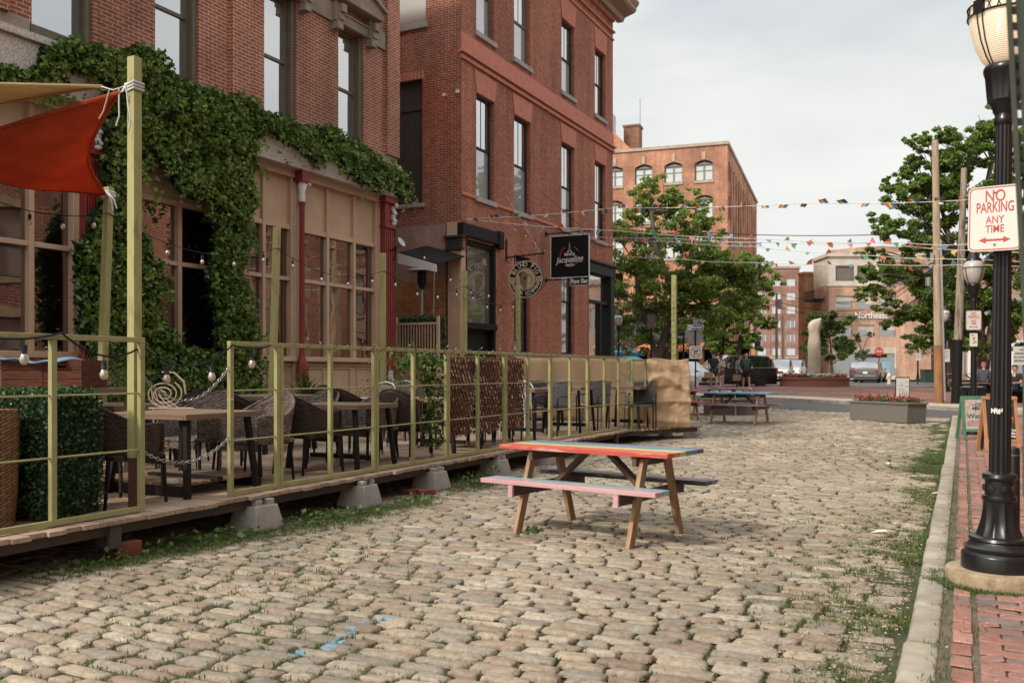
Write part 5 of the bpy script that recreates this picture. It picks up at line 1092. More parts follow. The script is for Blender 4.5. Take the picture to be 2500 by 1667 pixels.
def arc(s,r,a0,a1,size,flip=False,off=.006):
    out = MB(); n = len(s)
    for i,ch in enumerate(s):
        if ch == ' ': continue
        t = R(a0+(a1-a0)*i/(n-1)); g = textmb(ch,size,.002,off); rot = t-math.pi/2 if not flip else t+math.pi/2
        out.merge(g.xf(Matrix.Translation((r*math.cos(t),r*math.sin(t),.037)) @ Matrix.Rotation(rot,4,'Z')))
    return out
b = arc('BLIND PIG',RD*.785,152,28,.19,False,.003); b.merge(arc('BARBER COMPANY',RD*.785,194,346,.155,True,.003)); b.xf(Mx).obj('lettering',m_cream,o)
b = textmb('EST',.05,.002).xf(Matrix.Translation((-RD*.79,0,.037))); b.merge(textmb('2017',.05,.002).xf(Matrix.Translation((RD*.79,0,.037)))); b.xf(Mx).obj('date_lettering',m_sb,o)
wx = XF; zb_ = onY(1232,628,25.3)[2]; b = MB(); b.path([(wx,25.3,zb_-.02),(c.x+.55,25.3,zb_+.05)],.022,8); b.sph((c.x+.57,25.3,zb_+.05),.04); b.b2(wx,wx+.03,25.26,25.34,zb_-.1,zb_+.55); b.path([(wx,25.3,zb_-.12),(wx+.12,25.3,zb_-.18),(wx+.2,25.3,zb_-.05)],.012,6)
b.obj('iron_bracket',m_blackm,o)
b = MB(); b.path([(c.x-.35,25.3,c.z+.44),(c.x-.35,25.3,zb_)],.007,5); b.path([(c.x+.35,25.3,c.z+.44),(c.x+.35,25.3,zb_+.03)],.007,5); b.path([(c.x+.5,25.3,zb_+.05),(XF,25.3,zb_+1.9)],.005,4); b.path([(c.x+.4,25.3,zb_+.05),(XF,26.3,zb_+1.7)],.005,4); b.obj('hanging_wires',m_steel,o)
YS = 28.27; p0 = onY(1345,578,YS); p1 = onY(1438.6,675,YS); cx_,cz_ = (p0[0]+p1[0])/2,(p0[2]+p1[2])/2; W_,H_ = p1[0]-p0[0],p0[2]-p1[2]
o = thing('bistro_sign','square black hanging sign of a bistro with a small white tower and red ring','sign',(cx_,YS,cz_),world=True); Mx = face_m((cx_,YS,cz_),(1,0,0),(0,-1,0))
b = MB().b2(-W_/2,W_/2,-H_/2,H_/2,-.02,.02); b.xf(Mx).obj('black_board',m_sb,o)
b = MB()
for q in ((-W_/2-.01,-W_/2+.015,-H_/2,H_/2),(W_/2-.015,W_/2+.01,-H_/2,H_/2),(-W_/2+.015,W_/2-.015,-H_/2-.01,-H_/2+.012),(-W_/2+.015,W_/2-.015,H_/2-.012,H_/2+.01)): b.b2(*q,-.021,.024)
b.xf(Mx).obj('silver_edge',m_white,o)
flatring(.335,.358,.026,40,R(118),R(258)).merge(flatring(.335,.358,.026,40,R(200),R(350))).merge(flatring(.335,.358,.026,20,R(25),R(65))).xf(Matrix.Identity(4)).xf(Mx).obj('red_ring',m_sr,o)
b = MB()
for s in (-1,1): b.add([(s*.10,.13,.027),(s*.06,.13,.027),(s*.012,.34,.027),(s*.02,.26,.027),(s*.045,.20,.027)],[(0,1,2,3,4) if s > 0 else (4,3,2,1,0)])
b.add([(-.012,.30,.0275),(.012,.30,.0275),(.004,.46,.0275),(-.004,.46,.0275)],[(0,1,2,3)]); b.add([(-.035,.215,.0276),(.035,.215,.0276),(.035,.228,.0276),(-.035,.228,.0276)],[(0,1,2,3)]); b.add([(-.06,.165,.0276),(.06,.165,.0276),(.06,.18,.0276),(-.06,.18,.0276)],[(0,1,2,3)])
b.xf(Mx).obj('white_tower_mark',m_white,o)
b = textmb('PETITE',.125,.002,.003).xf(Matrix.Translation((0,.055,.028))); 
t = textmb('Jacqueline',.27,.002,.002,sx=.88); t.v = [(x+y*.28,y,z) for x,y,z in t.v]; b.merge(t.xf(Matrix.Translation((.02,-.10,.028)) @ Matrix.Rotation(R(3),4,'Z'))); b.path([(.0,-.21,.028),(.2,-.195,.028),(.46,-.20,.028)],.006,4)
b.merge(textmb('A BISTRO',.075,.002,.003).xf(Matrix.Translation((0,-.29,.028)))); b.xf(Mx).obj('lettering',m_white,o)
b = MB()
for z,l in ((p0[2]+.10,1.05),(p1[2]-.06,.98)): b.path([(XF,YS,z),(XF+(p1[0]-XF)*l,YS,z)],.02,8); b.sph((XF+.03,YS,z),(.05,.05,.08))
for x in (-.2,.3): b.cyl((cx_+x,YS,p0[2]),(cx_+x,YS,p0[2]+.1),.01,n=5)
b.path([(p1[0]-.1,YS,p0[2]+.1),(XF,YS-.6,p0[2]+1.5)],.005,4); b.path([(p1[0]-.1,YS,p0[2]+.1),(XF,YS+1.2,p0[2]+1.2)],.005,4); b.obj('iron_bracket',m_blackm,o)
q0 = onY(1392,677,YS); q1 = onY(1438.6,696,YS); o = thing('raw_bar_sign','small black Raw Bar board hanging directly under the square bistro sign','sign',((q0[0]+q1[0])/2,YS,(q0[2]+q1[2])/2),world=True); Mx = face_m(((q0[0]+q1[0])/2,YS,(q0[2]+q1[2])/2),(1,0,0),(0,-1,0)); w_ = q1[0]-q0[0]; h = q0[2]-q1[2]-.02
MB().b2(-w_/2,w_/2,-h/2,h/2,-.015,.015).xf(Mx).obj('board',m_sb,o); b = MB()
for q in ((-w_/2-.006,-w_/2+.008,-h/2,h/2),(w_/2-.008,w_/2+.006,-h/2,h/2),(-w_/2+.008,w_/2-.008,-h/2-.006,-h/2+.008),(-w_/2+.008,w_/2-.008,h/2-.008,h/2+.006)): b.b2(*q,-.016,.018)
b.xf(Mx).obj('silver_edge',m_white,o); textmb('Raw Bar',.21,.002,.006,sx=.85).xf(Mx @ Matrix.Translation((0,0,.018))).obj('lettering',m_white,o)
# ================= ALLEY =================
YA = 20.6; q = onY(974,880,YA)
o = thing('alley_porch','raised peach rendered porch in the alley between the two brick buildings','porch',(-12.8,YA,0),world=True)
m_pch = M('peach_render',(.50,.31,.19),.8,col2=(.42,.25,.15),sc=3,bmp=.3,bsc=30); b = MB(); b.prism([(-15.5,0),(-12.0,0),(-11.6,1.15),(-12.0,1.25),(-13.3,1.55),(-15.5,1.55)],lambda u,v,d:(u,YA+d,v),0,1.8); b.obj('porch_wall',m_pch,o,fix=True)
o = thing('porch_railing','tan spindle railing on the peach alley porch','railing',(-12.8,YA,1.6),world=True); b = MB(); zt_,zb2 = 2.62,1.72
x0,x1 = -13.5,-12.2
for k in range(15): x = x0+(x1-x0)*(k+.5)/15; b.b2(x-.014,x+.014,YA-.05,YA-.02,zb2,zt_)
b.obj('spindles',m_tan,o); b = MB()
for x in (x0,x1): b.b2(x-.035,x+.035,YA-.07,YA,1.55,zt_+.22)
b.obj('post',m_tan,o); MB().b2(x0+.036,x1-.036,YA-.07,YA,zt_,zt_+.06).b2(x0+.036,x1-.036,YA-.07,YA,zb2-.05,zb2).obj('rail',m_tan,o)
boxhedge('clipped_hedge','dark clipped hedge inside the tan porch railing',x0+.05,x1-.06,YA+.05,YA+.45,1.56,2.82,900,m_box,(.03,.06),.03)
h_ = Vector(onY(1030,662,21.3)); o = thing('patio_heater','silver mushroom patio heater standing in the alley','patio heater',(h_.x,21.3,1.57),world=True)
MB().lathe([(.43,0),(.42,.015),(.30,.06),(.12,.11),(.02,.13)],c=h_,n=28).obj('hood',m_steel,o,smooth=60); MB().lathe([(.09,-.38),(.13,-.33),(.13,-.05),(.10,0)],c=h_,n=16).lathe([(.06,-.5),(.10,-.38)],c=h_,n=12).obj('burner',m_blackm,o,smooth=50)
MB().cyl((h_.x,21.3,1.75),(h_.x,21.3,h_.z-.48),.035,n=10).lathe([(.22,0),(.22,.35),(.1,.4)],c=(h_.x,21.3,1.57),n=16).obj('pole',m_steel,o,smooth=50)
ca = [onY(x,y,21.0) for x,y in ((972,618),(1064,645))]; o = thing('small_canopy','small lean-to canopy with a white fascia in the alley','canopy',(-13,21.5,4.2),world=True)
A_,B_ = Vector(ca[0]),Vector(ca[1]); b = MB(); b.add([A_,B_,B_-Vector((0,0,.2)),A_-Vector((0,0,.28))],[(0,1,2,3)]); b.add([A_+Vector((0,.03,0)),B_+Vector((0,.03,0)),B_+Vector((0,.03,-.2)),A_+Vector((0,.03,-.28))],[(3,2,1,0)]); b.obj('white_fascia',m_white,o).modifiers.new('s','SOLIDIFY').thickness=.02
b = MB(); U_ = Vector((0,1.45,.28)); b.add([A_+Vector((0,.04,.02)),B_+Vector((.06,.04,.02)),B_+U_+Vector((.06,0,.1)),A_+U_+Vector((0,0,.1))],[(0,1,2,3)]); b.obj('shingles',m_blackm,o).modifiers.new('s','SOLIDIFY').thickness=.04
MB().beam(B_-Vector((.1,-.1,.15)),(XF-.9,YB0,2.9),.03,.03).obj('brace',m_white,o)
p = Vector(onX(968,600,XF+.2)); o = thing('flood_light','old flood light clamped to the red corner pilaster','lamp',tuple(p),world=True); b = MB().lathe([(.07,0),(.12,.16),(.13,.17)],n=14).xf(Matrix.Translation(p) @ Matrix.Rotation(R(60),4,'Y')); b.obj('shade',m_steel,o); MB().path([p,p+Vector((-.1,0,-.1)),(XF+.02,p.y,p.z-.1)],.02,6).path([p+Vector((-.02,0,-.05)),p+Vector((-.08,0,-.35))],.02,6).obj('clamp',m_blackm,o)
for i,(x,y) in enumerate(((1087.5,233),(1119,225))):
    q = Vector(onY(x,y,YB0-.03)); tag(MB().cyl(q,q+Vector((0,-.09,0)),.045,.05,10).obj('security_camera',m_white,smooth=40),['small white camera dome on the side wall above the alley','small white camera at the brick corner edge'][i],'camera')
# ================= BUNTING =================
cols_ = [(.75,.20,.13),(.75,.62,.28),(.20,.45,.30),(.28,.35,.55),(.75,.30,.38),(.35,.50,.70)]; m_fl_ = [cloth('flag_'+n_,c,.4,c) for n_,c in zip(('red','yellow','green','navy','pink','blue'),cols_)]; m_str = M('white_string',(.7,.68,.62),.8)
rb = [M('stripe_'+n_,c,.8) for n_,c in zip(('red','orange','yellow','green','blue','violet'),((.5,.04,.03),(.6,.2,.04),(.6,.48,.08),(.05,.25,.08),(.04,.09,.4),(.18,.05,.25)))]
def bunting(pts,label,rainbow=False,sp=.5,sz=.19,seed=1):
    random.seed(seed); P_=[]
    for i in range(len(pts)-1):
        for k in range(12): P_.append(Vector(pts[i]).lerp(Vector(pts[i+1]),k/12)-Vector((0,0,.04*math.sin(math.pi*k/12))))
    P_.append(Vector(pts[-1])); o = thing('bunting',label,'bunting',tuple(P_[0]),world=True,group='bunting lines across the street'); MB().path(P_,.009,5).obj('string',m_str,o)
    acc=0; nx=.3; 
    for i in range(len(P_)-1):
        a,b_ = P_[i],P_[i+1]; l = (b_-a).length; d = (b_-a).normalized()
        while nx < acc+l:
            p = a+d*(nx-acc); nx += sp*random.uniform(.9,1.15); up = random.random() < .62; s = sz*random.uniform(.7,1.05); tw = random.uniform(-.9,.9); w_ = Vector((d.x*math.cos(tw)-d.y*math.sin(tw),d.x*math.sin(tw)+d.y*math.cos(tw),0)); n_ = Vector((random.uniform(-.6,.6),random.uniform(-.6,.2),(.55 if up else -.85))).normalized()
            if rainbow:
                hp = 6; f = MB()
                for k in range(hp): q0,q1 = k/hp,(k+1)/hp; f.add([p+w_*s*.7*(q0-.5)*2,p+w_*s*.7*(q1-.5)*2,p+w_*s*.7*(q1-.5)*2+n_*s*.75,p+w_*s*.7*(q0-.5)*2+n_*s*.75],[(0,1,2,3)],k)
                g = f.obj('flag',rb,o)
            else:
                u = w_*s*.5; g = MB().add([p-u,p+u,p+u*.55+n_*s*.55,p+n_*s*random.uniform(.7,1.05)+d*s*random.uniform(-.4,.5),p-u*.5+n_*s*.5],[(0,1,2),(0,2,4),(4,2,3)]).obj('flag',random.choice(m_fl_),o)
            g.modifiers.new('s','SOLIDIFY').thickness = .003
        acc += l
K = onX(1137,535,XF+.04)
def dd(x,y,d): return onD(x,y,d)
bunting([K,dd(1500,508,24.5),dd(1990,496,22.5),dd(2370,488,21),dd(2700,484,20.5)],'rainbow flag bunting, highest of the lines from the red building corner',True,.5,.17,2)
bunting([K,dd(1500,563,24.5),dd(1850,583,23),dd(2200,592,21.5),dd(2380,596,21),dd(2700,600,20.5)],'multicoloured bunting, lower line from the red building corner',False,.48,.19,3)
bunting([onX(1372,574,XF+.05),dd(1640,582,27),dd(1900,592,25),dd(2140,592,23),dd(2380,612,22),dd(2700,614,21)],'multicoloured bunting starting over the square black sign',False,.48,.19,5)
bunting([onX(1480,582,XF+.05),dd(1640,590,29),dd(1840,602,28),dd(2100,622,26),dd(2380,633,24),dd(2700,640,23)],'multicoloured bunting starting beside the highest right window, third of the coloured lines',False,.55,.19,7)
bunting([onX(1492,622,XF+.05),dd(1640,631,30),dd(1840,641,29),dd(2100,644,27),dd(2380,646,25),dd(2700,650,24)],'lowest multicoloured bunting, starting at the far end of the red building',False,.55,.20,9)
random.seed(11)
# ================= FAR BUILDINGS =================
def fL(u,v,d): return (u,-d,v)                    # local front plane facing -y
def fR(L_):
    return lambda u,v,d: (L_+d,u,v)
m_b4 = brick('orange_mill_brick',(.60,.30,.19),(.50,.24,.155),(.5,.33,.24),bst=.3,w=.42,h=.13,stf=.5); m_stt = M('pale_stone_trim',(.46,.37,.28),.85,sc=2); m_wg = M('sage_window_frame',(.20,.23,.20),.6)
m_gb = glass('blind_behind_glass',(.50,.52,.50),.30,.05); m_gd = glass('far_dark_glass',(.05,.05,.05),.35,.04)
p = onD(1776,905,85); g0 = gz(p[1]); rz = R(6.55)
o = thing('mill_building','large orange brick warehouse with arched paired windows behind the left tree','building',(p[0],p[1],0),rz)
ZR = 22.3; cw = [-2.15-2.83*i for i in range(9)]; rows = [(19.1,21.0),(15.5,17.75),(12.0,14.3),(8.5,10.8),(5.0,7.3)]
b = MB(); hl = [(c-.85,c+.85,a,e) for c in cw for a,e in rows]; wall(b,fL,-27,0,0,ZR,hl,.35)
sy = [1.5+2.35*i for i in range(13)]; hs = [(c-.62,c+.62,a,e) for c in sy for a,e in rows]; wall(b,fR(0),0,32,0,ZR,hs,.5)
b.add([(-27,0,0),(-27,32,0),(-27,32,ZR),(-27,0,ZR)],[(0,1,2,3)]); b.add([(-27,32,0),(0,32,0),(0,32,ZR),(-27,32,ZR)],[(0,1,2,3)]); b.obj('wall',m_b4,o)
b = MB().b2(-27.1,.14,-.14,32.1,ZR,ZR+.28); b.obj('parapet',m_stt,o)
b = MB()
for i in range(12): c = (sy[i]+sy[i+1])/2; fbox(b,fR(0),c-.42,c+.42,3,ZR-1.6,-.02,.14)
for i in range(8): c = (cw[i]+cw[i+1])/2; fbox(b,fL,c-.45,c+.45,3,19.0,-.02,.05)
fbox(b,fL,-27,0,20.3,20.42,-.02,.05) if 0 else None
b.obj('brick_pier',m_b4,o)
for c in cw[:6]:
    for a,e in rows[:3]:
        b = MB(); fbox(b,fL,c-.85,c+.85,a,a+.1,-.32,-.2); fbox(b,fL,c-.85,c-.75,a,e,-.32,-.2); fbox(b,fL,c+.75,c+.85,a,e,-.32,-.2); fbox(b,fL,c-.08,c+.08,a,e,-.32,-.19); fbox(b,fL,c-.75,c+.75,(a+e)/2-.05,(a+e)/2+.03,-.3,-.21)
        pts = [(c-.85,e+.02)]+[(c+.85*math.sin(t),e-.34+.36*math.cos(t)) for t in np.linspace(-1.57,1.57,13)]+[(c+.85,e+.02)]
        n = len(pts); b.prism([(c-.86,e-.34)]+[(c+.86*q,e-.34+.3*(1-q*q)-.12) for q in np.linspace(-1,1,11)]+[(c+.86,e-.34),(c+.80,e-.38),(c-.80,e-.38)][:1],lambda u,v,d:(u,-d,v),-.30,-.18); w = b.obj('window',m_wg,o)
        s = MB()      # brick spandrels closing the arch corners
        for sg in (-1,1): s.prism([(c+sg*.86,e+.01)]+[(c+sg*.86*q,e-.30*(q*q)) for q in np.linspace(0,1,7)],lambda u,v,d:(u,-d,v),-.05,.012)
        s.obj('arch_brick',m_b4,w,fix=True); MB().add([fL(c-.75,a+.1,-.26),fL(c+.75,a+.1,-.26),fL(c+.75,e-.3,-.26),fL(c-.75,e-.3,-.26)],[(0,1,2,3)]).obj('pane',m_gb,w)
        k = MB(); fbox(k,fL,c-.9,c+.9,a-.22,a,-.1,.10)
        if a > 19: k.prism([(c-.14,e+.05),(c+.14,e+.05),(c+.19,e+.75),(c-.19,e+.75)],lambda u,v,d:(u,-d,v),-.02,.09)
        k.obj('stone_trim',m_stt,w)
for c in sy:
    b = MB(); 
    for a,e in rows: fbox(b,fR(0),c-.6,c+.6,a,e,-.45,-.4)
    b.obj('side_window_column',m_gd,o)
c_ = MB().b2(-11.3,-9.7,7,8.6,ZR,ZR+4.3); c_.b2(-11.4,-9.6,6.9,8.7,ZR+4.3,ZR+4.5); ch_ = c_.obj('chimney',brick('brown_chimney_brick',(.30,.16,.10),(.24,.13,.085),(.3,.2,.15),bst=.3,w=.4,h=.13),o)
MB().cyl((-9.8,8,ZR+4.5),(-9.8,8,ZR+7.4),.05,n=6).obj('antenna',m_steel,ch_)
MB().b2(-17,-12.6,4,9,ZR+.2,ZR+6.0).obj('penthouse',M('white_metal_cladding',(.55,.58,.58),.5,sc=1),o); MB().prism([(-12.6,ZR+.2),(-12.6,ZR+4.2),(-9.6,ZR+.9),(-9.6,ZR+.2)],lambda u,v,d:(u,d,v),4.2,8.8).obj('sloping_roof',m_b4,o,fix=True)
# brown apartment block far behind
p = onD(1952,905,200); o = thing('apartment_block','distant brown red apartment block with rows of white paired windows','building',(p[0],p[1],0),YAW)
m_b5 = brick('brown_far_brick',(.44,.25,.20),(.40,.22,.18),(.3,.2,.16),bst=.1,w=.6,h=.2); ZR=23.6; b=MB(); cw=[-1.9-3.15*i-(.0) for i in range(6)]; rz_=[(1.6+3.0*i+1.6,1.6+3.0*i+3.2) for i in range(7)]
wall(b,fL,-20,0,0,ZR,[(c-.95,c+.95,a+1.6,e+1.6-.0) for c in cw for a,e in rz_[:6]],.25); b.add([(0,0,0),(0,14,0),(0,14,ZR),(0,0,ZR)],[(0,1,2,3)]); b.obj('wall',m_b5,o); b = MB().b2(-20.2,.2,-.2,14,ZR,ZR+.5); b.obj('parapet',m_stt,o); MB().b2(-20,0,-.1,0,4.0,4.5).obj('stone_band',m_stt,o)
for c in cw:
    for a,e in rz_[:6]:
        b = MB(); 
        for s in (-.93,-.09,.79): fbox(b,fL,c+s,c+s+.14,a+1.6,e+1.6,-.2,-.1)
        w = b.obj('window',m_white,o); MB().add([fL(c-.95,a+1.6,-.18),fL(c+.95,a+1.6,-.18),fL(c+.95,e+1.6,-.18),fL(c-.95,e+1.6,-.18)],[(0,1,2,3)]).obj('pane',m_gb if hash((c,a)) % 3 else m_gd,w)
b = MB().b2(-18,-1,-.15,-.02,.6,3.6); b.obj('dark_ground_floor',m_gd,o)
# corner building with company name
p = onD(2023,905,100); o = thing('corner_office','peach brick office with a cream top storey and white company lettering','building',(p[0],p[1],0),YAW)
m_b6 = brick('peach_brick',(.62,.38,.28),(.55,.33,.24),(.55,.42,.32),bst=.2,w=.42,h=.13); m_crm = M('cream_cladding',(.60,.54,.45),.7,sc=1); ZR = 13.8
ww = [(.75+2.35*i,2.75+2.35*i) for i in range(4)]; hl = [(a,c,11.15,12.8) for a,c in ww]+[(a,c-.15,8.25,9.55) for a,c in ww]+[(a,c-.15,5.1,6.4) for a,c in ww]+[(.8,9.4,.9,3.2)]
b = MB(); wall(b,fL,0,13,0,10.75,hl,.25); fLl = lambda u,v,d: (-d,u,v); sl_ = [(1.0,1.6),(3.2,4.0),(5.6,6.4)]
wall(b,lambda u,v,d:(-d,5-u,v),0,5,0,10.75,[(a,c,z,z+1.4) for a,c in sl_[:2] for z in (5.1,8.2)],.2); b.add([(13,0,0),(13,5,0),(13,5,10.7),(13,0,10.7)],[(0,1,2,3)]); b.obj('wall',m_b6,o)
b = MB(); wall(b,fL,0,13,10.75,ZR,hl[:4],.25); wall(b,lambda u,v,d:(-d,5-u,v),0,5,10.75,ZR,[],.2); b.add([(13,0,10.75),(13,5,10.75),(13,5,ZR),(13,0,ZR)],[(0,1,2,3)]); b.obj('cream_storey',m_crm,o); b = MB(); fbox(b,fL,-.15,13.1,10.6,10.8,-.1,.1); fbox(b,fL,-.2,13.1,ZR,ZR+.35,-5,.25); fbox(b,fL,.4,9.8,3.3,3.95,-.02,.1); fbox(b,fL,.4,.8,0,3.3,-.2,.1); fbox(b,fL,9.4,9.8,0,3.3,-.2,.1); b.obj('cream_cornice',m_crm,o)
b = MB(); b.prism([(0,ZR+.35),(13,ZR+.35),(13,ZR+.6),(9,ZR+1.0),(6,ZR+1.2),(3,ZR+1.0),(0,ZR+.7)],lambda u,v,d:(u,-d,v),-.6,-.3); b.obj('brick_parapet',m_b6,o,fix=True)
for i,(a,c,z0,z1) in enumerate(hl): b = MB(); fbox(b,fL,a,c,z0,z1,-.24,-.2); w = b.obj('window',m_gd if i > 3 else M('bronze_glass',(.17,.14,.115),.2) if i == 0 else bpy.data.materials['bronze_glass'],o); 
for i,(a,c,z0,z1) in enumerate(hl[4:12]): b = MB(); fbox(b,fL,a,(a+c)/2-.04,z1-.55,z1-.02,-.2,-.17); fbox(b,fL,(a+c)/2+.04,c,z1-.55-.3*(i%2),z1-.02,-.2,-.17); b.obj('pale_blind',m_crm,o)
b = textmb('Northeast',1.0,.04,.02,sx=.85).xf(Matrix.Translation((4.55,-.1,7.4)) @ Matrix.Rotation(R(90),4,'X')); b.obj('lettering',m_white,o)
b = MB()
for x,w_ in ((6.3,.9),(7.9,.8)): fbox(b,fL,x-w_/2,x+w_/2,1.3,2.4,-.19,-.16)
b.obj('blue_poster',M('pale_blue_poster',(.16,.35,.48),.6,sc=1,col2=(.4,.5,.55)),o)
b = MB(); b.b2(-1.1,0,1.5,4.8,9.2,9.35); 
for i in range(9): b.b2(-1.1,-1.05,1.5+i*.38,1.55+i*.38,9.35,10.2)
b.b2(-1.1,-1.04,1.5,4.8,10.2,10.28); b.obj('balcony',m_blackm,o)
o2 = p; p = onD(1964,905,107); o = thing('orange_wing','lower orange brick wing left of the cream topped office','building',(p[0],p[1],0),YAW+R(9))
b = MB(); wall(b,fL,0,5.2,0,12.6,[(1.0,1.7,6,7.8),(3,3.7,6,7.8),(1,1.7,9,10.8),(3,3.7,9,10.8)],.2); b.add([(0,0,0),(0,1.5,0),(0,1.5,12.6),(0,0,12.6)],[(0,3,2,1)]); b.b2(-.1,5.3,-.1,1.5,12.6,12.9); b.obj('wall',brick('bright_orange_brick',(.58,.27,.14),(.5,.23,.12),(.4,.26,.18),bst=.2,w=.42,h=.13),o)
b = MB(); [fbox(b,fL,a,c,z,z+1.8,-.19,-.15) for a,c in ((1.0,1.7),(3,3.7)) for z in (6,9)]; b.obj('window_glass',m_gd,o)
# shops at right behind the poles
p = onD(2212,905,72); o = thing('corner_shops','salmon brick shop block with dark shop windows behind the right tree','building',(p[0],p[1],0),YAW-R(4))
b = MB(); hl = [(1.9,4.6,1.0,3.6),(5.1,7.8,1.0,3.6),(8.3,11,1.0,3.6)]+[(1+2.4*i,2.2+2.4*i,5.2,7.4) for i in range(5)]; wall(b,fL,0,13,0,9.6,hl,.3); b.add([(0,0,0),(0,2.2,0),(0,2.2,9.6),(0,0,9.6)],[(0,3,2,1)]); b.b2(-.2,13.2,-.3,2.2,9.6,10.1); b.obj('wall',m_b6,o)
for a,c,z0,z1 in hl: b = MB(); fbox(b,fL,a,c,z0,z1,-.28,-.22); b.obj('window',m_gd,o)
b = MB(); fbox(b,fL,1.7,11.2,3.6,3.75,-.02,.12); fbox(b,fL,4.65,5.05,.5,3.6,-.1,.1); fbox(b,fL,7.85,8.25,.5,3.6,-.1,.1); b.obj('white_fascia_line',m_white,o)
b = textmb('Jule',.75,.02).xf(Matrix.Translation((6.2,.14,2.75)) @ Matrix.Rotation(R(90),4,'X')); b.obj('lettering',m_white,o)
b = MB(); b.lathe([(.55,-.012),(.55,.012)],n=24).xf(Matrix.Translation((3.2,.15,2.0)) @ Matrix.Rotation(R(90),4,'X')); fbox(b,fL,5.6,7.2,1.15,1.55,-.2,-.17); b.obj('window_decal',m_white,o)
# awning with dark slope at the corner of the shops
p = onD(2190,870,96); o = thing('shop_awning','small dark grey awning on the corner of the cream topped office','awning',p,YAW); MB().prism([(0,0),(1.7,1.1),(1.9,1.1),(1.9,0)],lambda u,v,d:(u,d,v),-1.2,1.2).obj('awning_cloth',m_blackm,o,fix=True)
# ================= TREES =================
def tree(name,label,base,d,clumps,n,mat,trunks,leaf=(.11,.19),bark=None,group=None,spread=1.,rs=5):
    random.seed(rs); o = thing(name,label,'tree',base,world=True,group=group); P=[]; S_=[]; cs_=[]
    tot = sum(r*r for *_,r in clumps)
    for x,y,r in clumps:
        R_ = r/F*d; dd_ = d+random.uniform(-1,1)*R_*1.5*spread; c = Vector(onD(x,y,dd_)); cs_.append((c,R_)); k = int(n*r*r/tot)
        sub = [np.array(c)+rng.normal(0,R_*.62,3)*np.array([1,1,.8]) for _ in range(16)]; 
        for q in sub:
            m = max(8,k//16); v = rng.normal(size=(m,3)); v /= np.linalg.norm(v,axis=1)[:,None]; v[:,2] *= .6; rad = R_*.42*rng.random((m,1))**.45
            P.append(q+v*rad); 
    P = np.concatenate(P); s = rng.uniform(leaf[0],leaf[1],len(P)); V,Q = leafquads(P,s,droop=.35,wid=.42,up=.5); npmesh('crown',V,Q,mat,o)
    b = MB(); heads = []
    for pts,r0 in trunks:
        q = [Vector(onD(x,y,d)) for x,y in pts]; q[0] = Vector((q[0].x,q[0].y,base[2]-.05)); rr_ = [r0*(1.25 if i == 0 else 1)*(1-.6*i/(len(q)-1)) for i in range(len(q))]; b.path(q,rr_,10); heads += [(q[-1],rr_[-1]),(q[-2],rr_[-2]*.9)]
    for c,R_ in cs_:
        h,rh = min(heads,key=lambda t:(t[0]-c).length+(3 if t[0].z > c.z else 0)); mid = h.lerp(c,.5)+Vector((random.uniform(-.3,.3),random.uniform(-.3,.3),random.uniform(-.5,.2))); rb = min(rh*.7,.03+R_*.035); b.path([h,h.lerp(mid,.5)+Vector((0,0,.1)),mid,c.lerp(mid,.4),c+Vector((0,0,R_*.3))],[rb,rb*.85,rb*.65,rb*.45,rb*.15],6)
        for _ in range(3): t = c+Vector([random.gauss(0,R_*.5) for _ in range(3)]); b.path([mid,mid.lerp(t,.6)+Vector((0,0,.1)),t],[rb*.45,rb*.3,.012],5)
    b.obj('trunk',bark or m_bark,o,smooth=60); return o
m_bark = M('tree_bark',(.17,.135,.105),.9,col2=(.09,.07,.055),sc=4,st=(3,3,.6),bmp=.6,bsc=10)
m_tl = leafmat('maple_leaves',(.085,.13,.03),(.26,.32,.085),tr=.4); m_tr = leafmat('dark_maple_leaves',(.07,.125,.03),(.22,.29,.08),tr=.4); m_ty = leafmat('small_tree_leaves',(.04,.07,.02),(.12,.16,.05))
dT = 47; bb_ = onG(1612,950); bb_ = onD(1612,905,dT); bb_ = (bb_[0],bb_[1],gz(bb_[1])+.1)
cl1 = [(1584,462,34),(1612,500,36),(1560,520,32),(1650,520,30),(1537,565,45),(1600,585,45),(1668,560,38),(1700,500,26),(1722,540,30),(1660,478,22),(1740,585,34),(1690,625,48),(1580,650,52),(1520,640,42),(1640,690,55),(1745,650,52),(1715,705,55),(1800,640,38),(1838,655,32),(1865,672,24),(1790,695,48),(1540,720,55),(1600,760,50),(1660,765,45),(1500,780,45),(1560,815,40),(1720,770,48),(1780,755,45),(1832,712,34),(1490,560,30),(1505,850,30),(1640,830,30)]
tree('maple_tree','spreading green maple behind the bunting, growing left of the Market street sign',bb_,dT,cl1,44000,m_tl,[([(1602,950),(1608,870),(1628,800),(1668,700),(1690,610)],.30),([(1622,950),(1630,870),(1650,800),(1640,700),(1600,600),(1590,520)],.26),([(1612,950),(1600,860),(1570,760),(1550,660)],.2)])
bb_ = onD(1798,905,58); bb_ = (bb_[0],bb_[1],gz(bb_[1])+.1)
tree('maple_tree','smaller maple with a forked grey trunk behind the black van and the walkers',bb_,58,[(1765,790,36),(1812,770,36),(1850,742,30),(1862,790,22),(1740,830,28),(1830,820,26),(1790,720,34),(1865,700,22),(1725,800,30),(1780,845,20)],18000,m_tl,[([(1792,948),(1796,870),(1812,820),(1842,760)],.32),([(1796,948),(1790,870),(1772,820),(1765,780)],.2)],rs=8)
dT = 46; bb_ = onD(2398,905,dT); bb_ = (bb_[0],bb_[1],gz(bb_[1])+.1)
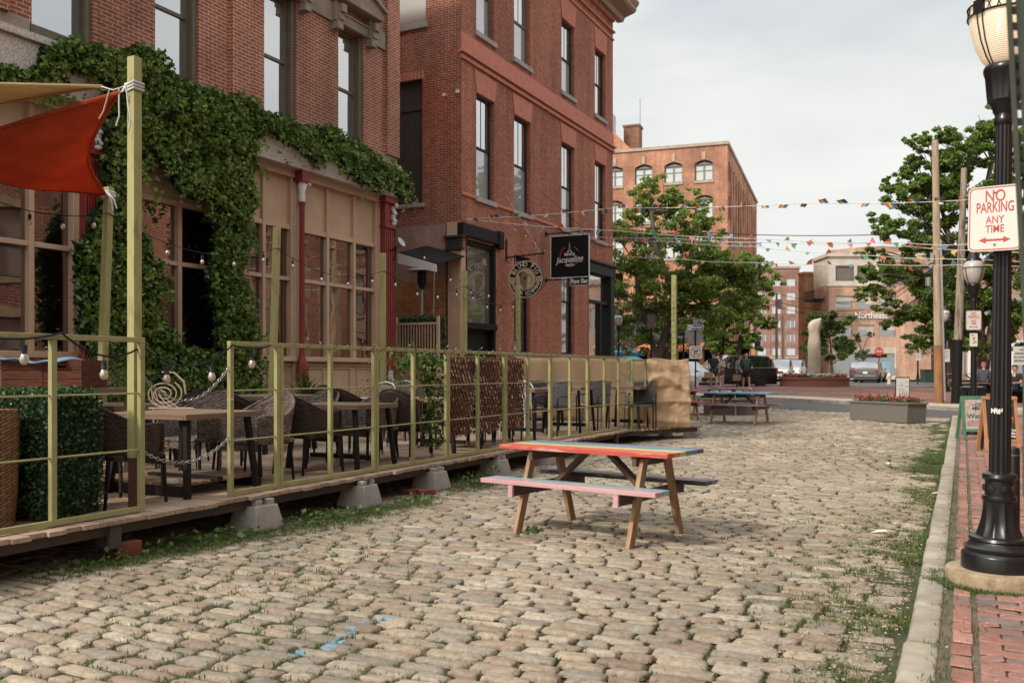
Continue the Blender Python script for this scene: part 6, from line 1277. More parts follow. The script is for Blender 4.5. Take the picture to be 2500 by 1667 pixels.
cl3 = [(2232,350,20),(2262,338,20),(2298,345,26),(2322,330,20),(2345,372,30),(2400,325,36),(2432,305,28),(2452,355,44),(2385,400,48),(2300,410,44),(2240,400,24),(2210,428,22),(2262,455,36),(2330,470,50),(2420,460,55),(2490,440,50),(2195,480,32),(2235,500,36),(2165,455,14),(2290,530,48),(2370,545,58),(2460,550,60),(2150,555,28),(2200,560,34),(2250,590,42),(2320,620,52),(2410,640,60),(2490,650,58),(2128,618,20),(2160,640,28),(2120,668,22),(2190,670,38),(2100,722,14),(2145,700,26),(2240,690,45),(2310,715,50),(2380,740,50),(2460,750,55),(2170,745,24),(2215,765,32),(2265,790,36),(2330,810,36),(2400,820,36),(2470,830,42),(2240,830,24),(2165,790,14)]
tree('maple_tree','tall dense dark maple at the right, behind the utility poles and street lamps',bb_,dT,cl3,100000,m_tr,[([(2398,960),(2396,860),(2390,760),(2380,640),(2400,500),(2420,400)],.27),([(2398,900),(2388,760),(2330,620),(2290,480)],.2),([(2396,800),(2440,680),(2470,560)],.18)],rs=12)
bb_ = onD(2318,905,50); bb_ = (bb_[0],bb_[1],gz(bb_[1])+.1)
tree('maple_tree','pale trunked tree standing between the two utility poles',bb_,50,[(2290,790,40),(2330,770,44),(2262,820,26),(2350,820,28),(2310,700,48),(2270,730,40)],16000,m_tr,[([(2318,950),(2320,860),(2326,780),(2320,700)],.22)],rs=14,bark=M('pale_bark',(.30,.25,.20),.9,col2=(.2,.165,.13),sc=3,bmp=.4))
bb_ = onD(2030,905,92); bb_ = (bb_[0],bb_[1],gz(bb_[1])+.1)
tree('small_street_tree','small round street tree behind the stone sculpture',bb_,92,[(1998,790,26),(2030,785,32),(2000,830,30),(2040,830,34),(2060,850,22),(1980,850,18)],11000,m_ty,[([(2032,940),(2030,890),(2028,840)],.18)],leaf=(.2,.34),rs=15)
bb_ = onD(2108,905,90); bb_ = (bb_[0],bb_[1],gz(bb_[1])+.1)
tree('sparse_young_tree','almost bare young tree before the company office',bb_,90,[(2100,872,12),(2112,862,10),(2094,820,6),(2125,818,6)],500,m_ty,[([(2108,940),(2107,890),(2102,850),(2092,822)],.12),([(2107,900),(2108,850),(2122,815)],.08)],leaf=(.15,.25),rs=16)
# a belt of far woodland and hedge mass at right
n = 5000; P = np.stack([rng.uniform(1.6,6,n)+0,rng.uniform(28,31,n),gz(30)+.1+rng.random(n)**.8*1.2],1)
leafthing('roadside_bush','dark bushes at the right edge behind the chalkboard sign','bush',P,rng.uniform(.05,.1,n),m_tr,loc=(3,30,gz(30)))
# ================= POLES, WIRES =================
m_pole = M('utility_pole_wood',(.46,.36,.26),.85,col2=(.30,.20,.125),sc=3,st=(4,4,.5),bmp=.4,bsc=10); m_pold = M('creosoted_pole_wood',(.10,.065,.045),.85,col2=(.32,.26,.20),sc=2.5,lo=.38,hi=.55,st=(5,5,.5),bmp=.5,bsc=10)
def upole(x0,y0,x1,y1,dz,r0,r1,label,mat,name='utility_pole'):
    b_ = onG(x0,y0,dz); d = (H-b_[2])*F/(y0-HY); t = onD(x1,y1,d); q = MB().cyl((b_[0],b_[1],b_[2]-.05),t,r0,r1,14); o = q.obj(name,mat,smooth=50); tag(o,label,'utility pole'); return o,Vector(b_),Vector(t),d
po,pb1,pt1,d1 = upole(2293,984,2283,343,.1,.145,.10,'tall pale utility pole nearest the crossing, orange brown at its foot',m_pole)
q = MB(); m1 = pb1.lerp(pt1,.5); q.beam(pb1+Vector((.17,-.12,.1)),pb1.lerp(pt1,.62)+Vector((.12,-.1,0)),.06,.05); q.obj('conduit',m_steel,po); a = Vector(onD(2266,698,d1)); MB().cyl(a,a+Vector((0,0,.28)),.09,n=10).cyl(a+Vector((0,0,.0)),Vector(onD(2288,712,d1)),.02,n=6).obj('transformer_can',m_steel,po)
MB().b2(m1.x-.2,m1.x-.1,m1.y-.22,m1.y-.15,m1.z+.3,m1.z+.6).obj('meter_box',m_steel,po); a = Vector(onD(2294,500,d1)); MB().lathe([(.02,.06),(.12,.05),(.13,0),(.02,-.04)],c=a,n=14).path([a,a-Vector((.02,0,.5)),pt1.lerp(pb1,.33)],.012,5).obj('camera_dome',m_white,po)
p2,pb2,pt2,d2 = upole(2334,984,2354,411,.1,.15,.09,'leaning dark utility pole, blackened low down and flaking pale above',m_pold)
MB().cyl(pb2-Vector((0,0,.02)),pb2.lerp(pt2,.27),.156,.139,14).obj('creosoted_foot',m_blackm,p2,smooth=50); MB().cyl(pb1-Vector((0,0,.02)),pb1.lerp(pt1,.22),.149,.139,14).obj('stained_foot',M('orange_stained_wood',(.36,.17,.07),.85,col2=(.20,.09,.045),sc=3,st=(4,4,.5)),po,smooth=50)
p3,pb3,pt3,d3 = upole(1896,870,1898,718,0.5,.0,.0,'x',m_pold) if 0 else (None,None,None,None)
def fpole(x,yb,yt,d,r,label,mat):
    b_ = onD(x,905,d); t = onD(x,yt,d); q = MB().cyl((b_[0],b_[1],gz(b_[1])),t,r,r*.75,8).obj('utility_pole',mat,smooth=50); tag(q,label,'utility pole'); return Vector(t),q
tA_,qa = fpole(1896,0,716,105,.16,'dark distant utility pole before the brown apartment block',m_pold); tB_,qb = fpole(1912,0,768,95,.16,'pale distant utility pole beside the darker one',m_pole); fpole(1836,0,780,75,.17,'short pale pole behind the black van',m_pole)
MB().cyl(tA_+Vector((.4,0,-1.8)),tA_+Vector((.4,0,-.7)),.25,n=10).obj('transformer_can',m_steel,qa)
def wires(a,b_,zs_,sag,label,r=.012):
    q = MB(); dr = 0
    for z in zs_: q.path(sagpts(Vector(a)+Vector((0,0,z)),Vector(b_)+Vector((0,0,z)),sag),r,4)
    tag(q.obj('overhead_wire',m_blackm),label,'wire')
wires(onX(1498,548,XF),pt1+Vector((0,0,-3.0)),(0,),.25,'thin black wire from the red building to the tall pale pole',.014)
wires(tA_,onD(2110,735,98),(0,-.9,-1.5),.5,'bundle of wires from the distant dark pole to the company office',.03); wires(tA_,onD(1700,690,80),(0,-1.2),.6,'wires running left from the distant dark pole into the trees',.03)
wires(pt1+Vector((0,0,-3.3)),onD(2420,700,30),(0,),.2,'guy wire sloping right from the tall pale pole',.012)
# ================= FAR LAMPS AND SIGNS =================
lm2 = lamp('unlit globe street lamp carrying the smaller no parking sign, on the pavement',near=False,glob=m_gl3)
q = onD(2377,905,17.6); lm2.location = (q[0],q[1],gz(q[1])+.112); lm2.scale = (.95,.95,.92); L2 = Vector(lm2.location)
def lampat(x,d,label,src=lm2,sc=1.,dz=.1):
    q = onD(x,905,d); return dup(src,(q[0],q[1],gz(q[1])+dz),0,label,sc)
lampat(2308,41,'thin black globe lamp just right of the tall pale utility pole')
lmf = lamp('distant black globe lamp with flower baskets left of the tall pale pole',near=False,glob=m_gl3,arms=True)
def basket(o,n=260):
    for s in (-1,1):
        P = np.array([s*.45,0,2.15])+rng.normal(0,.17,(n,3))*np.array([1,1,.8]); V,Q = leafquads(P,rng.uniform(.06,.12,n)); npmesh('basket_foliage',V,Q,m_ty,o)
        P = np.array([s*.45,0,2.12])+rng.normal(0,.20,(n//2,3))*np.array([1,1,.8]); V,Q = leafquads(P,rng.uniform(.06,.1,n//2)); npmesh('basket_flowers',V,Q,m_fpink,o)
m_fpink = M('mixed_pale_flowers',(.62,.36,.26),.7,island=.4,sc=2,col2=(.55,.45,.25)); m_fred = M('red_salvia_flowers',(.50,.06,.06),.7,island=.4,col2=(.55,.18,.14),sc=3); m_fwht = M('white_flowers',(.72,.70,.66),.7,island=.15)
basket(lmf); q = onD(2241,905,64); lmf.location = (q[0],q[1],gz(q[1])+.1)
lampat(1765,58,'lit globe lamp with flower baskets in front of the forked maple',lmf); lampat(1669,46,'lit lamp on a black pole just left of the Market street sign',lmf)
lampat(1490+20,44,'flower basket lamp in front of the blue umbrellas at the brick corner',lmf)
# smaller no parking sign etc on lamp 2
c = L2+Vector((.0,-.09,2.17)); o = thing('parking_sign','smaller distant no parking any time sign on the unlit globe lamp','sign',tuple(c),world=True,group='no parking signs'); noparking(o,.27,.37,face_m(c,Vector((.93,.25,0)),Vector((.25,-.93,0))),.001)
c = L2+Vector((.0,-.09,1.80)); o = thing('small_white_sign','small white sign with a yellow figure under the smaller no parking sign','sign',tuple(c),world=True); Mx = face_m(c,Vector((.93,.25,0)),Vector((.25,-.93,0))); signplate(o,.14,.25,Mx,.02); MB().path([(-.03,.04,.004),(.02,.05,.004),(-.01,.0,.004),(.04,-.03,.004),(-.02,-.06,.004)],.009,5).xf(Mx).obj('yellow_figure',M('yellow_marker',(.55,.36,.03),.6),o); MB().path([(-.04,.08,.004),(-.02,.1,.004),(-.0,.08,.004)],.005,4).xf(Mx).obj('black_scribble',m_sb,o)
def spost(x,d,ztop,label,r=.03,mat=m_blackm):
    q = onD(x,905,d); g = gz(q[1])+.1; o = thing('sign_post',label,'sign post',(q[0],q[1],g),world=True); MB().cyl((q[0],q[1],g),(q[0],q[1],ztop),r,n=8).obj('post',mat,o); return o,Vector((q[0],q[1],g))
dM = 43; o,bM = spost(1698,dM,3.75,'sign post at the crossing with grey stop sign back and no right turn sign',.035,m_blackm)
vd_ = Vector((.898,.44,0)); vn = Vector((.44,-.898,0))
def zc(y,d): return H-(y-HY)/F*d
c = Vector((bM.x,bM.y,zc(799,dM)))+vn*.05; Mx = face_m(c,vd_,vn)
s = thing('street_name_sign','blue and white Market street name sign on top of the crossing post','sign',tuple(c),world=True); MB().b2(-.375,.375,-.125,.125,-.01,.0).xf(Mx).obj('white_plate',m_sw,s); MB().b2(-.355,.355,-.105,.105,.0,.004).xf(Mx).obj('blue_face',M('sign_blue',(.03,.06,.22),.5),s)
b = MB().b2(-.35,-.20,-.10,.10,.004,.006).xf(Mx); b.obj('white_crest_field',m_sw,s); b = textmb('Market',.19,.002,.003,sx=.95).xf(Matrix.Translation((.03,-.0,.007))); b.merge(textmb('ST',.09,.002,.002).xf(Matrix.Translation((.31,.04,.007)))); b.xf(Mx).obj('lettering',m_sw,s)
textmb('m',.12,.001,.004).xf(Mx @ Matrix.Translation((-.275,0,.008))).obj('blue_mark',bpy.data.materials['sign_blue'],s)
MB().b2(-.11,.11,.15,.38,-.01,0.).xf(Mx).obj('cross_street_plate',m_back,s)
c = Vector((bM.x,bM.y,zc(824.5,dM)))+vn*-.05; Mx = face_m(c,vd_,vn); s = thing('stop_sign','grey back of an octagonal stop sign below the Market name sign','sign',tuple(c),world=True); MB().prism([(.375*math.cos(R(22.5+45*i))/.924,.375*math.sin(R(22.5+45*i))/.924) for i in range(8)],lambda x,y,z:(x,y,z),-.01,.0).xf(Mx).obj('octagon_back',m_back,s,fix=True)
MB().prism([(.365*math.cos(R(22.5+45*i))/.924,.365*math.sin(R(22.5+45*i))/.924) for i in range(8)],lambda x,y,z:(x,y,z),-.014,-.011).xf(Mx).obj('red_front',m_sr,s,fix=True)
c = Vector((bM.x,bM.y,zc(860,dM)))+vn*.05; Mx = face_m(c,vd_,vn); s = thing('turn_sign','white square no right turn sign with red ring below the stop sign back','sign',tuple(c),world=True); signplate(s,.60,.60,Mx,.05)
b = flatring(.215,.25,.004,40); t = MB().b2(-.235,.235,-.017,.017,.0065,.007).xf(Matrix.Rotation(R(-45),4,'Z')); b.merge(t); b.xf(Mx).obj('red_ring',m_sr,s)
b = MB().b2(-.075,-.03,-.15,.09,.0035,.005).b2(-.03,.05,.045,.09,.0035,.005); b.add([(.05,.01,.005),(.15,.067,.005),(.05,.125,.005)],[(0,1,2)]); b.xf(Mx).obj('black_arrow',m_sb,s)
o,q = spost(1590,38,3.2,'black sign post left of the leaning maple trunks',.04); c = Vector((q.x,q.y,zc(785,38)))+vn*-.05; Mx = face_m(c,vd_,vn); s = thing('rectangular_sign','brown back of a small rectangular sign before the maple trunks','sign',tuple(c),world=True); signplate(s,.31,.60,Mx,.03,mat=M('brown_sign_back',(.12,.07,.055),.6))
for x,y,d,w_,h_,lab in ((2240,871,60,.32,.48,'distant white rectangular sign on the basket lamp left of the tall pole'),(2308,868,40,.3,.55,'white sign on the thin lamp right of the tall pole'),(2190,876,80,.5,1.6,'tall pale sign post panel before the company office'),(1832,838,70,.55,.6,'white sign box behind the black van')):
    c = Vector(onD(x,y,d))+vn*.1; s = thing('small_sign',lab,'sign',tuple(c),world=True); Mx = face_m(c,vd_,vn); signplate(s,w_,h_,Mx,.03)
    b = MB(); [b.b2(-w_*.35,w_*.35-.05*(i%2),h_*(.3-i*.17),h_*(.36-i*.17),.001,.003) for i in range(4)]; b.xf(Mx).obj('printed_lines',m_back,s)
    q2 = Vector(onD(x,905,d)); MB().cyl((q2.x,q2.y,gz(q2.y)),(q2.x,q2.y,c.z+h_/2),.03,n=6).obj('post',m_blackm,s)
c = Vector(onD(2146,858,80)); s = thing('stop_sign','small distant red octagonal stop sign before the company office','sign',tuple(c),world=True); Mx = face_m(c,vd_,vn); MB().prism([(.4*math.cos(R(22.5+45*i)),.4*math.sin(R(22.5+45*i))) for i in range(8)],lambda x,y,z:(x,y,z),-.01,.0).xf(Mx).obj('red_octagon',m_sr,s,fix=True); textmb('STOP',.27,.002,.004,sx=.8).xf(Mx @ Matrix.Translation((0,0,.004))).obj('lettering',m_sw,s); MB().cyl((c.x,c.y+.05,gz(c.y)),(c.x,c.y+.05,c.z+.3),.04,n=6).obj('post',m_blackm,s)
c = Vector(onD(2497,868,9.5)); s = thing('small_sign','white notice sign cut off by the right edge, reading no drinking alcohol','sign',tuple(c),world=True); Mx = face_m(c,vd_,vn); signplate(s,.20,.19,Mx,.01); b = MB()
for i,l in enumerate(('NO','DRINKING','ALCOHOLIC','BEVERAGES')): b.merge(textmb(l,.030,.0005,0).xf(Matrix.Translation((-.01,.06-.038*i,.002))))
b.xf(Mx).obj('lettering',m_sb,s); MB().cyl((c.x+.02,c.y+.04,.1),(c.x+.02,c.y+.04,c.z+.1),.02,n=8).obj('post',m_gp,s)
# ================= PLANTERS, SCULPTURE, STREET THINGS =================
m_agg = M('exposed_aggregate',(.20,.18,.155),.9,col2=(.12,.105,.09),sc=45,lo=.4,hi=.6,bmp=.5,bsc=60)
def flowers(o,x0,x1,y0,y1,z,n,mat,h=.12,sp=False):
    P = np.stack([rng.uniform(x0,x1,n),rng.uniform(y0,y1,n),z+rng.random(n)*h],1); V,Q = leafquads(P,rng.uniform(.03,.07,n)); npmesh('foliage',V,Q,m_leafm,o)
    P[:,2] += h*.35; P2 = P[:n*2//3]; P2 = P2[(np.sin(P2[:,0]*5)+rng.normal(0,.5,len(P2))) > -.4]; V,Q = leafquads(P2,rng.uniform(.03,.065,len(P2))); npmesh('flowers',V,Q,mat,o)
    if sp:
        b = MB()
        for k in range(26): x,y = random.uniform(x0,x1),random.uniform(y0,y1); b.cyl((x,y,z),(x+random.gauss(0,.02),y,z+random.uniform(.15,.32)),.014,.004,5)
        b.obj('flower_spikes',M('dark_red_spikes',(.28,.05,.06),.8) if 'dark_red_spikes' not in bpy.data.materials else bpy.data.materials['dark_red_spikes'],o)
def stonebox(xl,yl,xr,yr,ytop,dep,label):
    a,c = Vector(onG(xl,yl)),Vector(onG(xr,yr)); d = (c-a); W_ = d.length; an = math.atan2(d.y,d.x); dd_ = (a.x*-sn+a.y*cs); h = (yl-ytop)/F*dd_
    o = thing('stone_planter',label,'planter',(a.x,a.y,gz(a.y)-.01),an,group='grey aggregate planters with flowers')
    b = MB(); b.prism([(.03,0),(W_-.03,0),(W_,h-.04),(0,h-.04)],lambda u,v,q:(u,q,v),0,dep); b.obj('planter_box',m_agg,o,bevel=.01,fix=True); MB().b2(-.03,W_+.03,-.03,dep+.03,h-.04,h).b2(.05,W_-.05,.05,dep-.05,h,h+.01).obj('rim',m_agg,o,bevel=.008)
    flowers(o,.02,W_-.02,.05,dep-.05,h,900,m_fred,.12,True); return o
stonebox(2073,1023,2216,1034.5,977,.6,'large grey aggregate planter with red flowers standing alone on the cobbles')
stonebox(1716,1012,1846,1014,969,.6,'grey aggregate planter with pink and red flowers behind the blue picnic table')
c = Vector(onD(2203.5,905,26)); c.z = gz(c.y); o = thing('menu_board','white upright menu board with black frame just behind the large planter','sign',tuple(c),world=True); Mx = face_m((c.x,c.y,zc(946,26)),vd_,vn); MB().b2(-.20,.20,-.30,.30,-.015,0).xf(Mx).obj('black_frame',m_blackm,o); MB().b2(-.18,.18,-.27,.27,0,.006).xf(Mx).obj('white_face',m_sw,o)
b = MB(); random.seed(4)
for k in range(16): x,y = random.uniform(-.14,.1),random.uniform(-.24,.22); b.b2(x,x+random.uniform(.03,.09),y,y+random.uniform(.006,.03),.006,.008)
b.xf(Mx).obj('menu_print',M('faded_print',(.45,.38,.36),.7),o); b = MB(); [b.cyl((c.x+s*.17*.898,c.y+s*.17*.44+q,c.z),(c.x+s*.17*.898,c.y+s*.17*.44,zc(946,26)-.28),.012,n=5) for s in (-1,1) for q in (-.1,.2)]; b.obj('leg',m_blackm,o)
q = onD(1988,905,51.8); g = gz(q[1])+.1; o = thing('brick_flower_bed','round low brick flower bed with red and white flowers around the sculpture','planter',(q[0],q[1],g)); RB = 1.86
m_bk6 = brick('planter_brick',(.36,.15,.10),(.3,.12,.085),(.4,.3,.24),flat=True,w=.2,h=.2,bst=.3); MB().lathe([(RB,-.05),(RB,.40),(RB+.06,.41),(RB+.06,.50),(RB-.2,.50)],n=40).obj('brick_wall',M('round_planter_brick',(.36,.15,.10),.85,col2=(.28,.11,.08),sc=30,bmp=.3),o,smooth=40)
n = 2600; a_ = rng.random(n)*2*math.pi; r_ = RB*.93*np.sqrt(rng.random(n)); P = np.stack([r_*np.cos(a_),r_*np.sin(a_),.48+rng.random(n)*.16],1); V,Q = leafquads(P,rng.uniform(.06,.13,n)); npmesh('foliage',V,Q,m_leafm,o)
lt = P[:,0]*.898+P[:,1]*.44; V,Q = leafquads(P[lt<-.85]+[0,0,.06],rng.uniform(.05,.1,(lt<-.85).sum())); npmesh('red_flowers',V,Q,m_fred,o); k_ = (lt>-.85)&(lt<.75); V,Q = leafquads(P[k_]+[0,0,.06],rng.uniform(.05,.1,k_.sum())); npmesh('white_flowers',V,Q,m_fwht,o); k_ = lt>.75; V,Q = leafquads(P[k_]+[0,0,.06],rng.uniform(.05,.1,k_.sum())); npmesh('red_flowers',V,Q,m_fred,o)
# stone sculpture
b = MB(); n=28; prof = [(0,.36,0),(.4,.38,.0),(.9,.37,.0),(1.3,.36,0),(1.6,.37,.0),(1.9,.38,.0),(2.15,.36,.0),(2.4,.32,.0),(2.6,.33,-.02),(2.8,.37,-.02),(3.0,.37,.0),(3.15,.33,.04),(3.27,.25,.11),(3.35,.15,.24),(3.40,.02,.40)]
V=[]
for i,(z,r,ox) in enumerate(prof):
    for j in range(n):
        t = 2*math.pi*j/n; q_ = r*(1+.055*math.sin(2*t+z*2.4)*(z>1.2)+.10*mn.noise(Vector((math.cos(t)*1.6,math.sin(t)*1.6,z*1.3)))*1.5-.16*math.exp(-((z-2.0)/.25)**2)*max(0,math.cos(t+2.1))**6+(.05*mn.noise(Vector((math.cos(t)*6,math.sin(t)*6,z*6))) if z < 1.5 else 0)); x = ox+q_*math.cos(t)*.98; y = q_*math.sin(t)*.85; V.append((x*.898-y*.44, x*.44+y*.898, z))
b.add(V,[(i*n+j,i*n+(j+1)%n,(i+1)*n+(j+1)%n,(i+1)*n+j) for i in range(len(prof)-1) for j in range(n)]); sc = b.obj('stone_sculpture',M('pale_carved_stone',(.52,.43,.33),.8,col2=(.40,.32,.24),sc=3,bmp=.4,bsc=12,dist=.02),smooth=75); ss = sc.modifiers.new('s','SUBSURF'); ss.levels = 1; ss.render_levels = 1
sc.location = (q[0],q[1],g+.42); tag(sc,'tall pale carved stone seal like sculpture rising from the round flower bed','sculpture')
# signs on the pavement
def aframe(x,yb,d,w_,h,label,name,fm,face,tilt=8):
    c = Vector(onD(x,905,d)); c.z = gz(c.y)+.115; o = thing(name,label,'sign',tuple(c),world=True); Mx = Matrix.Translation(c) @ face_m((0,0,0),vd_,vn) @ Matrix.Rotation(R(-tilt),4,'X')
    b = MB(); t = .05; b.b2(-w_/2,-w_/2+t,0,h,-.015,.012).b2(w_/2-t,w_/2,0,h,-.015,.012).b2(-w_/2+t,w_/2-t,h-t,h,-.015,.012).b2(-w_/2+t,w_/2-t,.14,.14+t,-.015,.012); b.xf(Mx).obj('frame',fm,o,bevel=.003)
    MB().b2(-w_/2+t,w_/2-t,.14+t,h-t,-.008,.0).xf(Mx).obj('board',face,o); M2 = Matrix.Translation(c) @ face_m((0,0,0),vd_,vn) @ Matrix.Translation((0,0,-.30)) @ Matrix.Rotation(R(tilt+6),4,'X'); MB().b2(-w_/2,-w_/2+t,0,h,-.015,.01).b2(w_/2-t,w_/2,0,h,-.015,.01).xf(M2).obj('rear_leg',fm,o); return o,Mx
m_grn = M('green_plank_frame',(.09,.25,.14),.6,sc=4); m_ora = M('orange_wood_frame',(.55,.27,.13),.6,sc=4); m_chk = M('chalkboard',(.02,.02,.022),.7,sc=3,col2=(.04,.04,.042)); m_poster = M('map_poster',(.50,.46,.43),.6,sc=12,col2=(.48,.26,.2),lo=.5,hi=.62)
o,Mx = aframe(2384,0,16.4,.46,.78,'green framed sandwich board with a map poster beside the litter bin','sandwich_board',m_grn,m_poster)
b = textmb('Wat',.13,.001,.002).xf(Matrix.Translation((-.02,.42,.003))); b.xf(Mx).obj('lettering',M('slate_lettering',(.08,.10,.14),.6),o); b = MB(); [b.b2(-.14,.12,.25+.035*i,.262+.035*i,.001,.003) for i in range(3)]; b.xf(Mx).obj('small_print',M('brown_print',(.3,.16,.12),.6),o)
b = MB(); [b.path([(random.uniform(-.05,.15),random.uniform(.52,.66),.003) for _ in range(4)],.005,4) for _ in range(5)]; b.xf(Mx).obj('route_lines',bpy.data.materials['slate_lettering'],o)
o,Mx = aframe(2449,0,14.3,.54,.86,'orange framed chalkboard partly hidden by the nearest lamp pole','chalkboard_sign',m_ora,m_chk)
for s,y,sz,x,mt in (('se',.74,.10,.14,m_white),('l',.62,.12,.13,M('pale_blue_chalk',(.35,.5,.6),.8)),('P!',.49,.14,.15,M('orange_chalk',(.62,.17,.05),.8)),('Coffee Tea',.33,.045,.12,m_white),('Candles',.285,.045,.14,m_white),('& Soap',.24,.045,.15,m_white)): textmb(s,sz,.001,.003).xf(Mx @ Matrix.Translation((x,y,.003))).obj('chalk_lettering',mt,o)
MB().path([(.10,.40,.003),(.18,.41,.003),(.13,.37,.003),(.2,.385,.003)],.006,4).xf(Mx).obj('green_chalk_swirl',m_grn,o)
c = Vector(onD(2403,905,14.9)); c.z = .12; o = thing('folded_board','black sandwich board seen edge on between the green and orange boards','sign',tuple(c),world=True); MB().prism([(-.16,0),(-.10,0),(.0,.82),(-.06,.82)],lambda u,v,q_:(c.x+q_*.07+u*.3,c.y+u*1.,c.z+v),-.2,.25).obj('board',m_blackm,o,fix=True); MB().prism([(.30,0),(.24,0),(.0,.80),(.03,.82)],lambda u,v,q_:(c.x+q_*.07+u*.3,c.y+u*1.,c.z+v),-.2,.25).obj('rear_board',m_blackm,o,fix=True)
c = Vector(onD(2376,905,22.3)); c.z = gz(c.y)+.1; o = thing('litter_bin','black slatted litter bin at the end of the kerb','bin',tuple(c),world=True); b = MB()
for k in range(26): a = k*2*math.pi/26; b.b2(c.x+.26*math.cos(a)-.015,c.x+.26*math.cos(a)+.015,c.y+.26*math.sin(a)-.015,c.y+.26*math.sin(a)+.015,c.z+.05,c.z+.72)
b.obj('slats',m_black,o); MB().lathe([(.27,.04),(.27,.08)],c=c,n=24).obj('base_ring',m_black,o); MB().lathe([(.29,.70),(.29,.76),(.2,.80),(.19,.72)],c=c,n=24).obj('lid_ring',m_black,o); MB().lathe([(.22,.05),(.22,.7)],c=c,n=18).obj('liner',m_blackm,o)
c = Vector(onD(2171,905,56)); c.z = gz(c.y)+.1; o = MB().lathe([(.14,0),(.14,.06),(.10,.08),(.10,.45),(.13,.47),(.13,.52),(.11,.60),(.06,.66),(.03,.70)],n=14).cyl((-.17,0,.40),(.17,0,.40),.05,n=8).obj('fire_hydrant',M('cream_hydrant_paint',(.62,.46,.22),.5,col2=(.6,.56,.48),sc=2,st=(1,1,2)),smooth=50); o.location = c; tag(o,'cream and yellow fire hydrant at the far kerb behind the grey sedan','hydrant')
c = Vector(onD(2268,905,62)); c.z = gz(c.y)+.1; o = MB().b2(-.45,.45,-.35,.35,0,.80).b2(-.48,.48,-.38,.38,.80,.88).obj('utility_box',M('dark_green_box',(.03,.06,.04),.5),bevel=.02); o.location = c; o.rotation_euler = (0,0,YAW); tag(o,'dark green utility cabinet before the salmon brick shops','cabinet')
c = Vector(onD(1858,905,62)); c.z = gz(c.y)+.1; o = MB().b2(-.35,.35,-.35,.35,0,1.3).lathe([(.35,1.3),(.3,1.45),(.15,1.55)],n=12).obj('mail_box',bpy.data.materials['dark_green_box'],bevel=.03); o.location = c; tag(o,'dark green round topped street box behind the black van','cabinet')
t = picnic('plain wooden picnic table under the right tree',[m_ptw]*5,((m_ptw,m_ptw),(m_ptw,m_ptw)),None); c = Vector(onD(2352,905,44)); t.location = (c.x,c.y,gz(c.y)+.1); t.rotation_euler=(0,0,YAW)
# umbrellas under the left trees
def parasol(x,d,ztop,w_,mat,label):
    c = Vector(onD(x,905,d)); g = gz(c.y)+.1; o = thing('parasol',label,'parasol',(c.x,c.y,g),world=True,group='parasols outside the restaurants'); n = 8; V=[(c.x,c.y,ztop)]+[(c.x+w_*math.cos(2*math.pi*(i+.5)/n),c.y+w_*math.sin(2*math.pi*(i+.5)/n),ztop-.62) for i in range(n)]+[(c.x+w_*math.cos(2*math.pi*(i+.5)/n),c.y+w_*math.sin(2*math.pi*(i+.5)/n),ztop-.80) for i in range(n)]
    q = MB().add(V,[(0,1+i,1+(i+1)%n) for i in range(n)]+[(1+i,9+i,9+(i+1)%n,1+(i+1)%n) for i in range(n)]).obj('canopy',mat,o); q.modifiers.new('s','SOLIDIFY').thickness=.01; MB().cyl((c.x,c.y,g),(c.x,c.y,ztop),.03,n=8).obj('pole',m_blackm,o)
mo,mbu = cloth('orange_parasol_cloth',(.62,.20,.09),.3),cloth('blue_parasol_cloth',(.10,.27,.36),.3)
for x,d,zt__,w_,m_,l in ((1588,60,3.3,1.7,mo,'orange parasol left of the maple trunks'),(1648,62,3.5,1.7,mo,'orange parasol right of the maple trunks'),(1690,64,3.7,1.6,mo,'orange parasol behind the Market sign post'),(1512,55,3.1,1.5,mbu,'blue parasol beside the red building corner'),(1535,58,2.6,1.2,mbu,'lower blue parasol right of the first blue one')): parasol(x,d,zt__,w_,m_,l)
# dark restaurant front below the mill building
p = onD(1575,905,72); o = thing('restaurant_front','dark restaurant pavilion with black awning and orange posts under the left maple','building',(p[0],p[1],gz(p[1])),YAW); MB().b2(-4,9,0,6,2.6,3.2).b2(-4,9,1.5,6,.2,2.6).obj('dark_body',m_blackm,o); b = MB()
for k in range(7): b.b2(-3.8+2*k,-3.4+2*k,-.1,.3,0,2.6)
b.obj('orange_posts',M('orange_render',(.58,.28,.12),.7),o); MB().prism([(-4.5,2.9),(-4.5,3.3),(0,5.0),(0,2.9)],lambda u,v,q_:(q_,u*.45-.1,v),-4,6).obj('awning',M('black_awning',(.03,.03,.032),.8),o,fix=True)
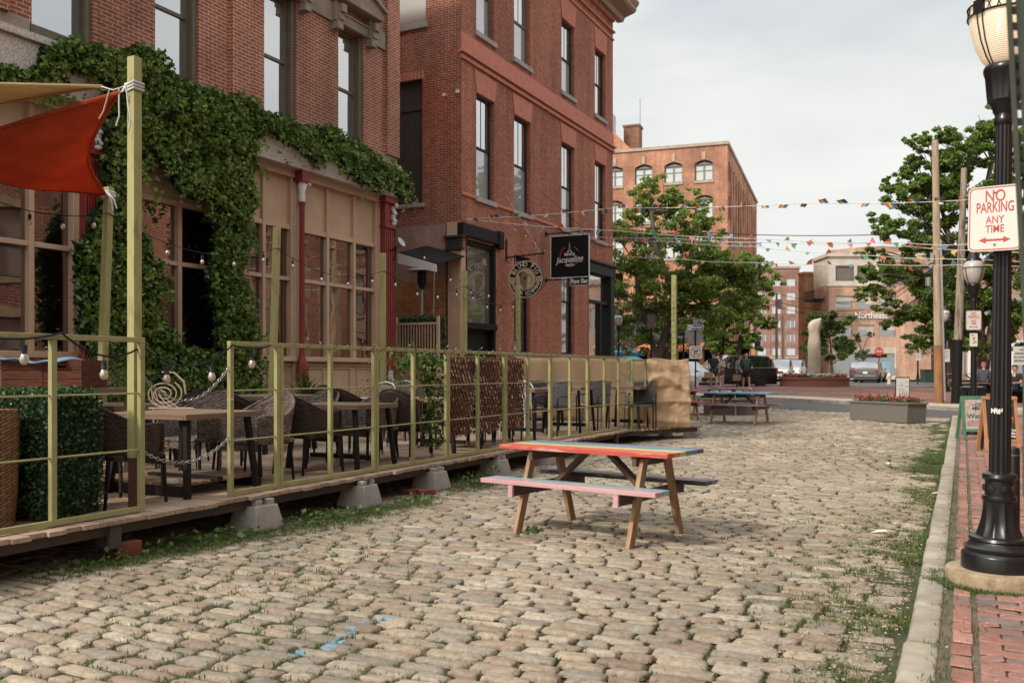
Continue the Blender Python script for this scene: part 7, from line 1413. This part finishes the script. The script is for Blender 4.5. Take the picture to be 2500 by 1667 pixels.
# ================= CARS =================
def car(name,label,kind,paint,loc,heading,plate=True,grp=None):
    """kind: sedan / suv / van / hatch / pickup; front at +x"""
    P = dict(sedan=(4.6,.90,1.43,.93,.72,[(2.3,.60,.0),(2.15,.74,.0),(1.15,.90,.0),(.55,.92,.5),(.05,.93,1.0),(-.9,.95,.97),(-1.35,.97,.62),(-1.75,1.0,.0),(-2.25,.98,.0),(-2.3,.7,.0)]),
             suv=(4.6,.92,1.70,1.05,.78,[(2.3,.70,.0),(2.2,.88,.0),(1.2,1.04,.0),(.75,1.06,.55),(.3,1.07,.98),(-1.2,1.08,1.0),(-1.9,1.08,.92),(-2.15,1.08,.45),(-2.28,1.06,.0),(-2.3,.8,.0)]),
             van=(5.2,.98,1.80,1.12,.80,[(2.6,.75,.0),(2.5,.95,.0),(1.5,1.10,.0),(1.0,1.13,.55),(.45,1.15,.98),(-1.4,1.16,1.0),(-2.1,1.16,.93),(-2.4,1.16,.5),(-2.58,1.13,.0),(-2.6,.8,.0)]),
             hatch=(4.1,.85,1.52,.98,.70,[(2.05,.62,.0),(1.95,.78,.0),(1.15,.96,.0),(.6,.99,.55),(.1,1.0,.98),(-.8,1.01,1.0),(-1.5,1.02,.88),(-1.85,1.02,.4),(-2.0,1.0,.0),(-2.05,.7,.0)]),
             pickup=(5.8,.98,1.88,1.12,.78,[(2.9,.85,.0),(2.8,1.05,.0),(1.5,1.16,.0),(1.1,1.18,.6),(.7,1.18,1.0),(-.4,1.18,1.0),(-.65,1.18,.75),(-.75,1.2,.0),(-2.88,1.2,.0),(-2.9,.8,.0)]))[kind]
    Ln,hw,Ht,zb,rw,st = P; o = thing(name,label,'car' if kind not in ('pickup','van') else kind,loc,heading,group=grp)
    secs = []
    for x,zbelt,k in st:
        e = 1-.10*max(0,(abs(x)-Ln/2+.5)/.5)**2; w_ = hw*e; zr = zbelt+(Ht-zbelt)*k; r_ = rw*e
        half = [(0,.22),(w_*.90,.22),(w_*.98,.36),(w_,.62 if zbelt > .7 else zbelt*.8),(w_*.97,zbelt-.03),(w_*.93,zbelt),((r_ if k else w_*.86),(zr if k else zbelt+.015)),((r_*.85 if k else w_*.5),(zr+.045 if k else zbelt+.04)),(0,(zr+.06 if k else zbelt+.055))]
        secs.append([(x,y,z) for y,z in half]+[(x,-y,z) for y,z in half[-2:0:-1]])
    m = len(secs[0]); body,gl = MB(),MB(); v = [p for s in secs for p in s]; body.v = list(v); gl.v = [(p[0],p[1]*1.002,p[2]+.001) for p in v]
    for i in range(len(st)-1):
        k0,k1 = st[i][2],st[i+1][2]
        for j in range(m):
            jn = (j+1) % m; f = (i*m+j,i*m+jn,(i+1)*m+jn,(i+1)*m+j); seg = j if j < 8 else m-1-j
            side = seg == 5 and (k0 > .2 or k1 > .2); scr = (k0 < .9 or k1 < .9) and abs(k0-k1) > .05 and seg in (6,7) and (k0+k1 > .3)
            (gl if side or scr else body).f.append(f)
    body.f.append(tuple(range(m))[::-1]); body.f.append(tuple(range((len(st)-1)*m,len(st)*m))); body.m = [0]*len(body.f); gl.m = [0]*len(gl.f)
    bo = body.obj('body',paint,o,smooth=38); g = gl.obj('window_glass',m_carg,o,smooth=30)
    b = MB(); z5 = zb
    for s in (-1,1):
        for x in ((.0,-.95) if kind != 'pickup' else (.25,)): b.box((x,s*(hw*.93+rw)/2*1.004,(zb+Ht)/2+.02),(.07,.03,Ht-zb),rx=s*math.atan2(hw*.93-rw,Ht-zb))
        b.box((.75 if kind != 'hatch' else .7,s*(hw+.07),zb+.04),(.12,.14,.10))
    b.obj('pillars_and_mirrors',paint,o)
    for sx in (Ln*.31,-Ln*.29):
        for s in (-1,1):
            w_ = MB().lathe([(.20,-.10),(.31,-.10),(.335,-.07),(.335,.07),(.31,.10),(.20,.10)],n=22).xf(Matrix.Translation((sx,s*(hw-.10),.335)) @ Matrix.Rotation(R(90),4,'X')); w_ = w_.obj('wheel',m_tyre,o,smooth=40)
            MB().lathe([(.21,-.075),(.215,.0),(.21,.085),(.06,.07),(.03,.09)],n=16).xf(Matrix.Translation((sx,s*(hw-.10),.335)) @ Matrix.Rotation(R(-90*s),4,'X')).obj('rim',m_steel,w_,smooth=40)
            a = MB(); a.path([(sx+.385*math.cos(t),s*(hw*.985),.335+.385*math.sin(t)) for t in np.linspace(-.2,math.pi+.2,14)],.035,6); a.obj('wheel_arch',m_tyre,o,smooth=60)
    zf = st[1][1]
    for s in (-1,1):
        MB().box((Ln/2-.10,s*hw*.70,zf-.10),(.16,.36,.13),rz=-s*.3).obj('headlight',m_headl,o,bevel=.02)
        zt_ = 1.0 if kind in ('suv','van','pickup') else .80; MB().box((-Ln/2+.06,s*hw*.80,zt_),(.14,.26,.28 if kind in ('suv','van','pickup') else .16),rz=s*.25).obj('tail_light',m_taill,o,bevel=.02)
    MB().box((Ln/2-.035,0,zf-.17),(.10,hw*.95,.20)).obj('grille',m_tyre,o,bevel=.02); b = MB(); [b.box((Ln/2+.018,0,zf-.23+.055*i),(.012,hw*.9,.012)) for i in range(3)]; b.lathe([(.075,-.01),(.075,.012),(.05,.012)],n=16).xf(Matrix.Identity(4)) if 0 else None; b.obj('chrome_bars',m_steel,o)
    MB().box((Ln/2-.03,0,.36),(.10,hw*1.3,.13)).obj('front_intake',m_tyre,o,bevel=.02); MB().box((-Ln/2+.02,0,.42),(.10,hw*1.6,.20)).obj('rear_bumper',paint if kind != 'pickup' else m_steel,o,bevel=.03)
    if plate: MB().box((Ln/2+.025,0,.48),(.012,.31,.15)).obj('number_plate',m_white,o); MB().box((-Ln/2-.005,0,.80 if kind != 'sedan' else .72),(.012,.31,.15)).obj('number_plate',m_white,o)
    return o
def paint(n_,c,met=.3): 
    m, nt, bs = nodes(n_); bs.inputs['Base Color'].default_value = c4(c); bs.inputs['Metallic'].default_value = met; bs.inputs['Roughness'].default_value = .32; bs.inputs['Coat Weight'].default_value = .6; return m
m_carg = glass('car_glass',(.02,.022,.025),.28,.03); m_tyre = M('black_rubber',(.018,.018,.019),.7); m_headl = glass('headlight_glass',(.55,.55,.55),.4,.05); m_taill = M('red_tail_lens',(.42,.02,.015),.25)
def at(x,d,dz=0): p = onD(x,905,d); return (p[0],p[1],gz(p[1])+dz)
def tw(x,off): return R(90+26.1+180+off)-math.atan((x-CX)/F)
HC = math.atan2(-.898,.44)     # heading towards the camera
car('white_sedan','white sedan with a black grille facing the camera behind the far picnic tables','sedan',paint('white_car_paint',(.70,.70,.69),.0),at(1674,47.5),tw(1682,30))
car('black_van','long glossy black people carrier parked side on behind the four walkers','van',paint('black_car_paint',(.018,.016,.018),.3),at(1778,52),tw(1778,-60))
car('silver_suv','silver sport utility car facing the camera left of the round flower bed','suv',paint('silver_car_paint',(.48,.46,.43),.5),at(1904,74),tw(1904,-5))
car('white_suv','white sport utility car half hidden behind the silver one','suv',paint('pearl_car_paint',(.60,.60,.58),.2),at(1938,86),tw(1938,-8))
car('black_pickup','black pickup truck side on behind the stone sculpture','pickup',bpy.data.materials['black_car_paint'],at(1993,120),YAW+R(180))
car('silver_hatchback','silver hatchback side on before the company office','hatch',bpy.data.materials['silver_car_paint'],at(2080,110),YAW+R(178))
car('grey_sedan','dark grey sedan seen from behind at the right of the round flower bed','sedan',paint('grey_car_paint',(.13,.125,.12),.4),at(2124,68),tw(2124,172))
car('dark_hatchback','dark blue hatchback just behind the dark grey sedan','hatch',paint('navy_car_paint',(.05,.06,.08),.4),at(2106,80),tw(2104,172))
car('silver_sedan','small distant silver car at the right end of the office front','hatch',bpy.data.materials['silver_car_paint'],at(2186,112),YAW+R(170))
car('white_van_far','pale distant van behind the silver sport utility car','van',bpy.data.materials['pearl_car_paint'],at(1872,118),HC+R(5))
# ================= PEOPLE =================
def skin(name,verts,edges,rad,mat,parent=None,sub=2,root=0,extra=None):
    me = bpy.data.meshes.new('s'); me.from_pydata(verts,edges,[]); o = bpy.data.objects.new('s',me); COL.objects.link(o); sk = o.modifiers.new('k','SKIN'); sk.use_smooth_shade = True
    for i,r in enumerate(rad): me.skin_vertices[0].data[i].radius = r if isinstance(r,tuple) else (r,r)
    me.skin_vertices[0].data[root].use_root = True; ss = o.modifiers.new('s','SUBSURF'); ss.levels = sub; dg = bpy.context.evaluated_depsgraph_get(); ev = o.evaluated_get(dg).to_mesh()
    b = MB().add([tuple(v.co) for v in ev.vertices],[tuple(p.vertices) for p in ev.polygons]); o.to_mesh_clear() if 0 else None; o.evaluated_get(dg).to_mesh_clear(); bpy.data.objects.remove(o); bpy.data.meshes.remove(me)
    if extra: b.merge(extra)
    return b.obj(name,mat,parent,smooth=80)
def person(label,loc,heading,h,shirt,legs,legcover,hair,arms,stride=.12,long=False,bag=None,seat=False,glasses=False,cap=None,shoes=None,sleeve=.5,fem=False,grp=None):
    """faces +x; arms: two lists [(elbow),(hand)] relative offsets in units of height"""
    o = thing('person',label,'person',loc,heading,group=grp); k = h/1.75; sh = .19 if not fem else .165
    hipz = .93 if not seat else .50; kz = .50; pv = (0,0,hipz); ch = (.0,0,hipz+.34); nk = (.01,0,hipz+.55); hb = (.02,0,hipz+.60); hd = (.03,0,hipz+.70); ht = (.03,0,hipz+.79)
    V=[pv,(0,0,hipz+.16),ch,nk,hb,hd,ht]; E=[(0,1),(1,2),(2,3),(3,4),(4,5),(5,6)]; r=[(.13,.15),(.115,.14),(.12,.165),(.055,.06),(.06,.06),(.095,.08),(.06,.055)]
    hands=[]; kne=[]
    for si,s in enumerate((1,-1)):
        st_ = stride*(1 if s > 0 else -1); hip = (0,s*.09,hipz-.03); kn = (st_*.55+.02,s*.10,kz) if not seat else (.42,s*.11,.50); an = (st_*1.0-.03,s*.10,.09) if not seat else (.44,s*.12,.09); toe = (an[0]+.15,an[1]+s*.02,.035)
        i = len(V); V += [hip,kn,an,toe]; E += [(0,i),(i,i+1),(i+1,i+2),(i+2,i+3)]; r += [(.095,.095),(.058,.06),(.04,.042),(.035,.045)]; kne.append((hip,kn,an,toe))
        shd = (0,s*sh,hipz+.47); el,wr = arms[si]; el = (el[0],s*el[1]+s*sh,hipz+.47+el[2]); wr = (wr[0],s*wr[1]+s*sh,hipz+.47+wr[2]); i = len(V); V += [shd,el,wr]; E += [(2,i),(i,i+1),(i+1,i+2)]; r += [(.06,.06),(.042,.042),(.028,.028)]; hands.append((shd,el,wr))
    ex = MB(); 
    for (shd,el,wr),s in zip(hands,(1,-1)):
        w_,e_ = Vector(wr),Vector(el); a = (w_-e_).normalized(); c_ = w_+a*.05; lat = a.cross(Vector((0,0,1))) ; lat = lat.normalized() if lat.length > .1 else Vector((1,0,0)); ex.path([w_-a*.02,w_+a*.03,w_+a*.075],[.022,.036,.032],8)
        for j,ln in enumerate((.062,.072,.068,.052)): b0 = w_+a*.07+lat*(j-1.5)*.017; ex.path([b0,b0+a*ln*.5,b0+a*ln*.85+Vector((.018,0,-.006))],[.0088,.008,.006],6)
        ex.path([w_+a*.02-lat*.03,w_+a*.05-lat*.052,w_+a*.075-lat*.058],[.012,.010,.008],6)
    hx,hz = hd[0],hd[2]
    ex.sph((hx+.098,0,hz+.0),(.018,.014,.024),8,6); ex.sph((hx+.085,0,hz-.045),(.012,.026,.008),8,5)
    for s in (-1,1): ex.sph((hx,s*.085,hz),(.02,.010,.03),8,6)
    bd = skin('body',V,E,r,m_skin,o,extra=ex)
    for s in (-1,1):
        MB().sph((hx+.088,s*.032,hz+.018),.011,8,6).obj('eye',m_blackm,bd)
    if glasses: MB().box((hx+.10,0,hz+.018),(.012,.15,.038)).box((hx+.03,.083,hz+.02),(.14,.006,.01)).box((hx+.03,-.083,hz+.02),(.14,.006,.01)).obj('sunglasses',m_blackm,o,bevel=.004)
    # hair / cap
    if hair:
        b = MB(); n=16
        for i in range(9):
            for j in range(n):
                ph = math.pi*i/11; t = 2*math.pi*j/n; q = (.108*math.sin(ph),.098*math.sin(ph),.118*math.cos(ph)); x,y,z = q[0]*math.cos(t),q[1]*math.sin(t),q[2]
                if x > .03 and z < .045: x = .03; z = max(z,.045)
                b.v.append((hx-.012+x,y,hz+.02+z))
        b.f = [(i*n+j,i*n+(j+1)%n,(i+1)*n+(j+1)%n,(i+1)*n+j) for i in range(8) for j in range(n)]; b.m = [0]*len(b.f)
        if long: b.sph((hx-.075,0,hz-.05),(.05,.08,.13),10,8)
        b.obj('hair',hair,o,smooth=80)
    if cap: MB().lathe([(.112,.03),(.112,.07),(.09,.12),(.03,.145)],c=(hx-.008,0,hz),n=16).box((hx+.13,0,hz+.04),(.11,.14,.012)).obj('cap',cap,o,smooth=60)
    # shirt: torso + sleeves
    Vs=[(0,0,hipz-.02),(0,0,hipz+.16),ch,(0,0,hipz+.50)]; Es=[(0,1),(1,2),(2,3)]; rs_=[(.15,.175),(.138,.165),(.14,.185),(.085,.10)]
    for (shd,el,wr) in hands:
        a,b_ = Vector(shd),Vector(el); e2 = a.lerp(b_,.75) if sleeve < 1 else b_; i = len(Vs); Vs += [tuple(a),tuple(e2)]; Es += [(2,i),(i,i+1)]; rs_ += [(.075,.075),(.062,.062)]
        if sleeve >= 1: Vs.append(tuple(b_.lerp(Vector(wr),.95))); Es.append((i+1,i+2)); rs_.append((.04,.04))
    skin('shirt',Vs,Es,rs_,shirt,o)
    Vs=[(0,0,hipz+.02)]; Es=[]; rs_=[(.145,.165)]
    for hip,kn,an,toe in kne:
        i = len(Vs); e = Vector(hip).lerp(Vector(kn),legcover if legcover < 1 else 1); Vs += [hip,tuple(e)]; Es += [(0,i),(i,i+1)]; rs_ += [(.108,.108),(.088 if legcover < 1 else .075,.088 if legcover < 1 else .075)]
        if legcover >= 1: Vs.append((an[0],an[1],an[2]+.02)); Es.append((i+1,i+2)); rs_.append((.055,.055))
    skin('trousers' if legcover >= 1 else 'shorts',Vs,Es,rs_,legs,o)
    for hip,kn,an,toe in kne: MB().path([(an[0]-.06,an[1],.05),(an[0]+.03,an[1],.06),(toe[0],toe[1],.045),(toe[0]+.05,toe[1],.03)],[.045,.05,.045,.02],8).obj('shoe',shoes or m_blackm,o,smooth=60)
    o.scale = (k,k,k); o['hand'] = [*(hands[0][2]),*(hands[1][2])]; return o
def m(n_,c,r_=.85): return M(n_,c,r_,sc=6)
m_hb = m('dark_brown_hair',(.04,.025,.018)); navy = m('navy_cloth',(.02,.028,.045)); blk = m('black_cloth',(.014,.014,.016))
relax = [[(-.02,.05,-.27),(.06,.05,-.50)],[(.0,.05,-.27),(.08,.04,-.50)]]
def PP_(x,d): p = onD(x,905,d); return (p[0],p[1],gz(p[1])+.1)
cross = [[(.02,.05,-.25),(.20,-.16,-.20)],[(.02,.05,-.25),(.20,-.18,-.24)]]
p1 = person('man in black t-shirt and sunglasses carrying a paper bag, leftmost of the walkers',PP_(1742,45),HC,1.84,m('black_tshirt',(.015,.018,.02)),navy,.85,m_hb,[[(-.02,.05,-.27),(.04,.05,-.50)],[(.02,.06,-.25),(.16,.08,-.42)]],.16,glasses=True,grp='people walking by the black van')
person('woman in a cream jacket and brown shorts with crossed arms beside the man in black',PP_(1760,45.5),HC,1.68,m('cream_jacket',(.50,.44,.36)),m('brown_shorts',(.16,.07,.05)),.45,m('auburn_hair',(.10,.04,.022)),cross,.06,True,glasses=True,sleeve=1,fem=True,shoes=m_white,grp='people walking by the black van')
p3 = person('woman in a grey top and blue jeans behind the bald man, carrying a paper bag',PP_(1807,46),HC+.2,1.72,m('grey_top',(.28,.26,.25)),m('blue_jeans',(.06,.085,.13)),1,m_hb,[[(-.02,.06,-.27),(.10,.05,-.46)],[(.0,.05,-.27),(.05,.04,-.50)]],.14,fem=True,sleeve=1,grp='people walking by the black van')
p4 = person('bald man in green shirt and open black jacket, rightmost of the walkers',PP_(1822,45),HC,1.80,m('dark_green_shirt',(.03,.085,.06)),blk,.9,None,[[(-.02,.09,-.25),(.22,.02,-.36)],[(.0,.07,-.27),(.08,.06,-.48)]],.2,shoes=m_white,grp='people walking by the black van')
b = MB()
for s in (-1,1): b.path([(-.02,s*.14,1.42),(.03,s*.17,1.2),(.02,s*.17,.95),(.0,s*.16,.84)],[.07,.085,.09,.08],8); b.path([(0,s*.19,1.40),(-.02,s*.27,1.16),(.14,s*.23,1.06)],[.075,.065,.055],8)
b.path([(-.09,0,1.42),(-.11,0,1.15),(-.10,0,.86)],[.13,.14,.14],10); b.obj('black_jacket',blk,p4,smooth=60)
m_bag = m('kraft_paper_bag',(.36,.24,.135))
def bag(pr,idx,label):
    hh = pr['hand']; k = pr.scale[0]; Mw = Matrix.Translation(pr.location) @ Matrix.Rotation(pr.rotation_euler.z,4,'Z'); hp = Mw @ (Vector(hh[idx*3:idx*3+3])*k); b = MB().b2(-.08,.08,-.19,.19,-.42,-.12); b.path([(0,-.08,-.12),(0,-.07,-.01),(0,.07,-.01),(0,.08,-.12)],.006,5); o = b.obj('paper_bag',m_bag,bevel=.004); o.location = hp-Vector((0,0,.05)); o.rotation_euler = (0,0,pr.rotation_euler.z); tag(o,label,'paper bag')
bag(p1,1,'brown paper bag hanging from the hand of the man in black'); bag(p3,1,'brown paper bag carried by the woman in jeans')
for q_ in bpy.data.objects:
    if 'hand' in q_.keys(): del q_['hand']
c = Vector(onD(2402,905,38)); gg = gz(c.y)+.1
o = thing('park_bench','wooden bench where the person in the red cap sits','bench',(c.x,c.y,gg),world=True); MB().box((c.x,c.y,gg+.43),(1.6,.42,.05),rz=YAW).obj('seat',m_wood,o); MB().box((c.x-.44*.4,c.y+.3,gg+.2),(1.4,.06,.38),rz=YAW).obj('leg_frame',m_blackm,o)
person('seated person in grey sweater and red cap beside the nearest lamp pole',(c.x,c.y,gg-.04),HC+R(150),1.75,m('charcoal_sweater',(.07,.07,.08)),navy,1,m('grey_hair',(.35,.33,.30)),relax,0,seat=True,cap=m('red_cap',(.42,.05,.05)),sleeve=1)
c = Vector(onD(2478,905,30)); gg = gz(c.y)+.1
o = thing('park_bench','dark bench at the right edge under the tree','bench',(c.x,c.y,gg),world=True); MB().box((c.x,c.y,gg+.43),(1.4,.42,.05),rz=YAW).obj('seat',m_dark,o); MB().box((c.x,c.y+.1,gg+.2),(1.2,.06,.38),rz=YAW).obj('leg_frame',m_blackm,o)
person('seated person with dark hair in a black t-shirt at the right edge',(c.x,c.y,gg-.04),HC-R(60),1.7,blk,navy,1,m_hb,[[(.05,.05,-.25),(.28,.0,-.26)],[(.05,.05,-.25),(.28,.0,-.26)]],0,seat=True)
# ================= WEEDS, GRASS =================
def tufts(name,label,pts,nb,hr,mat,w_=.0022,kind=True):
    V=[];k=0
    P = np.repeat(np.array(pts),nb,axis=0); n = len(P); P[:,0] += rng.normal(0,.030,n); P[:,1] += rng.normal(0,.010,n); a = rng.random(n)*2*math.pi; l = rng.uniform(hr[0],hr[1],n); s = rng.uniform(.15,1.1,n); d = np.stack([np.cos(a),np.sin(a)],1); sd = np.stack([-d[:,1],d[:,0],np.zeros(n)],1)*w_
    m_ = P+np.stack([d[:,0]*s*l*.35,d[:,1]*s*l*.35,l*.6],1); t = P+np.stack([d[:,0]*s*l,d[:,1]*s*l,l*(1.05-.45*s)],1)
    V = np.stack([P-sd,P+sd,m_+sd*.8,m_-sd*.8,t+sd*.15,t-sd*.15],1).reshape(-1,3); i = np.arange(n)*6; Q = np.concatenate([np.stack([i,i+1,i+2,i+3],1),np.stack([i+3,i+2,i+4,i+5],1)])
    o = npmesh(name,V,Q,mat); return tag(o,label,'grass',None,'stuff')
m_gr = leafmat('street_grass',(.045,.075,.018),(.15,.19,.06),tr=.2)
pts=[]
random.shuffle(JT)
for X,Y in JT:
    if Y > bnd(X)-.05 or (X < -5.75 and Y < 17.5) or Y < 1.6: continue
    n1 = mn.noise(Vector((X*1.3,Y*.9,2.)))*.5+.5; n2 = mn.noise(Vector((X*4,Y*4,8.)))*.5+.5; ker = max(0,(X+1.6)/1.2)*.25+(.2 if X < -4.9 and Y < 17 else 0)
    if n1*.7+n2*.5+ker+rng.normal(0,.10) > (.56 if Y > 6.5 else .40): pts.append((X,Y,gz(Y)-.016))
pts = sorted(pts,key=lambda q:q[1])[:30000]
for x,y,r in ((440,1345,.3),(560,1322,.3),(760,1282,.4),(860,1268,.35),(1010,1232,.3),(1150,1190,.4),(275,1380,.25),(1210,1178,.3),(930,1245,.25)):
    c = onG(x,y); pts += [(c[0]+rng.normal(0,r*.35),c[1]+rng.normal(0,r*.9),c[2]+.01) for _ in range(190)]
tufts('grass','short green grass and weeds growing in the joints between the cobbles',pts,8,(.010,.034),m_gr,.003)
pts=[]
for _ in range(26000):
    Y = rng.uniform(2.2,25); X = -.26-abs(rng.normal(0,.36)); n1 = mn.noise(Vector((X*1.6,Y*1.3,5.)))*.5+.5+.25*mn.noise(Vector((X*6,Y*5,1.)))
    if n1 > .52 and X > -1.3: pts.append((X,Y,gz(Y)-.018))
tufts('verge_grass','strip of rough grass growing in the gutter along the granite kerb',pts[:6500],7,(.015,.05),m_gr)
pts = [(XK1+.015+rng.normal(0,.012),rng.uniform(2,25),.105) for _ in range(620)]+[(.052+rng.normal(0,.008),rng.uniform(2,14),.10) for _ in range(130)]+[(LP[0]+(.35+abs(rng.normal(0,.03)))*math.cos(a),LP[1]+(.35+abs(rng.normal(0,.03)))*math.sin(a),.10) for a in rng.uniform(2.6,5.0,420)]
tufts('pavement_grass','thin grass growing between the kerb and the paving bricks and round the lamp footing',pts,6,(.015,.045),m_gr)
# debris: fallen petals and dry leaves
n = 2600; X = -.30-abs(rng.normal(0,.35,n)); Y = 2.6+rng.random(n)**1.3*9; P = np.stack([X,Y,np.array([gz(y) for y in Y])+.004+rng.random(n)*.012],1); n2 = 500; P2 = np.stack([rng.uniform(-.1,1.4,n2),rng.uniform(2.5,9,n2),np.full(n2,.124)],1); P = np.concatenate([P,P2]); V,Q = leafquads(P,rng.uniform(.008,.026,len(P)),up=0.,wid=.4); V = V.reshape(-1,4,3); cz = P[:,None,2:3]; V[:,:,2:3] = cz+(V[:,:,2:3]-cz)*.25; tag(npmesh('fallen_petals',V.reshape(-1,3),Q,M('dry_petals',(.52,.40,.27),.8,island=.3)),'dry blossom and petals scattered along the kerb','petals',None,'stuff')
# broad leaved weeds by the deck
m_wd = leafmat('broad_weed_leaves',(.04,.085,.02),(.13,.20,.055),tr=.25)
def weed(x,y,r,n,h,label):
    c = Vector(onG(x,y)); a = rng.random(n)*2*math.pi; q = rng.random(n)**.6*r; n = int(n*.6); a = a[:n]; q = q[:n]; P = np.stack([c.x+q*np.cos(a)*.8,c.y+q*np.sin(a)*1.6,c.z+rng.random(n)*h*(1-q/r*.6)+.01],1)
    leafthing('weed',label,'weed',P,rng.uniform(.015,.07,n)*rng.uniform(.6,1,n),m_wd,group='broad leaved weeds along the deck edge',loc=(c.x,c.y,c.z),up=.9)
for x,y,r,n,h,l in ((275,1372,.16,120,.12,'weed clump at the left below the deck, nearest the camera'),(440,1340,.25,230,.16,'broad leaved weeds between the red brick and the first concrete block'),(560,1318,.22,200,.15,'broad leaved weeds just left of the first concrete block'),(760,1275,.30,330,.14,'bushy weeds just right of the first concrete block'),(860,1262,.24,230,.10,'low weeds left of the second concrete block'),(1010,1225,.22,200,.09,'small weeds left of the third concrete block by the bricks'),(1145,1180,.28,330,.16,'feathery weeds right of the third concrete block'),(1205,1170,.14,90,.24,'taller weed left of the pink bench end'),(140,1400,.2,120,.08,'weed patch at the lower left in the deck shadow'),(1300,1300,.10,60,.05,'small weed at the near left foot of the rainbow table'),(2385,1400,.12,110,.10,'weed by the kerb next to the lamp footing'),(2420,1470,.10,90,.08,'green weed tuft in front of the lamp footing')):
    weed(x,y,r,n,h,l)
# scrap paper
for x,y,lab in ((2160,1135,'crumpled white paper lying in the gutter by the kerb'),(2130,1305,'flat scrap of white paper on the cobbles near the kerb'),(2275,1207,'pale folded card scrap in the gutter')):
    c = onG(x,y,.02); b = MB(); V = [(c[0]+.05*i+random.gauss(0,.012),c[1]+.035*j+random.gauss(0,.008),c[2]+.012+abs(random.gauss(0,.018))) for j in range(3) for i in range(3)]; o = b.add(V,[(j*3+i,j*3+i+1,j*3+i+4,j*3+i+3) for j in range(2) for i in range(2)]).obj('paper_scrap',m_white); o.modifiers.new('s','SOLIDIFY').thickness=.001; tag(o,lab,'litter')
# ---- light, sky, camera
def N2_(nt,s):
    c = N(nt,'ShaderNodeCombineXYZ'); [L(nt,s,c.inputs[i]) for i in range(3)]; return c.outputs[0]
w = bpy.data.worlds.new('World'); SC.world = w; w.use_nodes = True; nt = w.node_tree; bg = nt.nodes['Background']
SUN_EL, SUN_AZ = R(36), math.atan2(-.42,-.91)     # direction towards the sun, behind the camera and to its left
sky = N(nt,'ShaderNodeTexSky',sky_type='NISHITA',sun_disc=False); sky.sun_elevation = SUN_EL; sky.sun_rotation = SUN_AZ; sky.air_density = 1.0; sky.dust_density = 2.5
tc = N(nt,'ShaderNodeTexCoord'); mp = N(nt,'ShaderNodeMapping'); mp.inputs['Scale'].default_value = (1,1,3.2); L(nt,tc.outputs['Generated'],mp.inputs[0])
cl = ramp(nt, noise(nt, mp.outputs[0], 1.7, 7, .5), .34, .60)
sp = N(nt,'ShaderNodeSeparateXYZ'); L(nt,tc.outputs['Generated'],sp.inputs[0])
tone = mixc(nt, ramp(nt, noise(nt, mp.outputs[0], 2.6, 6, .5), .3, .7), (6.2,6.35,6.25), (8.1,8.0,7.5))
mixf = math_(nt,'ADD', math_(nt,'MULTIPLY',cl,.42), .48)
zen = math_(nt,'ADD',1.,math_(nt,'MULTIPLY',math_(nt,'MAXIMUM',math_(nt,'SUBTRACT',sp.outputs[2],.35),0.),2.6))
L(nt, mixc(nt, 1., mixc(nt, mixf, sky.outputs[0], tone), N2_(nt,zen), 'MULTIPLY'), bg.inputs[0]); bg.inputs[1].default_value = .1
sl = bpy.data.lights.new('sun','SUN'); sl.energy = 2.4; sl.angle = R(6); sl.color = (1,.92,.80)
so = bpy.data.objects.new('sun', sl); COL.objects.link(so)
dv = Vector((math.sin(SUN_AZ)*math.cos(SUN_EL), math.cos(SUN_AZ)*math.cos(SUN_EL), math.sin(SUN_EL))); so.rotation_euler = dv.to_track_quat('Z','Y').to_euler()
cd = bpy.data.cameras.new('camera'); cd.lens = F/2500*36; cd.sensor_width = 36; cd.shift_y = (HY-833.5)/2500; cd.clip_end = 1500; cd.clip_start = .05
cd.dof.use_dof = True; cd.dof.focus_distance = 9.5; cd.dof.aperture_fstop = 4.0
co = bpy.data.objects.new('camera', cd); COL.objects.link(co); co.location = (0,0,H); co.rotation_euler = (R(90),0,YAW); SC.camera = co
for o in bpy.data.objects:
    if 'w' in o.keys(): del o['w']
SC.view_settings.view_transform = 'Standard'; SC.view_settings.look = 'None'; SC.view_settings.gamma = 1; SC.view_settings.exposure = .38
SC.render.resolution_x = 1024; SC.render.resolution_y = 682; SC.cycles.max_bounces = 6
